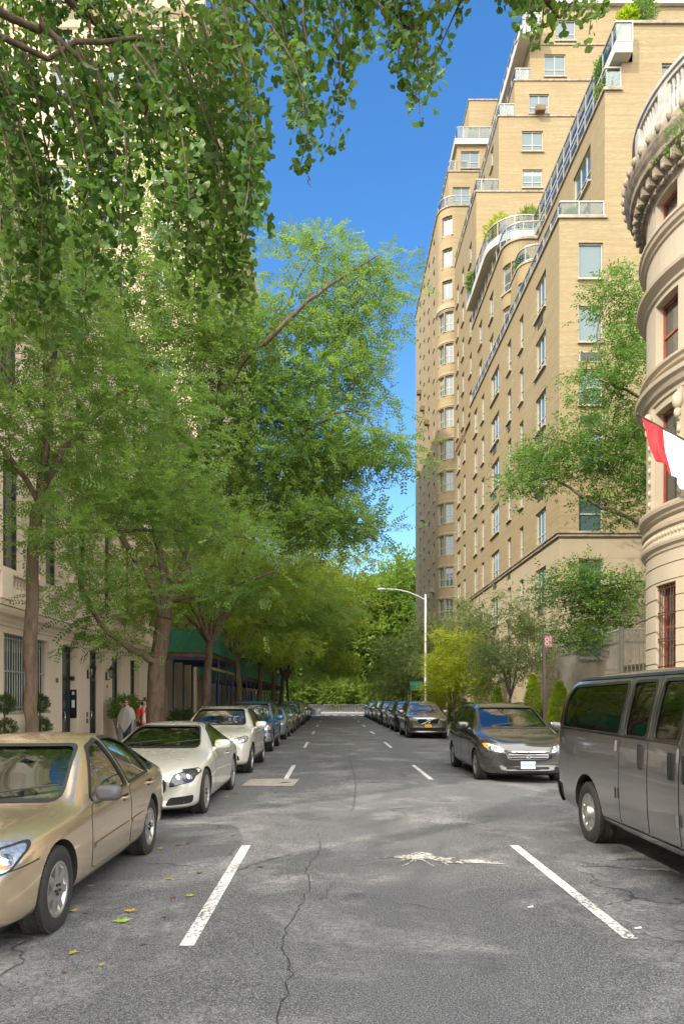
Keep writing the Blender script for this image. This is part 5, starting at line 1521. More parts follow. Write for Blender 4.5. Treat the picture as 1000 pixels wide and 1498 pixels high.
# topiary and urn by the limestone house
def pot(name, label, loc, r, h, mat='concrete'):
    t = thing(name, label, 'planter', loc)
    m = MB(); m.lathe([(.0, .0), (r * .7, 0), (r * .72, .05), (r * .6, .1), (r * .9, h * .7), (r, h * .92), (r * 1.08, h * .94), (r * 1.08, h), (r * .95, h), (r * .9, h * .9)], 24); m.build('body', M[mat], t)
    m = MB(); m.lathe([(.0, h * .9), (r * .92, h * .9)], 24); m.build('soil', M['soil'], t)
for i, (x, y, lab, lab2) in enumerate([(-7.95, 17.35, 'two ball topiary in a planter left of the slender trunk', 'stone planter under the topiary left of the slender trunk'), (-7.95, 19.45, 'two ball topiary in a planter right of the slender trunk', 'stone planter under the topiary right of the slender trunk')]):
    pot('planter', lab2, (x, y, .09), .27, .5)
    bush('topiary_bush', lab, 'topiary', (x, y, .54), [(0, 0, .48, .29, .29, .27, .55), (0, 0, 1.12, .24, .24, .23, .45)], 'leaf_box', SM, 2600, .05, [[(0, 0, 0), (0, 0, 1.1)]], seed=170 + i)
pot('planter', 'tall stone urn holding the bush behind the person in grey', (-7.7, 26.6, .09), .42, .95)
bush('potted_bush', 'loose green bush growing in the urn behind the person in grey', 'bush', (-7.7, 26.6, .95), [(0, 0, .5, .6, .6, .5, 1)], 'leaf_locust', SM, 1300, .10, seed=180)
bush('potted_bush', 'spiky green plant low on the left pavement beyond the thick trunk', 'bush', (-6.9, 33.0, .09), [(0, 0, .6, .7, .7, .6, 1)], 'leaf_box', SM, 800, .16, seed=181)
# ================================================================== cars
def interp(tab, y):
    """piecewise linear in a table of rows whose first entry is y"""
    if y <= tab[0][0]: return tab[0][1:]
    for a, b in zip(tab, tab[1:]):
        if y <= b[0]:
            t = (y - a[0]) / (b[0] - a[0]); return [p + (q - p) * t for p, q in zip(a[1:], b[1:])]
    return tab[-1][1:]

def eval_mesh(o):
    dg = bpy.context.evaluated_depsgraph_get(); dg.update()
    return bpy.data.meshes.new_from_object(o.evaluated_get(dg))

def body_shell(spec):
    """lofted body, front at -y: rows y, underside z, half width, shoulder z, top z, half width of the top edge"""
    rows = spec['rows']; sw = spec.get('sweep', .16); L = spec['L']
    half = []
    for (y, zb, w, zs, zt, wt) in rows:
        gh = zt - zs
        p5 = (w * spec.get('shoulder', .955), zs)
        k = min(1, max(0, gh / .25))
        bulge = spec.get('tumble', .5)
        p6 = (p5[0] + (wt - p5[0]) * (bulge * .85 if k > .5 else .5), zs + gh * (.5 if k > .5 else .62))
        s = [(0, zb), (w * .80, zb), (w * .955, zb + .05), (w * .99, zb + (zs - zb) * .30), (w, zb + (zs - zb) * .62), (w * .992, zs - (zs - zb) * .13), p5, p6,
             (wt, zt - .045 * min(1, max(.3, gh / .3))), (wt * .62, zt - .010), (0, zt)]
        half.append(s)
    n = len(half[0]); vs = []
    def swp(y, x, w, z):
        d = 0
        if y < 1.0: d = sw * (1 - y / 1.0) ** 1.5 * (abs(x) / .9) ** 2.4
        if y > L - .9: d = -sw * .8 * (1 - (L - y) / .9) ** 1.5 * (abs(x) / .9) ** 2.4
        return y + d
    for (row, s) in zip(rows, half):
        ring = s + [(-x, z) for x, z in reversed(s[1:-1])]
        for x, z in ring: vs.append((x, swp(row[0], x, row[2], z), z))
    m = 2 * n - 2; fs = []
    for i in range(len(rows) - 1):
        for k in range(m):
            k2 = (k + 1) % m
            fs.append((i * m + k, (i + 1) * m + k, (i + 1) * m + k2, i * m + k2))
    for i, fl in ((0, False), (len(rows) - 1, True)):
        for k in range(n - 1):
            a, b = i * m + k, i * m + k + 1
            c, d = i * m + (m - k - 1) % m, i * m + (m - k) % m
            q = [a, b, c, d]
            q = [v for j, v in enumerate(q) if v not in q[:j]]
            if len(q) < 3: continue
            fs.append(tuple(q) if not fl else tuple(reversed(q)))
    me = bpy.data.meshes.new('shell'); me.from_pydata(vs, [], fs)
    bm = bmesh.new(); bm.from_mesh(me)
    bmesh.ops.recalc_face_normals(bm, faces=bm.faces[:])
    cr = bm.edges.layers.float.get('crease_edge') or bm.edges.layers.float.new('crease_edge')
    for e in bm.edges:
        a, b = sorted(v.index for v in e.verts)
        ka, kb = a % m, b % m
        if ka == kb and ka in (6, m - 6): e[cr] = spec.get('belt_crease', .35)
        if ka == kb and ka in (8, m - 8): e[cr] = .3
    bm.to_mesh(me); bm.free()
    o = bpy.data.objects.new('shell', me); COL.objects.link(o)
    ss = o.modifiers.new('s', 'SUBSURF'); ss.levels = 3; ss.render_levels = 3
    out = eval_mesh(o)
    bpy.data.objects.remove(o)
    return out

class Surf:
    def __init__(s, me):
        s.v = [v.co.copy() for v in me.vertices]
        s.t = BVHTree.FromPolygons(s.v, [tuple(p.vertices) for p in me.polygons])
    def side(s, sx, y, z):
        r = s.t.ray_cast(Vector((3 * sx, y, z)), Vector((-sx, 0, 0)))
        return (r[0], r[1]) if r[0] is not None else (None, None)
    def front(s, x, z, y0=-1.0):
        r = s.t.ray_cast(Vector((x, y0, z)), Vector((0, 1, 0)))
        return (r[0], r[1]) if r[0] is not None else (None, None)
    def back(s, x, z, y0):
        r = s.t.ray_cast(Vector((x, y0, z)), Vector((0, -1, 0)))
        return (r[0], r[1]) if r[0] is not None else (None, None)
    def top(s, x, y):
        r = s.t.ray_cast(Vector((x, y, 4)), Vector((0, 0, -1)))
        return (r[0], r[1]) if r[0] is not None else (None, None)

def resample(poly, step):
    out = []
    for a, b in zip(poly, poly[1:] + poly[:1]):
        a = Vector(a); b = Vector(b); n = max(1, int((b - a).length / step))
        for k in range(n): out.append(a.lerp(b, k / n))
    return out

def round_poly(poly, r, n=3):
    out = []
    N = len(poly)
    for i in range(N):
        p = Vector(poly[i]); a = Vector(poly[i - 1]); b = Vector(poly[(i + 1) % N])
        da = min(r, (a - p).length * .45); db = min(r, (b - p).length * .45)
        pa = p + (a - p).normalized() * da; pb = p + (b - p).normalized() * db
        for k in range(n + 1):
            t = k / n; out.append(pa * (1 - t) ** 2 + p * 2 * t * (1 - t) + pb * t * t)
    return [tuple(q) for q in out]

def inside(poly, p):
    c = False; n = len(poly); j = n - 1
    for i in range(n):
        if (poly[i][1] > p[1]) != (poly[j][1] > p[1]) and p[0] < (poly[j][0] - poly[i][0]) * (p[1] - poly[i][1]) / (poly[j][1] - poly[i][1]) + poly[i][0]: c = not c
        j = i
    return c

def patch(caster, poly, off, step=.06):
    """piece of the car's skin inside a 2D outline, lifted by off along the skin's normal"""
    b = resample(poly, step); nb = len(b)
    xs = [p[0] for p in b]; ys = [p[1] for p in b]
    pts = list(b)
    x = min(xs) + step * .5
    while x < max(xs):
        y = min(ys) + step * .5
        while y < max(ys):
            if inside(b, (x, y)) and min((Vector((x, y)) - q).length for q in b) > step * .45: pts.append(Vector((x, y)))
            y += step
        x += step
    r = delaunay_2d_cdt(pts, [(i, (i + 1) % nb) for i in range(nb)], [], 1, 1e-5)
    vs = []; ns = []; ok = []
    for p in r[0]:
        h, n = caster(p[0], p[1]); ok.append(h is not None)
        vs.append(h + n * off if h is not None else Vector((0, 0, 0))); ns.append(n if n is not None else Vector((0, 0, 1)))
    fs = [tuple(f) for f in r[2] if all(ok[i] for i in f)]
    fs2 = []
    for f in fs:
        q = (vs[f[1]] - vs[f[0]]).cross(vs[f[2]] - vs[f[0]])
        fs2.append(f if q.dot(ns[f[0]]) >= 0 else tuple(reversed(f)))
    return vs, fs2

def ring(caster, poly, w, off, step=.05, inner=0.0):
    """strip along a closed outline, on the skin"""
    b = resample(poly, step); n = len(b); c = sum(b, Vector((0, 0))) / n
    area = sum(b[i][0] * b[(i + 1) % n][1] - b[(i + 1) % n][0] * b[i][1] for i in range(n))
    sg = 1 if area > 0 else -1
    vs = []; ok = []
    for i in range(n):
        t = (b[(i + 1) % n] - b[i - 1]); t.normalize(); nn = Vector((t.y, -t.x)) * sg
        for d in (-inner, w):
            p = b[i] + nn * d; h, m = caster(p[0], p[1]); ok.append(h is not None); vs.append(h + m * off if h is not None else Vector((0, 0, 0)))
    fs = []
    for i in range(n):
        q = (2 * i, 2 * i + 1, 2 * ((i + 1) % n) + 1, 2 * ((i + 1) % n))
        if all(ok[k] for k in q): fs.append(q)
    return vs, fs

def line_strip(caster, pts, w, off, step=.06):
    vs = []; fs = []
    P = []
    for a, b in zip(pts, pts[1:]):
        a = Vector(a); b = Vector(b); n = max(1, int((b - a).length / step))
        P += [a.lerp(b, k / n) for k in range(n)]
    P.append(Vector(pts[-1])); ok = []
    for i, p in enumerate(P):
        t = P[min(i + 1, len(P) - 1)] - P[max(0, i - 1)]; t.normalize(); nn = Vector((-t.y, t.x))
        for s in (-.5, .5):
            q = p + nn * w * s; h, m = caster(q[0], q[1]); ok.append(h is not None); vs.append(h + m * off if h is not None else Vector((0, 0, 0)))
    for i in range(len(P) - 1):
        f = (2 * i, 2 * i + 1, 2 * i + 3, 2 * i + 2)
        if all(ok[k] for k in f): fs.append(f)
    return vs, fs

def tobj(data, name, mat, parent, smooth=True, solid=0.0, fix=True):
    vs, fs = data
    me = bpy.data.meshes.new(name); me.from_pydata([tuple(v) for v in vs], [], fs); me.materials.append(mat)
    if smooth: me.polygons.foreach_set('use_smooth', [True] * len(me.polygons))
    if fix:
        bm = bmesh.new(); bm.from_mesh(me)
        bmesh.ops.delete(bm, geom=[v for v in bm.verts if not v.link_faces], context='VERTS')
        if solid:
            bmesh.ops.recalc_face_normals(bm, faces=bm.faces[:])
            bmesh.ops.solidify(bm, geom=bm.faces[:], thickness=solid)
        bm.to_mesh(me); bm.free()
    o = bpy.data.objects.new(name, me); return link(o, parent)

def wheel_meshes(r, wd, rimr, spokes, style, rim_mat, key, _c={}):
    if key in _c: return _c[key]
    # axis along x, outer face at +x
    Mx = Matrix.Rotation(R(90), 4, 'Y')
    m = MB(); h = wd / 2
    prof = [(rimr - .01, -h * .8), (rimr + .01, -h * .97), (r * .90, -h), (r * .965, -h * .90), (r * .99, -h * .70)]
    for q in (-.5, -.46, -.02, .02, .46, .5): prof.append((r * (.982 if q in (-.46, .46) or q == -.02 and False else 1.0), h * q))
    prof += [(r * .99, h * .70), (r * .965, h * .90), (r * .90, h), (rimr + .012, h * .99), (rimr - .01, h * .9), (rimr - .012, h * .5)]
    m.lathe(prof, 40, Mx)
    # side lettering ridge
    m.lathe([(r * .80, h * .985), (r * .805, h * 1.012), (r * .825, h * 1.012), (r * .83, h * .985)], 40, Mx)
    for k in range(72):      # tread blocks
        a = 2 * PI * k / 72
        for s in (-1, 1):
            Q = Matrix.Rotation(a, 4, 'X') @ Matrix.Translation((s * h * .66, 0, r * .992)) @ Matrix.Rotation(s * .35, 4, 'Z')
            m.box(-h * .22, h * .22, -.008, .008, -.012, .006, 0, Q)
    tyre = m.mesh('tyre', M['rubber'])
    m = MB()
    m.lathe([(rimr, h * .93), (rimr - .012, h * .97), (rimr - .028, h * .90), (rimr - .035, h * .55), (rimr - .05, -.4 * h)], 40, Mx)
    back = MB(); 
    m.lathe([(.0, -.35 * h), (rimr - .03, -.35 * h)], 28, Mx, 1)
    m.lathe([(.0, h * .86), (.045, h * .85), (.06, h * .76), (.062, h * .3)], 18, Mx)
    for k in range(spokes):
        a = 2 * PI * k / spokes
        for da in ((-.14, .14) if style == 'split' else (0,)):
            w0, w1 = (.024, .015) if style == 'split' else (.040, .026) if spokes < 8 else (.025, .016)
            if style == 'steel': w0, w1 = .055, .05
            Q = Matrix.Rotation(a, 4, 'X'); Q2 = Matrix.Rotation(a + da, 4, 'X')
            i0 = [Q @ Vector((h * x, y, .05)) for x, y in ((.80, -w0), (.80, w0), (.55, w0), (.55, -w0))]
            i1 = [Q2 @ Vector((h * x, y, rimr - .02)) for x, y in ((.88, -w1), (.88, w1), (.60, w1), (.60, -w1))]
            m.add(i0 + i1, [(0, 1, 5, 4), (1, 2, 6, 5), (2, 3, 7, 6), (3, 0, 4, 7)])
    for k in range(5):
        a = 2 * PI * k / 5 + .3; Q = Matrix.Rotation(a, 4, 'X') @ Matrix.Translation((h * .80, 0, .038)) @ Mx
        m.lathe([(.011, 0), (.011, .02), (.0, .024)], 8, Q, 1)
    if style == 'steel': m.lathe([(.085, h * .5), (.085, h * 1.1), (.07, h * 1.25), (.0, h * 1.28)], 20, Mx)
    me = m.mesh('rim', [rim_mat, M['cavity']])
    bm = bmesh.new(); bm.from_mesh(me); bmesh.ops.recalc_face_normals(bm, faces=bm.faces[:]); bm.to_mesh(me); bm.free()
    _c[key] = (tyre, me); return _c[key]

def boolean(o, cutters, op='DIFFERENCE'):
    for c in cutters:
        md = o.modifiers.new('b', 'BOOLEAN'); md.operation = op; md.object = c; md.solver = 'EXACT'
        try: md.material_mode = 'TRANSFER'
        except Exception: pass
    me = eval_mesh(o)
    o.modifiers.clear()
    o.data = me
    for c in cutters: bpy.data.objects.remove(c)
    return o

def cutter(mb, mat):
    o = mb.build('cutter', mat); return o

def build_car(spec, label, loc, rz=0.0, group=None, cat='car', name='parked_car'):
    """front looks towards -y; loc is the ground point under the middle"""
    L, W, wb, fo = spec['L'], spec['W'], spec['wb'], spec['fo']
    rw = spec['rw']; near = spec.get('near', False)
    paint = spec['paint']
    car = thing(name, label, cat, loc, rz, group)
    shell = body_shell(spec)
    S = Surf(shell)
    mid = Matrix.Translation((0, -L / 2, 0))
    shell.materials.clear(); shell.materials.append(paint)
    body = bpy.data.objects.new('body', shell); link(body)
    wheels_y = (fo, fo + wb)
    cuts = []
    ra = rw * spec.get('arch', 1.14)
    for y in wheels_y:
        for s in (-1, 1):
            m = MB()
            x0, x1 = W / 2 - .30, W / 2 + .3
            vs = []; n = 28
            for x in (x0, x1):
                for k in range(n):
                    a = 2 * PI * k / n; vs.append((s * x, y + ra * math.cos(a), rw + .01 + ra * math.sin(a)))
            m.add(vs, [(k, (k + 1) % n, n + (k + 1) % n, n + k) for k in range(n)] + [tuple(range(n)), tuple(range(2 * n - 1, n - 1, -1))])
            cuts.append(cutter(m, M['cavity']))
    wins = spec['side']          # list of outlines (y,z)
    wins = [round_poly(w, spec.get('wr', .05)) for w in wins]
    fx = round_poly(spec['screen'], .08); bx = round_poly(spec['rear'], .08) if spec.get('rear') else None
    cab = spec.get('cab')
    if near and cab:
        y0, y1, zf = cab
        m = MB(); n = 16; lev = 7; rings = []
        for i in range(n + 1):
            y = y0 + (y1 - y0) * i / n
            h, _ = S.top(0, y); zt = h.z - .07
            pts = []
            for j in range(lev):
                z = zf + (zt - zf) * j / (lev - 1)
                h2, _ = S.side(1, y, min(z, zt - .01)); hw = max(.12, (h2.x if h2 else .3) - .075)
                h3, _ = S.top(hw, y)
                while h3 is not None and h3.z - .06 < z and hw > .12:
                    hw -= .03; h3, _ = S.top(hw, y)
                pts.append((hw, z))
            rings.append([(x, y, z) for x, z in pts] + [(-x, y, z) for x, z in reversed(pts)])
        vs = [p for r_ in rings for p in r_]; q = 2 * lev
        fs = [(i * q + k, i * q + (k + 1) % q, (i + 1) * q + (k + 1) % q, (i + 1) * q + k) for i in range(n) for k in range(q)]
        fs += [tuple(range(q)), tuple(range((n + 1) * q - 1, n * q - 1, -1))]
        m.add(vs, fs); cuts.append(cutter(m, spec.get('trim', M['interior'])))
        for w in wins:
            m = MB(); k = len(w)
            m.add([(-2, p[0], p[1]) for p in w] + [(2, p[0], p[1]) for p in w], [(i, (i + 1) % k, k + (i + 1) % k, k + i) for i in range(k)] + [tuple(range(k)), tuple(range(2 * k - 1, k - 1, -1))])
            cuts.append(cutter(m, M['black']))
        for w, ya, yb in ((fx, -1.0, (y0 + y1) / 2), (bx, (y0 + y1) / 2, L + 1)):
            if w is None: continue
            m = MB(); k = len(w)
            m.add([(p[0], ya, p[1]) for p in w] + [(p[0], yb, p[1]) for p in w], [(i, (i + 1) % k, k + (i + 1) % k, k + i) for i in range(k)] + [tuple(range(k)), tuple(range(2 * k - 1, k - 1, -1))])
            cuts.append(cutter(m, M['black']))
    boolean(body, cuts)
    body.data.polygons.foreach_set('use_smooth', [True] * len(body.data.polygons))
    body.data.set_sharp_from_angle(angle=R(38))
    body.parent = car; body.location = (0, -L / 2, 0)
    def fin(o): o.location = Vector(o.location) + Vector((0, -L / 2, 0)); return o
    lift = -.012 if near and cab else .004
    glass = spec.get('glass', M['opaque_glass'])
    cs = {1: lambda y, z: S.side(1, y, z), -1: lambda y, z: S.side(-1, y, z)}
    fc = lambda x, z: S.front(x, z)
    scr_y = spec.get('screen_y', fo)
    fcs = lambda x, z: S.front(x, z, scr_y)
    o = fin(tobj(patch(fcs, list(map(tuple, fx)), lift, .08), 'windscreen', glass if not spec.get('screen_glass') else spec['screen_glass'], car))
    fin(tobj(ring(fcs, fx, .012, .004, .06, .012), 'windscreen_seal', M['black'], car))
    if bx is not None and near: fin(tobj(patch(lambda x, z: S.back(x, z, L + 1), bx, lift, .08), 'rear_window', glass, car))
    for s in (1, -1):
        for w in wins:
            g = fin(tobj(patch(cs[s], w, lift, .08), 'side_window', glass, car))
            if s == spec.get('vis', 1) or near: tobj(ring(cs[s], w, spec.get('trim_w', .02), .005, .05, .012), 'window_trim', spec.get('trim_mat', M['black']), g)
        for d in spec['doors']:
            poly = round_poly(d['poly'], .05)
            fin(tobj(ring(cs[s], poly, .006, .0025, .05, .006), 'door_seam', M['cavity'], car))
            dr = fin(tobj(patch(cs[s], poly, .0035, .07), 'door', paint, car))
            if 'handle' in d:
                y, z = d['handle']; h, n = S.side(s, y, z)
                m = MB()
                hm = spec.get('handle_mat', paint)
                if d.get('vert'):
                    m.box(-.02, .02, -.04, .04, -.13, .13, 0, Matrix.Translation(h + Vector((s * .004, 0, 0))))
                    m.box(-.025, .025, -.022, .022, -.10, .10, 1, Matrix.Translation(h + Vector((s * .012, 0, 0))))
                    m.build('handle', [M['black'], M['black']], dr, bevel=.006)
                else:
                    m.box(-.012, .008, -.085, .085, -.030, .030, 1, Matrix.Translation(h))
                    m.tube([h + Vector((s * q, yy, 0)) for q, yy in ((.0, -.095), (.028, -.07), (.034, 0), (.028, .07), (.0, .095))], [.014, .015, .016, .015, .014], 8)
                    m.build('handle', [hm, M['cavity']], dr)
        # mirror
        if spec.get('mirror'):
            y, z, sc = spec['mirror']; h, n = S.side(s, y, z)
            m = MB(); c = h + Vector((s * (.13 * sc), .0, .07 * sc))
            m.tube([h + Vector((-.03 * s, 0, -.01)), h + Vector((s * .07, -.01, .02)), c + Vector((0, 0, -.03))], [.045, .03, .03], 8)
            pr = [(-.06, .02, .35), (-.055, .05, .8), (0, .055, 1.0), (.045, .05, 1.0), (.05, .0, .92)]
            Q = Matrix.Translation(c) @ Matrix.Diagonal((1, 1, 1, 1))
            n_ = 16; vs = []
            for (yy, _, k) in pr:
                for i in range(n_):
                    a = 2 * PI * i / n_; ex = .55
                    X = math.copysign(abs(math.cos(a)) ** ex, math.cos(a)) * .125 * sc * k; Z = math.copysign(abs(math.sin(a)) ** ex, math.sin(a)) * .078 * sc * k
                    vs.append(c + Vector((X, yy * sc, Z)))
            fs = [(i * n_ + k, i * n_ + (k + 1) % n_, (i + 1) * n_ + (k + 1) % n_, (i + 1) * n_ + k) for i in range(len(pr) - 1) for k in range(n_)] + [tuple(range(n_ - 1, -1, -1))]
            m.add(vs, fs, 0, True); m.add(vs[-n_:], [tuple(range(n_))], 1)
            fin(m.build('mirror', [spec.get('mirror_mat', paint), M['chrome']], car))
    # front end
    for f in spec.get('front', []):
        nm, poly, off, mt = f[:4]
        for s in ((1, -1) if f[4:] and f[4] else (1,)):
            pp = round_poly([(x * s, z) for x, z in poly], f[5] if len(f) > 5 else .03)
            o = fin(tobj(patch(fc, pp, off, .05), nm, M[mt] if isinstance(mt, str) else mt, car))
            if len(f) > 6 and f[6]: tobj(ring(fc, pp, f[6], off + .004, .04, .004), 'surround', M['chrome'] if len(f) < 8 else M[f[7]], o)
            if nm == 'headlight' and near:
                cx = sum(p[0] for p in pp) / len(pp); cz = sum(p[1] for p in pp) / len(pp)
                m = MB()
                for q in (-.07, .06):
                    h, n = S.front(cx + q, cz + .0)
                    if h is not None: m.lathe([(.0, .012), (.03, .011), (.042, .004), (.05, .004), (.052, -.01)], 16, Matrix.Translation(h + n * (off)) @ n.to_track_quat('Z', 'Y').to_matrix().to_4x4())
                if m.v: m.build('bulb', M['chrome'], o)
    for f in spec.get('sidebits', []):
        nm, poly, off, mt = f[:4]
        for s in (1, -1):
            fin(tobj(patch(cs[s], round_poly(poly, .02), off, .05), nm, M[mt] if isinstance(mt, str) else mt, car))
    for f in spec.get('strips', []):
        nm, pts, w, off, mt = f
        for s in (1, -1): fin(tobj(line_strip(cs[s], pts, w, off), nm, M[mt] if isinstance(mt, str) else mt, car, solid=.0))
    if spec.get('slats'):
        x0, x1, zs, t = spec['slats']
        m = MB()
        for z in zs:
            P = []
            for i in range(9):
                x = x0 + (x1 - x0) * i / 8; h, n = S.front(x, z)
                if h is not None: P.append(h + n * .022)
            if len(P) > 2: m.tube(P, t, 6)
        fin(m.build('grille_bar', spec.get('slat_mat', M['chrome']), car))
    if spec.get('plate'):
        z, mt, ink, txt, x = spec['plate']
        h, n = S.front(x, z)
        m = MB(); m.box(-.155, .155, -.008, .0, -.075, .075); p = m.build('number_plate', M[mt], car, bevel=.003); p.location = (x, h.y - .022 - L / 2, z)
        if txt: letters(txt, .085, (0, -.010, -.032), (R(90), 0, 0), M[ink], 'plate_number', p, .002)
        m = MB(); m.box(-.15, .15, -.0, .03, -.07, .07); q = m.build('plate_holder', M['black'], p)
    if spec.get('badge'):
        kind, z = spec['badge']; h, n = S.front(0, z); m = MB()
        y = h.y - .03
        if kind == 'H':
            for s in (-1, 1):
                m.box(-.012, .012, -.008, .008, -.045, .045, 0, Matrix.Translation((s * .028, y, z)) @ Matrix.Rotation(-s * .18, 4, 'Y'))
            m.box(-.026, .026, y - .007, y + .007, z - .012, z + .012)
            m.tube([(.062 * math.copysign(abs(math.cos(a)) ** .5, math.cos(a)), y, z + .055 * math.copysign(abs(math.sin(a)) ** .5, math.sin(a))) for a in [2 * PI * i / 24 for i in range(25)]], .007, 6)
        elif kind == 'ring_bar':
            m.tube([(.085 * math.cos(a), y, z + .085 * math.sin(a)) for a in [2 * PI * i / 24 for i in range(25)]], .015, 6)
            m.tube([(-.30, y + .01, z - .14), (.30, y + .01, z + .14)], .012, 6)
        else:
            m.tube([(.075 * math.cos(a), y, z + .075 * math.sin(a)) for a in [2 * PI * i / 24 for i in range(25)]], .010, 6)
            for k in range(3):
                a = R(90 + 120 * k); m.tube([(0, y, z), (.075 * math.cos(a), y, z + .075 * math.sin(a))], [.012, .005], 6)
        fin(m.build('badge', M['chrome'], car))
    # wheels
    tm, rm = wheel_meshes(rw, spec.get('tw', .21), spec.get('rr', rw * .66), spec.get('spokes', 7), spec.get('rim', 'plain'), M[spec.get('rim_mat', 'alloy')], (rw, spec.get('tw', .21), spec.get('rr', rw * .66), spec.get('spokes', 7), spec.get('rim', 'plain'), spec.get('rim_mat', 'alloy')))
    for y in wheels_y:
        for s in (1, -1):
            we = bpy.data.objects.new('wheel', None); link(we, car); we.empty_display_size = .2
            we.location = (s * (W / 2 - .025 - spec.get('tw', .21) / 2), y - L / 2, rw); we.rotation_euler = (random.uniform(0, 6) * 1, 0, 0 if s > 0 else PI)
            link(bpy.data.objects.new('tyre', tm), we); link(bpy.data.objects.new('rim', rm), we)
    # wipers, aerial, roof rails, seats
    if near or spec.get('wipers'):
        m = MB()
        for (xa, xb) in ((.08, .62), (-.52, .02)):
            P = []
            zz = min(p[1] for p in fx) + .035
            for i in range(6):
                x = xa + (xb - xa) * i / 5; h, n = fcs(x, zz + .012 * i)
                if h is not None: P.append(h + n * .02)
            if len(P) > 2: m.tube(P, .009, 5)
        if m.v: fin(m.build('wiper', M['black'], car))
    if spec.get('rails'):
        y0, y1 = spec['rails']
        for s in (1, -1):
            P = []
            for i in range(9):
                y = y0 + (y1 - y0) * i / 8; x = s * spec.get('rail_x', .56); h, n = S.top(x, y)
                P.append(h + Vector((0, 0, .045 if 0 < i < 8 else .0)))
            m = MB(); m.tube(P, .017, 8); fin(m.build('roof_rail', spec.get('rail_mat', M['black']), car))
    if near and cab:
        tr = spec.get('trim', M['interior']); m = MB()
        y0, y1, zf = cab
        for (x, y) in spec.get('seats', [(.37, fo + 1.35), (-.37, fo + 1.35)]):
            b = MB(); zt = spec.get('seat_h', .62)
            b.box(x - .24, x + .24, y - .25, y + .25, zf + .02, zf + .2); 
            Q = Matrix.Translation((x, y + .27, zf + .2)) @ Matrix.Rotation(R(-14), 4, 'X'); b.box(-.24, .24, -.06, .06, -.05, zt, 0, Q); b.box(-.13, .13, -.05, .05, zt + .04, zt + .22, 0, Q)
            b.box(-.08, -.06, -.01, .01, zt, zt + .1, 0, Q); b.box(.06, .08, -.01, .01, zt, zt + .1, 0, Q)
            fin(b.build('seat', tr, car, bevel=.03))
        if spec.get('bench', True):
            b = MB(); y = spec.get('bench_y', fo + 2.25); b.box(-.62, .62, y - .2, y + .2, zf + .02, zf + .2)
            Q = Matrix.Translation((0, y + .25, zf + .2)) @ Matrix.Rotation(R(-16), 4, 'X'); b.box(-.62, .62, -.06, .06, -.05, .52, 0, Q)
            for x in (-.38, .38): b.box(x - .12, x + .12, -.05, .05, .54, .70, 0, Q)
            fin(b.build('rear_seat', tr, car, bevel=.03))
        dy, dz = spec.get('dash', (fo + .62, .80))
        b = MB(); b.box(-.66, .66, dy - .1, dy + .22, zf + .1, dz); fin(b.build('dashboard', M['interior'], car, bevel=.03))
        b = MB(); c = Vector((.36, dy + .42, dz - .03)); b.tube([c + Vector((.18 * math.cos(a), .07 * math.sin(a), .17 * math.sin(a))) for a in [2 * PI * i / 20 for i in range(21)]], .015, 6, caps=False)
        b.tube([c + Vector((-.17, 0, 0)), c, c + Vector((.17, 0, 0))], .014, 6); b.tube([c, c + Vector((0, -.25, -.1))], .025, 6); fin(b.build('steering_wheel', M['black'], car))
        mz = max(p[1] for p in fx) - .07; h, n = fcs(0, mz); b = MB(); b.box(-.11, .11, -.015, .015, -.03, .03, 0, Matrix.Translation(h + Vector((0, .1, -.01)))); fin(b.build('rear_view_mirror', M['black'], car, bevel=.008))
    # dark underside so that light does not leak through
    m = MB(); m.box(-W / 2 + .25, W / 2 - .25, .5, L - .5, spec['rows'][4][1] - .03, spec['rows'][4][1] + .02); fin(m.build('underbody', M['cavity'], car))
    return car

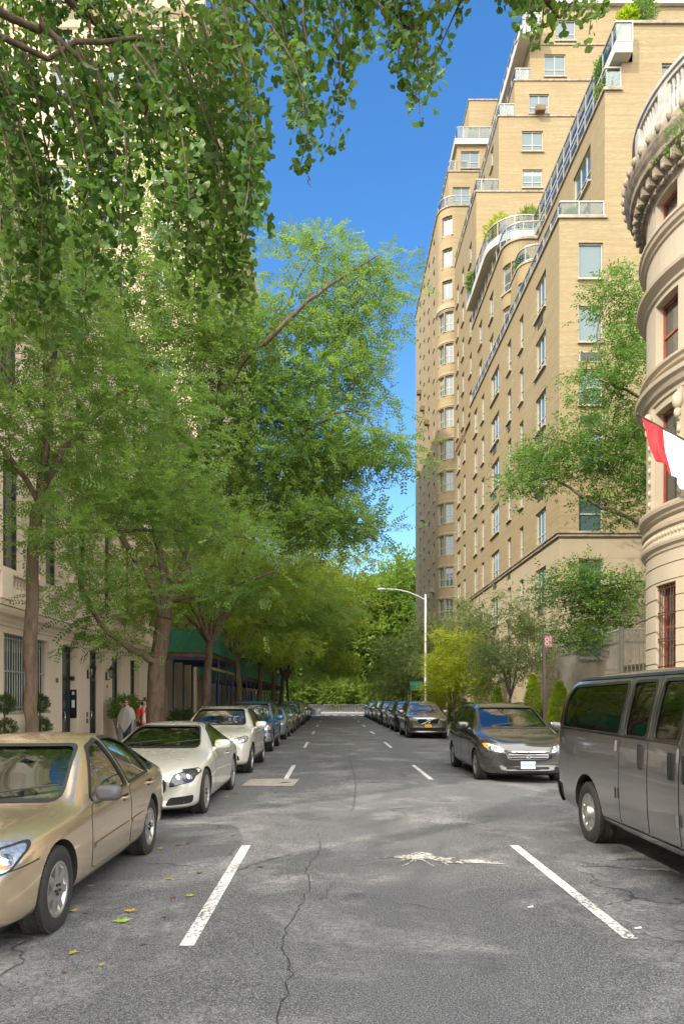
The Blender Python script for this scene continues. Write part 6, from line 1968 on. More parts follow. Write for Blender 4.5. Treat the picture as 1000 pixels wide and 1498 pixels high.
SEDAN = dict(L=4.81, W=1.82, wb=2.74, fo=.96, rw=.325, rr=.212, tw=.205, arch=1.13, spokes=7, sweep=.22, near=True,
    rows=[(0, .30, .60, .50, .60, .40), (.05, .22, .74, .58, .69, .48), (.25, .19, .85, .68, .79, .55), (.60, .18, .89, .76, .87, .60), (1.05, .18, .905, .81, .885, .64), (1.42, .18, .91, .84, .915, .70),
          (1.58, .18, .91, .85, .985, .75), (1.95, .18, .91, .865, 1.215, .67), (2.28, .18, .91, .88, 1.385, .59), (2.75, .18, .91, .90, 1.455, .565), (3.25, .18, .91, .925, 1.44, .565), (3.65, .18, .91, .945, 1.36, .565),
          (4.0, .185, .905, .96, 1.20, .60), (4.3, .19, .89, .95, 1.06, .64), (4.62, .21, .85, .91, 1.04, .62), (4.76, .26, .77, .82, .97, .52), (4.81, .34, .66, .72, .88, .46)],
    side=[[(1.76, .89), (2.36, 1.31), (2.74, 1.380), (2.82, .915)], [(2.89, .92), (2.83, 1.382), (3.14, 1.378), (3.55, 1.285), (3.68, .968)], [(3.74, .978), (3.62, 1.26), (4.02, 1.06), (4.02, 1.01)]],
    screen=[(-.69, .93), (.69, .93), (.545, 1.345), (-.545, 1.345)], screen_y=.9, rear=[(-.58, 1.08), (.58, 1.08), (.46, 1.33), (-.46, 1.33)],
    doors=[dict(poly=[(1.68, .34), (1.66, .74), (1.74, .855), (2.83, .885), (2.83, .31), (1.75, .31)], handle=(2.66, .80)), dict(poly=[(2.855, .31), (2.855, .888), (3.72, .935), (3.78, .80), (3.42, .52), (3.34, .31)], handle=(3.60, .845))],
    mirror=(1.86, .88, .92), cab=(1.62, 4.1, .35), trim_w=.018, seat_h=.50, dash=(1.74, .86),
    front=[('headlight', [(.52, .60), (.79, .605), (.83, .72), (.80, .765), (.56, .715)], .006, 'lamp_glass', True, .03, .008, 'black'), ('grille', [(-.40, .60), (.40, .60), (.46, .72), (-.46, .72)], .004, 'cavity', False, .03, .014),
           ('intake', [(-.5, .30), (.5, .30), (.52, .40), (-.52, .40)], .003, 'cavity', False, .02)],
    strips=[('side_moulding', [(1.72, .50), (2.80, .525)], .05, .016, None), ('side_moulding', [(2.87, .527), (3.42, .54)], .05, .016, None), ('bumper_seam', [(.18, .60), (.62, .635)], .008, .003, 'cavity'), ('sill_seam', [(1.35, .26), (3.38, .26)], .01, .004, 'chrome')],
    sidebits=[('headlight', [(.14, .605), (.42, .645), (.50, .77), (.40, .785), (.14, .70)], .006, 'lamp_glass'), ('indicator', [(.20, .62), (.33, .635), (.38, .72), (.24, .70)], .010, 'amber'), ('tail_light', [(4.50, .80), (4.50, .95), (4.66, .93), (4.68, .80)], .005, 'red_lens')],
    slats=(-.4, .4, (.64, .68), .008), badge=('H', .66), trim_mat=None)
COUPE = dict(L=5.03, W=1.90, wb=2.945, fo=.87, rw=.35, rr=.265, tw=.23, arch=1.09, spokes=10, rim='split', rim_mat='alloy', sweep=.30, near=True, shoulder=.94,
    rows=[(0, .24, .62, .46, .58, .36), (.05, .17, .76, .55, .68, .46), (.22, .15, .87, .66, .77, .54), (.55, .14, .925, .76, .855, .58), (1.05, .14, .945, .835, .93, .62), (1.45, .14, .945, .865, .975, .68),
          (1.65, .14, .945, .88, 1.03, .72), (2.05, .14, .94, .895, 1.22, .64), (2.45, .14, .94, .905, 1.36, .56), (2.9, .14, .94, .915, 1.405, .54), (3.35, .14, .945, .925, 1.375, .53), (3.8, .14, .95, .93, 1.27, .52),
          (4.2, .15, .945, .925, 1.11, .55), (4.55, .17, .92, .90, .99, .58), (4.85, .20, .85, .84, .94, .56), (4.98, .26, .76, .76, .88, .5), (5.03, .34, .66, .68, .8, .44)],
    side=[[(1.95, .955), (2.50, 1.25), (2.95, 1.325), (3.40, 1.30), (3.92, 1.08), (3.98, .99), (3.2, .965)]],
    screen=[(-.68, .99), (.68, .99), (.53, 1.31), (-.53, 1.31)], screen_y=.9, rear=[(-.5, 1.02), (.5, 1.02), (.42, 1.26), (-.42, 1.26)],
    doors=[dict(poly=[(1.66, .32), (1.62, .82), (1.76, .935), (3.14, .945), (3.28, .70), (3.22, .31), (1.75, .29)], handle=(2.98, .80))],
    mirror=(1.98, .94, 1.1), cab=(1.7, 4.25, .32), seat_h=.50, dash=(1.78, .86), bench_y=3.1, seats=[(.38, 2.4), (-.38, 2.4)],
    front=[('headlight', [(.50, .50), (.80, .565), (.845, .70), (.78, .735), (.55, .665)], .006, 'lamp_dark', True, .03, .007, 'black'), ('grille', [(-.44, .42), (.44, .42), (.46, .62), (-.46, .62)], .005, 'cavity', False, .05, .012),
           ('intake', [(.44, .225), (.80, .25), (.82, .37), (.50, .34)], .004, 'cavity', True, .04), ('intake', [(-.38, .22), (.38, .22), (.38, .32), (-.38, .32)], .004, 'cavity', False, .02), ('chin_trim', [(-.80, .175), (.80, .175), (.80, .200), (-.80, .200)], .008, 'chrome', False, .005)],
    strips=[('side_crease', [(1.3, .66), (3.6, .50)], .012, .004, None), ('sill_seam', [(1.35, .24), (3.4, .24)], .012, .005, 'chrome')], slats=(-.42, .42, (.52,), .014), badge=('star', .52), handle_mat=None,
    sidebits=[('headlight', [(.30, .60), (.62, .69), (.60, .745), (.34, .735)], .006, 'lamp_dark')])
CROSS = dict(L=4.66, W=1.89, wb=2.87, fo=.82, rw=.36, rr=.24, tw=.24, arch=1.12, spokes=5, rim='split', sweep=.22, near=True,
    rows=[(0, .34, .62, .62, .78, .42), (.05, .26, .78, .74, .88, .52), (.22, .22, .88, .86, .97, .58), (.55, .21, .93, .94, 1.04, .62), (.95, .21, .945, .99, 1.09, .66), (1.22, .21, .945, 1.015, 1.13, .72), (1.38, .21, .945, 1.03, 1.20, .76),
          (1.72, .21, .945, 1.04, 1.42, .69), (2.02, .21, .945, 1.05, 1.575, .62), (2.5, .21, .945, 1.06, 1.635, .60), (3.1, .21, .945, 1.075, 1.63, .60), (3.7, .21, .945, 1.09, 1.59, .59), (4.05, .22, .93, 1.095, 1.50, .58), (4.38, .25, .90, 1.08, 1.28, .60), (4.58, .32, .82, 1.0, 1.14, .56), (4.66, .42, .70, .9, 1.04, .5)],
    side=[[(1.62, 1.10), (2.18, 1.475), (2.55, 1.545), (2.62, 1.105)], [(2.70, 1.108), (2.65, 1.548), (3.40, 1.53), (3.50, 1.13)], [(3.58, 1.135), (3.48, 1.52), (3.85, 1.46), (4.1, 1.22), (4.05, 1.15)]],
    screen=[(-.70, 1.16), (.70, 1.16), (.57, 1.54), (-.57, 1.54)], screen_y=.8, rear=[(-.55, 1.2), (.55, 1.2), (.5, 1.46), (-.5, 1.46)],
    doors=[dict(poly=[(1.50, .42), (1.46, .9), (1.56, 1.07), (2.63, 1.08), (2.63, .38), (1.58, .38)], handle=(2.46, .98)), dict(poly=[(2.66, .38), (2.66, 1.08), (3.56, 1.1), (3.62, .9), (3.3, .62), (3.2, .38)], handle=(3.42, 1.0))],
    mirror=(1.72, 1.07, 1.15), cab=(1.4, 4.0, .5), seat_h=.55, dash=(1.5, 1.02), bench_y=3.0, seats=[(.37, 2.15), (-.37, 2.15)], rails=(2.1, 4.0), rail_x=.58, rail_mat=M['chrome'],
    front=[('headlight', [(.52, .74), (.82, .78), (.86, .88), (.80, .92), (.56, .86)], .006, 'lamp_glass', True, .03, .007, 'black'), ('grille', [(-.42, .60), (.42, .60), (.48, .84), (-.48, .84)], .005, 'cavity', False, .05, .012), ('intake', [(-.7, .36), (.7, .36), (.66, .48), (-.66, .48)], .004, 'cavity', False, .04)],
    slats=(-.42, .42, (.70, .74), .011), badge=('star', .72), strips=[('sill_trim', [(1.3, .34), (3.25, .34)], .10, .006, 'black')])
BOXY = dict(L=4.81, W=1.83, wb=2.83, fo=.84, rw=.37, rr=.235, tw=.25, arch=1.15, spokes=5, sweep=.14, near=True, shoulder=.965, belt_crease=.5,
    rows=[(0, .42, .70, .62, .80, .45), (.05, .34, .82, .80, .94, .58), (.18, .30, .88, .92, 1.02, .66), (.5, .30, .905, .99, 1.06, .70), (1.0, .30, .91, 1.02, 1.10, .72), (1.32, .30, .915, 1.04, 1.13, .76), (1.46, .30, .915, 1.05, 1.2, .78),
          (1.75, .30, .915, 1.06, 1.46, .72), (2.02, .30, .915, 1.065, 1.70, .66), (2.4, .30, .915, 1.07, 1.75, .66), (3.2, .30, .915, 1.075, 1.77, .66), (4.2, .31, .915, 1.08, 1.76, .66), (4.55, .33, .90, 1.08, 1.68, .66), (4.70, .38, .88, 1.05, 1.4, .68), (4.81, .46, .8, .98, 1.12, .62)],
    side=[[(1.66, 1.10), (2.08, 1.585), (2.52, 1.655), (2.56, 1.11)], [(2.64, 1.11), (2.62, 1.658), (3.36, 1.67), (3.42, 1.12)], [(3.52, 1.12), (3.48, 1.67), (4.36, 1.66), (4.50, 1.15)]],
    screen=[(-.72, 1.16), (.72, 1.16), (.61, 1.655), (-.61, 1.655)], screen_y=.8, rear=[(-.6, 1.15), (.6, 1.15), (.56, 1.6), (-.56, 1.6)],
    doors=[dict(poly=[(1.55, .5), (1.52, 1.0), (1.6, 1.075), (2.57, 1.085), (2.57, .46), (1.62, .46)], handle=(2.42, .97)), dict(poly=[(2.60, .46), (2.60, 1.085), (3.46, 1.09), (3.5, .95), (3.2, .68), (3.12, .46)], handle=(3.34, .98))],
    mirror=(1.74, 1.08, 1.2), cab=(1.46, 4.4, .6), seat_h=.55, dash=(1.56, 1.05), bench_y=3.0, seats=[(.38, 2.2), (-.38, 2.2)], rails=(2.3, 4.4), rail_x=.60,
    front=[('headlight', [(.50, .76), (.84, .78), (.85, .93), (.50, .92)], .006, 'lamp_glass', True, .03, .01, 'black'), ('indicator', [(.72, .77), (.86, .78), (.865, .92), (.78, .92)], .010, 'amber', True, .02), ('grille', [(-.44, .77), (.44, .77), (.44, .93), (-.44, .93)], .006, 'cavity', False, .03, .016),
           ('bumper_cover', [(-.86, .40), (.86, .40), (.84, .68), (-.84, .68)], .012, 'alloy', False, .05), ('fog_light', [(.55, .46), (.72, .46), (.72, .58), (.55, .58)], .018, 'lamp_dark', True, .06)],
    slats=(-.4, .4, (.82, .88), .012), strips=[('lower_cladding', [(1.35, .42), (3.2, .42)], .18, .010, 'alloy')])
VAN = dict(L=6.20, W=2.01, wb=3.94, fo=.88, rw=.375, rr=.235, tw=.245, arch=1.24, spokes=8, rim='steel', rim_mat='alloy', sweep=.14, near=True, shoulder=.985, tumble=.5, belt_crease=.25,
    rows=[(0, .34, .78, .72, .92, .55), (.06, .28, .90, .98, 1.10, .68), (.25, .27, .97, 1.12, 1.22, .76), (.6, .27, 1.0, 1.2, 1.29, .80), (.85, .27, 1.005, 1.26, 1.36, .84), (1.0, .27, 1.005, 1.29, 1.46, .86), (1.35, .27, 1.005, 1.32, 1.80, .82),
          (1.62, .27, 1.005, 1.33, 2.04, .81), (2.0, .27, 1.005, 1.33, 2.11, .81), (3.0, .27, 1.005, 1.33, 2.135, .81), (4.5, .27, 1.005, 1.33, 2.135, .81), (5.4, .28, 1.005, 1.33, 2.12, .81), (5.85, .30, 1.0, 1.33, 2.08, .81), (6.04, .32, .985, 1.32, 1.96, .84), (6.15, .36, .965, 1.3, 1.7, .89), (6.20, .42, .93, 1.2, 1.45, .87)],
    side=[[(1.42, 1.40), (1.68, 1.82), (2.32, 1.955), (2.34, 1.40)], [(2.48, 1.385), (2.50, 1.965), (3.02, 1.97), (3.02, 1.385)], [(3.16, 1.385), (3.18, 1.97), (3.72, 1.97), (3.72, 1.385)], [(3.86, 1.385), (3.86, 1.97), (5.66, 1.95), (5.84, 1.78), (5.92, 1.41)]],
    screen=[(-.80, 1.42), (.80, 1.42), (.73, 1.96), (-.73, 1.96)], screen_y=.5, rear=[(-.72, 1.40), (.72, 1.40), (.68, 1.88), (-.68, 1.88)], wr=.07,
    doors=[dict(poly=[(1.36, .42), (1.24, 1.15), (1.30, 1.335), (2.40, 1.345), (2.40, .42)], handle=(2.30, 1.14), vert=True), dict(poly=[(2.44, .42), (2.44, 1.35), (3.07, 1.355), (3.07, .42)], handle=(2.58, 1.15), vert=True), dict(poly=[(3.10, .42), (3.10, 1.355), (3.79, 1.36), (3.79, .42)], handle=(3.24, 1.19), vert=True)],
    cab=(1.05, 5.8, .7), seat_h=.68, dash=(1.15, 1.3), bench_y=5.1, seats=[(.5, 2.0), (-.5, 2.0), (.5, 3.0), (-.2, 3.0), (.5, 4.0), (-.2, 4.0)], trim=None,
    front=[('headlight', [(.55, .72), (.86, .74), (.88, .95), (.56, .94)], .006, 'lamp_glass', True, .03, .01, 'black'), ('grille', [(-.5, .7), (.5, .7), (.5, .98), (-.5, .98)], .006, 'cavity', False, .03, .02)],
    sidebits=[('tail_light', [(5.965, 1.15), (6.00, 1.80), (6.05, 1.78), (6.13, 1.15)], .008, 'red_lens'), ('bumper', [(5.86, .38), (5.86, .62), (6.2, .64), (6.2, .38)], .03, 'black'), ('hinge', [(3.83, 1.20), (3.83, 1.32), (3.89, 1.32), (3.89, 1.20)], .02, 'steel'), ('hinge', [(2.41, 1.19), (2.41, 1.32), (2.46, 1.32), (2.46, 1.19)], .02, 'steel'),
              ('hinge', [(2.41, .60), (2.41, .72), (2.46, .72), (2.46, .60)], .02, 'steel'), ('door_catch', [(3.84, .68), (3.84, .80), (3.89, .80), (3.89, .68)], .016, 'black')],
    strips=[('roof_gutter', [(1.8, 2.035), (5.8, 2.04)], .030, .012, 'black'), ('body_crease', [(2.45, .98), (3.1, .92), (3.78, 1.0)], .014, .004, None), ('panel_seam', [(3.805, .42), (3.805, 2.03)], .010, .003, 'cavity'), ('panel_seam', [(3.085, 1.36), (3.085, 2.03)], .010, .003, 'cavity'), ('panel_seam', [(2.42, 1.35), (2.42, 2.03)], .010, .003, 'cavity'), ('sill_seam', [(1.5, .40), (4.4, .40)], .012, .004, 'cavity'), ('window_ledge', [(2.50, 1.365), (5.90, 1.392)], .012, .010, 'chrome')])
MINIVAN = dict(L=5.11, W=1.96, wb=3.0, fo=.95, rw=.34, rr=.215, tw=.225, arch=1.11, spokes=7, sweep=.30, near=True, shoulder=.965,
    rows=[(0, .30, .60, .52, .66, .40), (.05, .22, .78, .66, .78, .52), (.22, .19, .91, .80, .90, .60), (.5, .18, .955, .92, 1.00, .66), (.85, .18, .975, .99, 1.07, .70), (1.10, .18, .98, 1.02, 1.11, .76), (1.25, .18, .98, 1.035, 1.17, .80), (1.65, .18, .98, 1.05, 1.40, .74),
          (2.02, .18, .98, 1.06, 1.60, .68), (2.45, .18, .98, 1.065, 1.70, .66), (3.1, .18, .98, 1.07, 1.73, .66), (4.0, .18, .98, 1.08, 1.71, .66), (4.55, .20, .965, 1.085, 1.62, .65), (4.85, .24, .93, 1.06, 1.36, .66), (5.02, .30, .86, 1.0, 1.16, .6), (5.11, .42, .74, .9, 1.02, .52)],
    side=[[(1.62, 1.11), (2.12, 1.505), (2.42, 1.595), (2.50, 1.115)], [(2.58, 1.115), (2.52, 1.605), (3.42, 1.625), (3.46, 1.13)], [(3.54, 1.13), (3.52, 1.625), (4.40, 1.55), (4.60, 1.16)]],
    screen=[(-.77, 1.15), (.77, 1.15), (.64, 1.60), (-.64, 1.60)], screen_y=.6, rear=[(-.6, 1.18), (.6, 1.18), (.56, 1.55), (-.56, 1.55)],
    doors=[dict(poly=[(1.52, .36), (1.46, .9), (1.56, 1.085), (2.51, 1.09), (2.51, .32), (1.58, .32)], handle=(2.36, .97)), dict(poly=[(2.54, .32), (2.54, 1.09), (3.50, 1.105), (3.56, .9), (3.44, .62), (3.38, .32)], handle=(2.70, .98))],
    mirror=(1.72, 1.10, 1.2), cab=(1.35, 4.4, .5), seat_h=.6, dash=(1.42, 1.04), bench_y=3.2, seats=[(.4, 2.15), (-.4, 2.15)], rails=(2.5, 4.3), rail_x=.64,
    front=[('headlight', [(.46, .64), (.80, .70), (.875, .82), (.80, .855), (.58, .79), (.50, .72)], .006, 'lamp_glass', True, .03, .006, 'black'), ('indicator', [(.78, .735), (.85, .76), (.885, .84), (.80, .845)], .011, 'amber', True, .02), ('grille', [(-.40, .53), (.40, .53), (.47, .68), (-.47, .68)], .006, 'cavity', False, .06, .018),
           ('intake', [(-.44, .24), (.44, .24), (.46, .36), (-.46, .36)], .004, 'cavity', False, .03), ('fog_light', [(.56, .28), (.74, .30), (.74, .37), (.58, .36)], .004, 'cavity', True, .03), ('bumper_line', [(-.84, .405), (.84, .405), (.84, .415), (-.84, .415)], .004, 'cavity', False, .003)],
    slats=(-.42, .42, (.57, .605, .64), .008), badge=('H', .61), plate=(.40, 'plate_w', 'plate_ink', 'CAZ0425', .0), strips=[('sill_seam', [(1.35, .25), (3.4, .25)], .012, .004, 'cavity'), ('slide_rail', [(3.56, .93), (4.7, .95)], .012, .003, 'cavity')])
TALL = dict(L=4.95, W=1.96, wb=2.98, fo=.86, rw=.375, rr=.25, tw=.25, arch=1.12, spokes=5, rim='split', sweep=.18, shoulder=.96,
    rows=[(0, .32, .66, .66, .86, .46), (.05, .26, .82, .86, .98, .58), (.2, .23, .92, .98, 1.06, .66), (.55, .22, .965, 1.04, 1.11, .70), (1.05, .22, .98, 1.08, 1.15, .74), (1.35, .22, .98, 1.09, 1.18, .78), (1.5, .22, .98, 1.10, 1.25, .80), (1.85, .22, .98, 1.11, 1.50, .74),
          (2.15, .22, .98, 1.115, 1.68, .66), (2.6, .22, .98, 1.12, 1.75, .65), (3.3, .22, .98, 1.13, 1.765, .65), (4.2, .23, .975, 1.14, 1.72, .64), (4.6, .25, .95, 1.14, 1.6, .64), (4.85, .32, .88, 1.08, 1.25, .62), (4.95, .44, .76, .96, 1.1, .55)],
    side=[[(1.76, 1.16), (2.24, 1.56), (2.62, 1.645), (2.68, 1.165)], [(2.76, 1.165), (2.72, 1.65), (3.5, 1.66), (3.55, 1.18)], [(3.64, 1.18), (3.60, 1.655), (4.35, 1.58), (4.55, 1.24)]],
    screen=[(-.75, 1.21), (.75, 1.21), (.62, 1.64), (-.62, 1.64)], screen_y=.8,
    doors=[dict(poly=[(1.62, .44), (1.58, 1.0), (1.68, 1.13), (2.69, 1.14), (2.69, .40), (1.7, .40)], handle=(2.52, 1.03)), dict(poly=[(2.72, .40), (2.72, 1.14), (3.6, 1.15), (3.66, .95), (3.36, .66), (3.28, .40)], handle=(3.46, 1.05))],
    mirror=(1.84, 1.14, 1.2), rails=(2.4, 4.4), rail_x=.62,
    front=[('headlight', [(.50, .84), (.84, .85), (.88, .95), (.52, .94)], .006, 'lamp_glass', True, .03), ('grille', [(-.46, .70), (.46, .70), (.50, .93), (-.50, .93)], .006, 'cavity', False, .05, .016), ('intake', [(-.84, .36), (.84, .36), (.80, .52), (-.80, .52)], .004, 'cavity', False, .04)],
    plate=(.60, 'plate_y', 'plate_ink', '', 0), strips=[('sill_trim', [(1.35, .34), (3.4, .34)], .10, .006, 'black')], wipers=True)
HATCH = dict(L=4.30, W=1.78, wb=2.60, fo=.85, rw=.315, rr=.205, tw=.205, arch=1.12, spokes=7, sweep=.22,
    rows=[(0, .28, .60, .54, .68, .40), (.05, .22, .74, .66, .78, .5), (.22, .19, .83, .78, .87, .56), (.55, .18, .87, .87, .96, .62), (.95, .18, .885, .92, 1.01, .66), (1.15, .18, .89, .94, 1.05, .70), (1.3, .18, .89, .95, 1.12, .72), (1.65, .18, .89, .965, 1.33, .66),
          (1.98, .18, .89, .975, 1.48, .58), (2.4, .18, .89, .98, 1.525, .57), (3.0, .18, .89, .99, 1.51, .57), (3.55, .19, .88, 1.0, 1.44, .57), (3.95, .22, .86, 1.0, 1.25, .58), (4.2, .28, .78, .94, 1.08, .54), (4.3, .38, .66, .84, .98, .46)],
    side=[[(1.52, 1.02), (2.06, 1.375), (2.38, 1.44), (2.44, 1.025)], [(2.52, 1.025), (2.48, 1.445), (3.2, 1.42), (3.5, 1.08)]],
    screen=[(-.66, 1.07), (.66, 1.07), (.54, 1.44), (-.54, 1.44)], screen_y=.7,
    doors=[dict(poly=[(1.42, .36), (1.38, .85), (1.48, .99), (2.45, 1.0), (2.45, .32), (1.5, .32)], handle=(2.3, .89)), dict(poly=[(2.48, .32), (2.48, 1.0), (3.2, 1.02), (3.26, .85), (3.02, .58), (2.94, .32)], handle=(3.08, .91))],
    mirror=(1.6, 1.0, 1.1), front=[('headlight', [(.48, .64), (.78, .70), (.80, .80), (.54, .76)], .006, 'lamp_glass', True, .03), ('grille', [(-.36, .58), (.36, .58), (.40, .68), (-.40, .68)], .006, 'cavity', False, .03), ('intake', [(-.6, .28), (.6, .28), (.6, .42), (-.6, .42)], .004, 'cavity', False, .04)], plate=(.50, 'plate_y', 'plate_ink', '', 0))

def spec(base, **kw):
    d = dict(base); d.update(kw); 
    for k in ('trim_mat',):
        if d.get(k) is None: d.pop(k, None)
    if d.get('handle_mat') is None: d['handle_mat'] = d['paint']
    d['strips'] = [(n, p, w, o, (d['paint'] if m is None else m)) for n, p, w, o, m in d.get('strips', [])]
    if d.get('trim') is None: d['trim'] = M['interior']
    return d
PT_ = lambda n, c, **k: paint_mat(n + '_paint', c, **k)
def place(sp, label, xside, yfront, left, rz=0, **kw):
    """xside: x of the road-side flank; yfront: y of the front bumper"""
    x = xside - sp['W'] / 2 if left else xside + sp['W'] / 2
    return build_car(sp, label, (x, yfront + sp['L'] / 2, crown(x) - .003), rz, **kw)

place(spec(SEDAN, paint=PT_('gold', (.62, .48, .32), metal=.75, rough=.24), trim=M['interior_tan'], glass=M['car_glass'], trim_mat=M['black'], mirror_mat=simple('grey_mirror', (.085, .085, .09), .4, 0, .1, 9)), 'gold four door sedan parked nearest on the left, its front cut by the frame', -2.06, 4.50, True)
place(spec(COUPE, paint=PT_('pearl', (.66, .63, .56), metal=.35, rough=.26), glass=M['car_glass'], screen_glass=M['tint_glass']), 'pearl white coupe with dark slanted headlights behind the gold sedan', -1.93, 10.3, True)
place(spec(CROSS, paint=PT_('white', (.64, .60, .53), metal=.3, rough=.28), glass=M['tint_glass']), 'white crossover with roof rails behind the pearl coupe', -1.92, 16.6, True)
place(spec(BOXY, paint=PT_('navy', (.045, .145, .36), metal=.6, rough=.25), glass=M['tint_glass']), 'dark blue boxy off-road car with a silver bumper', -2.02, 23.9, True)
place(spec(HATCH, paint=PT_('silver_blue', (.25, .31, .36), metal=.5)), 'silver blue hatchback between the blue off-road car and a gold sedan', -2.05, 31.6, True)
place(spec(SEDAN, near=False, paint=PT_('dull_gold', (.36, .28, .18), metal=.5), trim_mat=M['black']), 'small gold sedan sixth in the left row', -2.08, 37.6, True)
place(spec(HATCH, paint=PT_('dark_green', (.03, .075, .065), metal=.4)), 'dark green hatchback right behind the small gold sedan', -2.1, 43.6, True)
place(spec(TALL, paint=PT_('beige', (.40, .34, .26), metal=.4)), 'tall beige car with roof rails in the left row', -2.05, 49.6, True)
place(spec(BOXY, near=False, paint=PT_('charcoal', (.045, .045, .048), metal=.4)), 'charcoal off-road car behind the tall beige one', -2.1, 56.6, True)
place(spec(HATCH, paint=PT_('graphite', (.075, .08, .085), metal=.4)), 'graphite hatchback near the far end of the left row', -2.1, 63.2, True)
oc = place(spec(SEDAN, near=False, paint=PT_('champagne', (.44, .35, .23), metal=.5), trim_mat=M['black']), 'champagne sedan with an open door at the far end of the left row', -2.15, 70.0, True)
m = MB(); Q = Matrix.Translation((.90, -4.81 / 2 + 1.72, 0)) @ Matrix.Rotation(R(-62), 4, 'Z')
m.box(-.03, .03, 0, 1.1, .32, .95, 0, Q); m.tube([Q @ Vector(p) for p in ((0, .05, .95), (0, .55, 1.36), (0, 1.0, 1.38), (0, 1.08, .95))], .025, 6); m.build('open_door', oc.children[0].data.materials[0], oc)
place(spec(VAN, paint=PT_('gunmetal', (.33, .32, .305), metal=.85, rough=.22), glass=M['tint_glass'], trim=M['interior_tan']), 'gunmetal passenger van parked nearest on the right, cut by the frame', 3.15, 4.08, False, cat='van', name='parked_van')
place(spec(MINIVAN, paint=PT_('dark_grey', (.085, .083, .082), metal=.8, rough=.2), glass=M['tint_glass'], vis=-1), 'dark grey minivan with a white number plate behind the gunmetal van', 3.15, 15.0, False, cat='minivan')
place(spec(TALL, paint=PT_('bronze_grey', (.19, .175, .155), metal=.75, rough=.22), badge=('ring_bar', .82), vis=-1, wipers=True, plate=(.60, 'plate_y', 'plate_ink', 'HXK 4127', 0) if False else (.60, 'plate_y', 'plate_ink', '', 0)), 'bronze grey tall car with a ring badge and yellow plate', 3.45, 33.0, False)
R_ = [(TALL, 'black', (.02, .021, .022), 39.2, 'black tall car right behind the bronze grey one'), (HATCH, 'dark_silver', (.22, .225, .23), 45.4, 'dark silver hatchback under the lamp post'), (TALL, 'deep_blue', (.03, .05, .09), 50.8, 'deep blue tall car fifth in the right row'),
      (BOXY, 'silver', (.34, .345, .35), 57.0, 'silver boxy car in the right row'), (HATCH, 'ink', (.028, .03, .034), 63.0, 'ink black hatchback toward the far end of the right row'), (TALL, 'pale_blue', (.30, .36, .43), 68.6, 'pale blue grey tall car near the far end of the right row'), (HATCH, 'far_grey', (.16, .17, .18), 75.0, 'grey hatchback last in the right row')]
for b, n, c, y, lab in R_:
    place(spec(b, near=False, paint=PT_(n, c), vis=-1), lab, 3.45, y, False)
# ================================================================== people
def skin(verts, edges, root, name, mat, parent, levels=2):
    """verts: (x,y,z,r) joints; one continuous surface grown round the joints"""
    me = bpy.data.meshes.new(name); me.from_pydata([v[:3] for v in verts], edges, [])
    o = bpy.data.objects.new(name, me); COL.objects.link(o)
    o.modifiers.new('k', 'SKIN')
    if not me.skin_vertices:
        me.attributes.new('x', 'FLOAT', 'POINT')
        bm = bmesh.new(); bm.from_mesh(me); bm.verts.layers.skin.verify(); bm.to_mesh(me); bm.free()
    for i, v in enumerate(verts):
        r = v[3]; sv = me.skin_vertices[0].data[i]
        sv.radius = r if hasattr(r, '__len__') else (r, r); sv.use_root = (i == root)
    o.modifiers['k'].use_smooth_shade = True
    s = o.modifiers.new('s', 'SUBSURF'); s.levels = levels; s.render_levels = levels
    out = eval_mesh(o); bpy.data.objects.remove(o)
    out.materials.clear(); out.materials.append(mat)
    out.polygons.foreach_set('use_smooth', [True] * len(out.polygons))
    q = bpy.data.objects.new(name, out); return link(q, parent)

M['skin'] = simple('skin', (.52, .32, .22), .55, 0, .06, 20)
M['hair_b'] = simple('brown_hair', (.11, .06, .03), .5, 0, .3, 40, .3)
M['hair_d'] = simple('dark_hair', (.025, .018, .014), .45, 0, .3, 40, .3)
M['poncho'] = simple('grey_knit', (.36, .34, .32), .9, 0, .12, 60, .5)
M['denim'] = simple('dark_denim', (.03, .04, .07), .85, 0, .2, 40)
M['red_coat'] = simple('red_coat', (.78, .022, .018), .7, 0, .12, 10, .2)
M['shirt'] = simple('pale_shirt', (.55, .54, .53), .85, 0, .08, 14)
M['strap'] = M['black']

def hand(vs, es, wi, d, palm, side):
    """five unequal, slightly curled fingers grown from the wrist joint wi; d points along the hand"""
    d = d.normalized(); n = palm.normalized(); s = d.cross(n) * side
    w = Vector(vs[wi][:3]); p = w + d * .07; vs.append((*p, (.036, .018))); pi = len(vs) - 1; es.append((wi, pi))
    for k, L in enumerate((.072, .08, .075, .058)):
        b = p + s * (.027 - .018 * k) + d * .03; vs.append((*b, .0105)); a = len(vs) - 1; es.append((pi, a))
        c = b + d * L * .5 + n * .012; vs.append((*c, .0095)); e = b + d * L * .85 + n * .04; vs.append((*e, .008)); es += [(a, a + 1), (a + 1, a + 2)]
    b = w + d * .035 + s * .04; vs.append((*b, .012)); a = len(vs) - 1; es.append((wi, a)); e = b + d * .045 + s * .025 + n * .015; vs.append((*e, .0095)); es.append((a, a + 1))

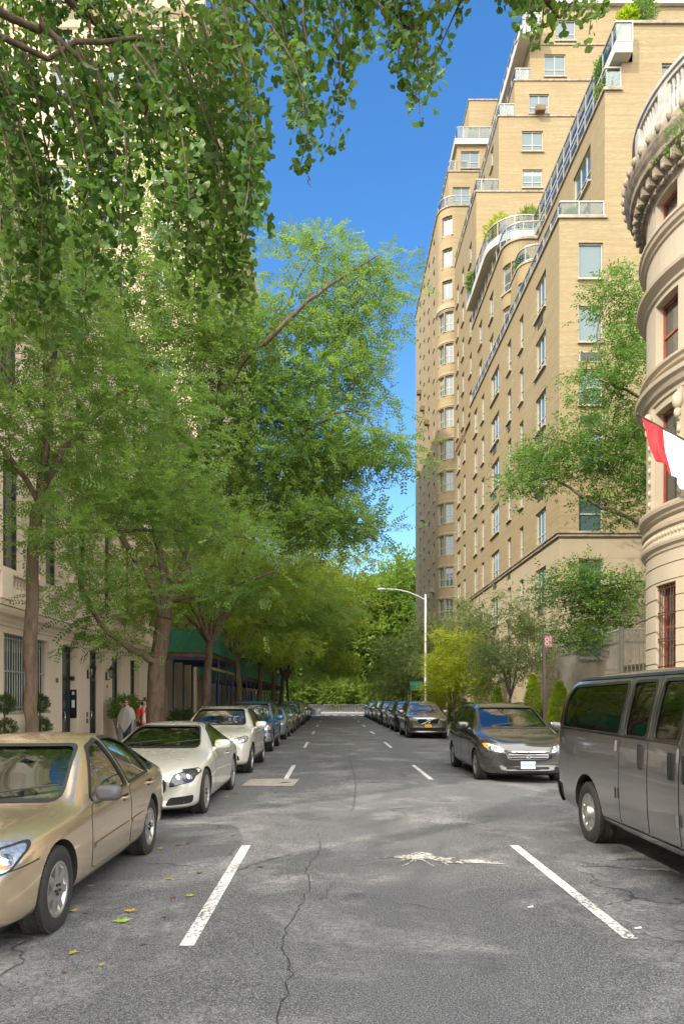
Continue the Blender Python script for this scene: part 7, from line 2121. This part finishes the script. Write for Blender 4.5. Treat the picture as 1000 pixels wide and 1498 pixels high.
def person(label, loc, rz, pose, group=None):
    t = thing('person', label, 'person', loc, rz, group)
    P = pose; V = Vector
    vs = []; es = []
    def j(p, r, par=None):
        vs.append((*p, r)); i = len(vs) - 1
        if par is not None: es.append((par, i))
        return i
    pel = j((0, 0, .93), (.145, .11)); sp = j((0, .01, 1.10), (.12, .09), pel); ch = j((0, .0, 1.27), (.14, .10), sp); up = j((0, .015, 1.385), (.10, .075), ch)
    nk = j((0, .0, 1.45), .05, up); hb = j((0, -.015, 1.51), (.062, .07), nk); hm = j((0, -.02, 1.575), (.074, .092), hb); ht = j((0, .0, 1.635), (.062, .075), hm)
    j((0, -.115, 1.555), .011, hm)         # nose
    arms = []
    for s in (1, -1):
        el, wr, hd = P['arm'][s]
        sh = j((s * .165, .01, 1.365), .055, up); e = j(el, .042, sh); w = j(wr, .028, e); hand(vs, es, w, V(hd), V(P.get('palm', {}).get(s, (-s, -.2, 0))), s); arms.append((V((s * .165, .01, 1.365)), V(el), V(wr)))
        hp = j((s * .085, 0, .86), .088, pel); kn = j((s * .095, P['leg'][s][0] - .02, .50), .058, hp); an = j((s * .10, P['leg'][s][1], .09), .037, kn); j((s * .105, P['leg'][s][1] - .14, .035), .032, an)
    skin(vs, es, 0, 'body', M['skin'], t)
    # face
    for s in (1, -1):
        m = MB(); m.ball((s * .031, -.100, 1.588), .0105, 8, 6); m.build('eye', M['black'], t)
        m = MB(); m.ball((s * .078, .0, 1.57), .022, 8, 6, sc=(.4, .8, 1.3)); m.build('ear', M['skin'], t)
    m = MB(); m.ball((0, -.100, 1.523), .020, 8, 6, sc=(1.1, .35, .32)); m.build('mouth', simple('lips', (.36, .12, .10), .5), t)
    # trousers and shoes
    tv = [(0, 0, .95, (.155, .12))]; te = []
    for s in (1, -1):
        for q in ((s * .088, 0, .85, .103), (s * .096, P['leg'][s][0] - .02, .50, .074), (s * .10, P['leg'][s][1], .13, .056)):
            tv.append(q); te.append((0 if q[2] > .8 else len(tv) - 2, len(tv) - 1))
        m = MB(); m.ball((s * .105, P['leg'][s][1] - .06, .045), .13, 12, 8, sc=(.38, 1, .36)); m.build('shoe', M['black'], t)
    skin(tv, te, 0, 'trousers', M['denim'], t)
    # hair: cap with a soft edge plus a knot or fall
    m = MB(); n = 18; vs2 = []; rows = 9
    for i in range(rows + 1):
        ph = i / rows
        for k in range(n):
            a = 2 * PI * k / n; fr = max(0, -math.sin(a))
            th = ph * (1.95 - 1.05 * fr ** .7)
            vs2.append((.091 * math.sin(th) * math.cos(a), .018 + .107 * math.sin(th) * math.sin(a) - .012, 1.577 + .110 * math.cos(th)))
    m.add(vs2, [(i * n + k, i * n + (k + 1) % n, (i + 1) * n + (k + 1) % n, (i + 1) * n + k) for i in range(rows) for k in range(n)], 0, True)
    for c, r, sc in P['hair']: m.ball(c, r, 12, 8, sc=sc)
    h = m.build('hair', P['hair_mat'], t)
    return t, arms

# in grey: poncho falling to a point, sunglasses
t1, arms = person('person in a long grey poncho and dark jeans, wearing sunglasses', (-6.72, 23.4, .09), R(-14), dict(arm={1: ((.27, .03, 1.12), (.26, -.10, .90), (.05, -.2, -1)), -1: ((-.27, .04, 1.12), (-.25, -.12, .91), (-.05, -.25, -1))}, leg={1: (-.10, -.12), -1: (.08, .16)},
        hair=[((0, .10, 1.56), .05, (1, 1, 1.2)), ((.055, -.01, 1.54), .05, (.5, 1, 1.2)), ((-.055, -.01, 1.54), .05, (.5, 1, 1.2))], hair_mat=M['hair_b']))
m = MB(); n = 40; vs = []; lev = [(1.475, .062, .07), (1.43, .085, .085), (1.385, .185, .115), (1.31, .225, .13), (1.18, .255, .15), (1.02, .29, .175), (.88, .315, .19), (.76, .32, .19)]
for i, (z, rx, ry) in enumerate(lev):
    for k in range(n):
        a = 2 * PI * k / n; f = 1 + .05 * math.sin(a * 7 + i * .4) * min(1, i / 4)
        low = max(0, i - 3) / 4
        zz = z + low * ((.30 * abs(math.cos(a)) ** .8 - .16 * max(0, -math.sin(a)) ** 3) - .03)
        vs.append((rx * f * math.cos(a), .01 + ry * f * math.sin(a) - .02 * low, zz))
m.add(vs, [(i * n + k, i * n + (k + 1) % n, (i + 1) * n + (k + 1) % n, (i + 1) * n + k) for i in range(len(lev) - 1) for k in range(n)], 0, True)
po = m.build('poncho', M['poncho'], t1); sd_ = po.modifiers.new('t', 'SOLIDIFY'); sd_.thickness = .008
m = MB()
for s in (1, -1): m.ball((s * .034, -.108, 1.588), .030, 10, 6, sc=(1, .3, .75))
m.tube([(-.08, -.02, 1.59), (-.066, -.10, 1.592), (.066, -.10, 1.592), (.08, -.02, 1.59)], .004, 5); m.build('sunglasses', M['black'], t1)
# in red: open coat over a pale shirt, hand raised to the face, hair in a knot
t2, arms = person('person in a bright red coat with a dark hair knot, hand raised to the face', (-6.22, 23.7, .09), R(6), dict(arm={1: ((.25, .02, 1.12), (.20, -.16, .96), (.0, -.5, -.8)), -1: ((-.25, -.06, 1.16), (-.12, -.20, 1.40), (.35, .1, .9))}, palm={-1: (.3, .9, 0)}, leg={1: (-.04, .02), -1: (.03, .06)},
        hair=[((0, .03, 1.715), .05, (1, 1, .9)), ((0, .10, 1.56), .06, (1, .8, 1.2))], hair_mat=M['hair_d']))
m = MB(); m.box(-.035, .035, -.012, .0, -.07, .07, 0, Matrix.Translation((-.05, -.20, 1.53)) @ Matrix.Rotation(R(20), 4, 'X')); m.build('phone', M['black'], t2, bevel=.006)
cv = [(0, .0, 1.0, (.175, .135)), (0, .01, 1.15, (.155, .12)), (0, .005, 1.29, (.165, .125)), (0, .015, 1.40, (.105, .085))]; ce = [(0, 1), (1, 2), (2, 3)]
cv.append((0, .0, .82, (.185, .145))); ce.append((0, 4))
for a in arms:
    i = len(cv); cv += [(*a[0], .070), (*a[1], .058), (*a[1].lerp(a[2], .86), .044)]; ce += [(3, i), (i, i + 1), (i + 1, i + 2)]
coat = skin(cv, ce, 0, 'coat', M['red_coat'], t2)
m = MB(); nn = 8; vs = []
for i in range(nn + 1):
    z = .90 + .54 * i / nn; w = .045 * (1 - i / nn) + .02; yy = -.150 + .05 * max(0, (i / nn - .55)) * 2
    vs += [(-w - .0, yy + .006, z), (0, yy - .012, z), (w, yy + .006, z)]
m.add(vs, [(3 * i + k, 3 * i + k + 1, 3 * i + k + 4, 3 * i + k + 3) for i in range(nn) for k in range(2)], 0, True); sh = m.build('shirt', M['shirt'], t2); sq = sh.modifiers.new('t', 'SOLIDIFY'); sq.thickness = .01
m = MB(); m.tube([(.13, -.02, 1.45), (.10, -.13, 1.38), (-.02, -.175, 1.22), (-.16, -.15, 1.02), (-.21, -.03, .95)], .012, 6); m.box(-.25, -.20, -.10, .08, .78, .96); m.build('shoulder_bag', M['black'], t2)
# ================================================================== leaves on the asphalt
def leaf_outline(lobes=5, r=random):
    pts = []
    n = lobes * 4
    for i in range(n + 1):
        a = R(-140 + 280 * i / n); k = i % 4
        q = (1.0 if k == 2 else .52 if k == 0 else .74) * (1 - .25 * abs(a) / R(140)) * r.uniform(.9, 1.1)
        pts.append((q * math.cos(a), q * math.sin(a)))
    return [(-.25, 0)] + pts
_lm = []
for v in range(4):
    r_ = random.Random(v); o = leaf_outline(5 if v < 3 else 3, r_)
    mb = MB(); vs = [(0, 0, .10)] + [(x, y, .02 + .28 * r_.random() * (x * x + y * y)) for x, y in o]
    mb.add(vs, [(0, 1 + i, 1 + (i + 1) % len(o)) for i in range(len(o))], 0); mb.tube([(-.2, 0, .06), (-.6, .05, .03), (-.85, .02, .05)], .02, 5)
    _lm.append(mb)
LM = {k: simple('fallen_' + k, c, .7, 0, .25, 30, .2) for k, c in dict(green=(.22, .33, .03), yellow=(.34, .24, .03), brown=(.13, .07, .03)).items()}
_cache = {}
def fallen(x, y, s, kind, label, group=None, v=0):
    if (v, kind) not in _cache: _cache[(v, kind)] = _lm[v].mesh('fallen_leaf', LM[kind])
    o = bpy.data.objects.new('fallen_leaf', _cache[(v, kind)]); link(o)
    o.location = (x, y, crown(x) + .006); o.scale = (s, s, s); o.rotation_euler = (0, 0, random.uniform(0, 6))
    tag(o, label, 'leaf', group)
GL = 'small dry fallen leaf on the asphalt by the left parked cars'
fallen(-1.66, 5.62, .085, 'green', 'largest bright green fallen leaf beside the gold sedan front wheel', None, 0)
fallen(-1.66, 5.90, .07, 'yellow', 'yellow brown fallen leaf just behind the largest green one', None, 1)
for (px, py, s, k) in [(105, 1392, .05, 'yellow'), (132, 1294, .045, 'yellow'), (106, 1330, .05, 'yellow'), (125, 1333, .03, 'brown'), (246, 1285, .05, 'yellow'), (277, 1310, .05, 'green'), (275, 1233, .055, 'brown'), (262, 1235, .06, 'brown'), (253, 1312, .04, 'brown'), (240, 1340, .03, 'brown'),
                       (330, 1165, .07, 'green'), (326, 1186, .05, 'yellow'), (340, 1222, .05, 'brown'), (292, 1276, .05, 'brown'), (210, 1380, .035, 'brown'), (95, 1420, .03, 'brown'), (380, 1268, .05, 'brown'), (150, 1410, .03, 'yellow'), (345, 1160, .06, 'brown'), (235, 1240, .05, 'yellow'), (310, 1190, .05, 'brown')]:
    Y = 1045 * CAMH / (py - 1025); fallen((px - 486) * Y / 1045, Y, s, k, GL, 'small dry leaves by the left parked cars', random.randrange(4))
for (px, py, s) in [(775, 1328, .02), (932, 1358, .022)]:
    Y = 1045 * CAMH / (py - 1025); x = (px - 486) * Y / 1045
    m = MB(); m.add([(x - s * 1.3, Y - s * .6, crown(x) + .008), (x + s, Y - s * .8, crown(x) + .012), (x + s * 1.4, Y + s * .5, crown(x) + .02), (x - s, Y + s * .7, crown(x) + .008)], [(0, 1, 2, 3)]); o = m.build('paper_scrap', M['plate_w'])
    tag(o, 'scrap of white paper lying ' + ('at the near end of the right lane marking' if px > 900 else 'inside the right lane marking'), 'litter', 'paper scraps near the right lane marking')
# ================================================================== camera, sun, sky
cam = bpy.data.cameras.new('camera'); co = bpy.data.objects.new('camera', cam); link(co)
co.location = (0, 0, CAMH); co.rotation_euler = (R(90), 0, 0)
cam.sensor_fit = 'VERTICAL'; cam.sensor_height = 36; cam.sensor_width = 24
cam.lens = 1045 / 1498 * 36
cam.shift_y = (1025 - 749) / 1498.0; cam.shift_x = (500 - 486) / 1498.0
cam.clip_start = .05; cam.clip_end = 3000
SC.camera = co
sd = Vector((-1.08, -1.08, 1.14)).normalized()      # towards the sun
sun = bpy.data.lights.new('sun', 'SUN'); sun.energy = 2.0; sun.angle = R(.9); sun.color = (1, .90, .74)
so = bpy.data.objects.new('sun', sun); link(so); so.location = (-30, -40, 40)
so.rotation_euler = (-sd).to_track_quat('-Z', 'Y').to_euler()
w = bpy.data.worlds.new('World'); SC.world = w; w.use_nodes = True
nt = w.node_tree; bg = nt.nodes['Background']
sk = nt.nodes.new('ShaderNodeTexSky'); sk.sky_type = 'NISHITA'; sk.sun_disc = False
sk.sun_elevation = math.asin(sd.z); sk.sun_rotation = math.atan2(sd.x, sd.y)
sk.air_density = 1.0; sk.dust_density = .4; sk.ozone_density = 2.0; sk.altitude = 50
hs = nt.nodes.new('ShaderNodeHueSaturation'); hs.inputs['Saturation'].default_value = 1.3; hs.inputs['Hue'].default_value = .503; hs.inputs['Value'].default_value = .72
nt.links.new(sk.outputs[0], hs.inputs['Color'])
# added bright broken cloud overhead and behind the photographer as fill light, clear blue ahead
tc = nt.nodes.new('ShaderNodeTexCoord'); sx = nt.nodes.new('ShaderNodeSeparateXYZ'); nt.links.new(tc.outputs['Generated'], sx.inputs[0])
def mth(op, a, b=None, c=None):
    n = nt.nodes.new('ShaderNodeMath'); n.operation = op
    for i, v in enumerate((a, b, c)):
        if v is None: continue
        if isinstance(v, bpy.types.NodeSocket): nt.links.new(v, n.inputs[i])
        else: n.inputs[i].default_value = v
    return n.outputs[0]
d_ = mth('MULTIPLY_ADD', sx.outputs[1], -.8, mth('MULTIPLY_ADD', sx.outputs[2], .9, -.45))
cn = nt.nodes.new('ShaderNodeTexNoise'); cn.inputs['Scale'].default_value = 3.2; cn.inputs['Detail'].default_value = 7; nt.links.new(tc.outputs['Generated'], cn.inputs['Vector'])
f_ = mth('MULTIPLY_ADD', cn.outputs['Fac'], 1.6, mth('ADD', d_, -.8))
mr = nt.nodes.new('ShaderNodeMapRange'); mr.interpolation_type = 'SMOOTHSTEP'; nt.links.new(f_, mr.inputs[0]); mr.inputs[1].default_value = .0; mr.inputs[2].default_value = .35
mx = nt.nodes.new('ShaderNodeMix'); mx.data_type = 'RGBA'; nt.links.new(mr.outputs[0], mx.inputs[0]); nt.links.new(hs.outputs[0], mx.inputs[6]); mx.inputs[7].default_value = (11.0, 10.7, 10.2, 1)
nt.links.new(mx.outputs[2], bg.inputs[0]); bg.inputs[1].default_value = .15
SC.view_settings.view_transform = 'Standard'; SC.view_settings.look = 'None'
SC.view_settings.exposure = 1.5; SC.view_settings.gamma = 1
SC.render.film_transparent = False
SC.cycles.max_bounces = 8; SC.cycles.transparent_max_bounces = 12; SC.cycles.diffuse_bounces = 4; SC.cycles.glossy_bounces = 4
SC.cycles.use_denoising = True
SC.cycles.sample_clamp_indirect = 6
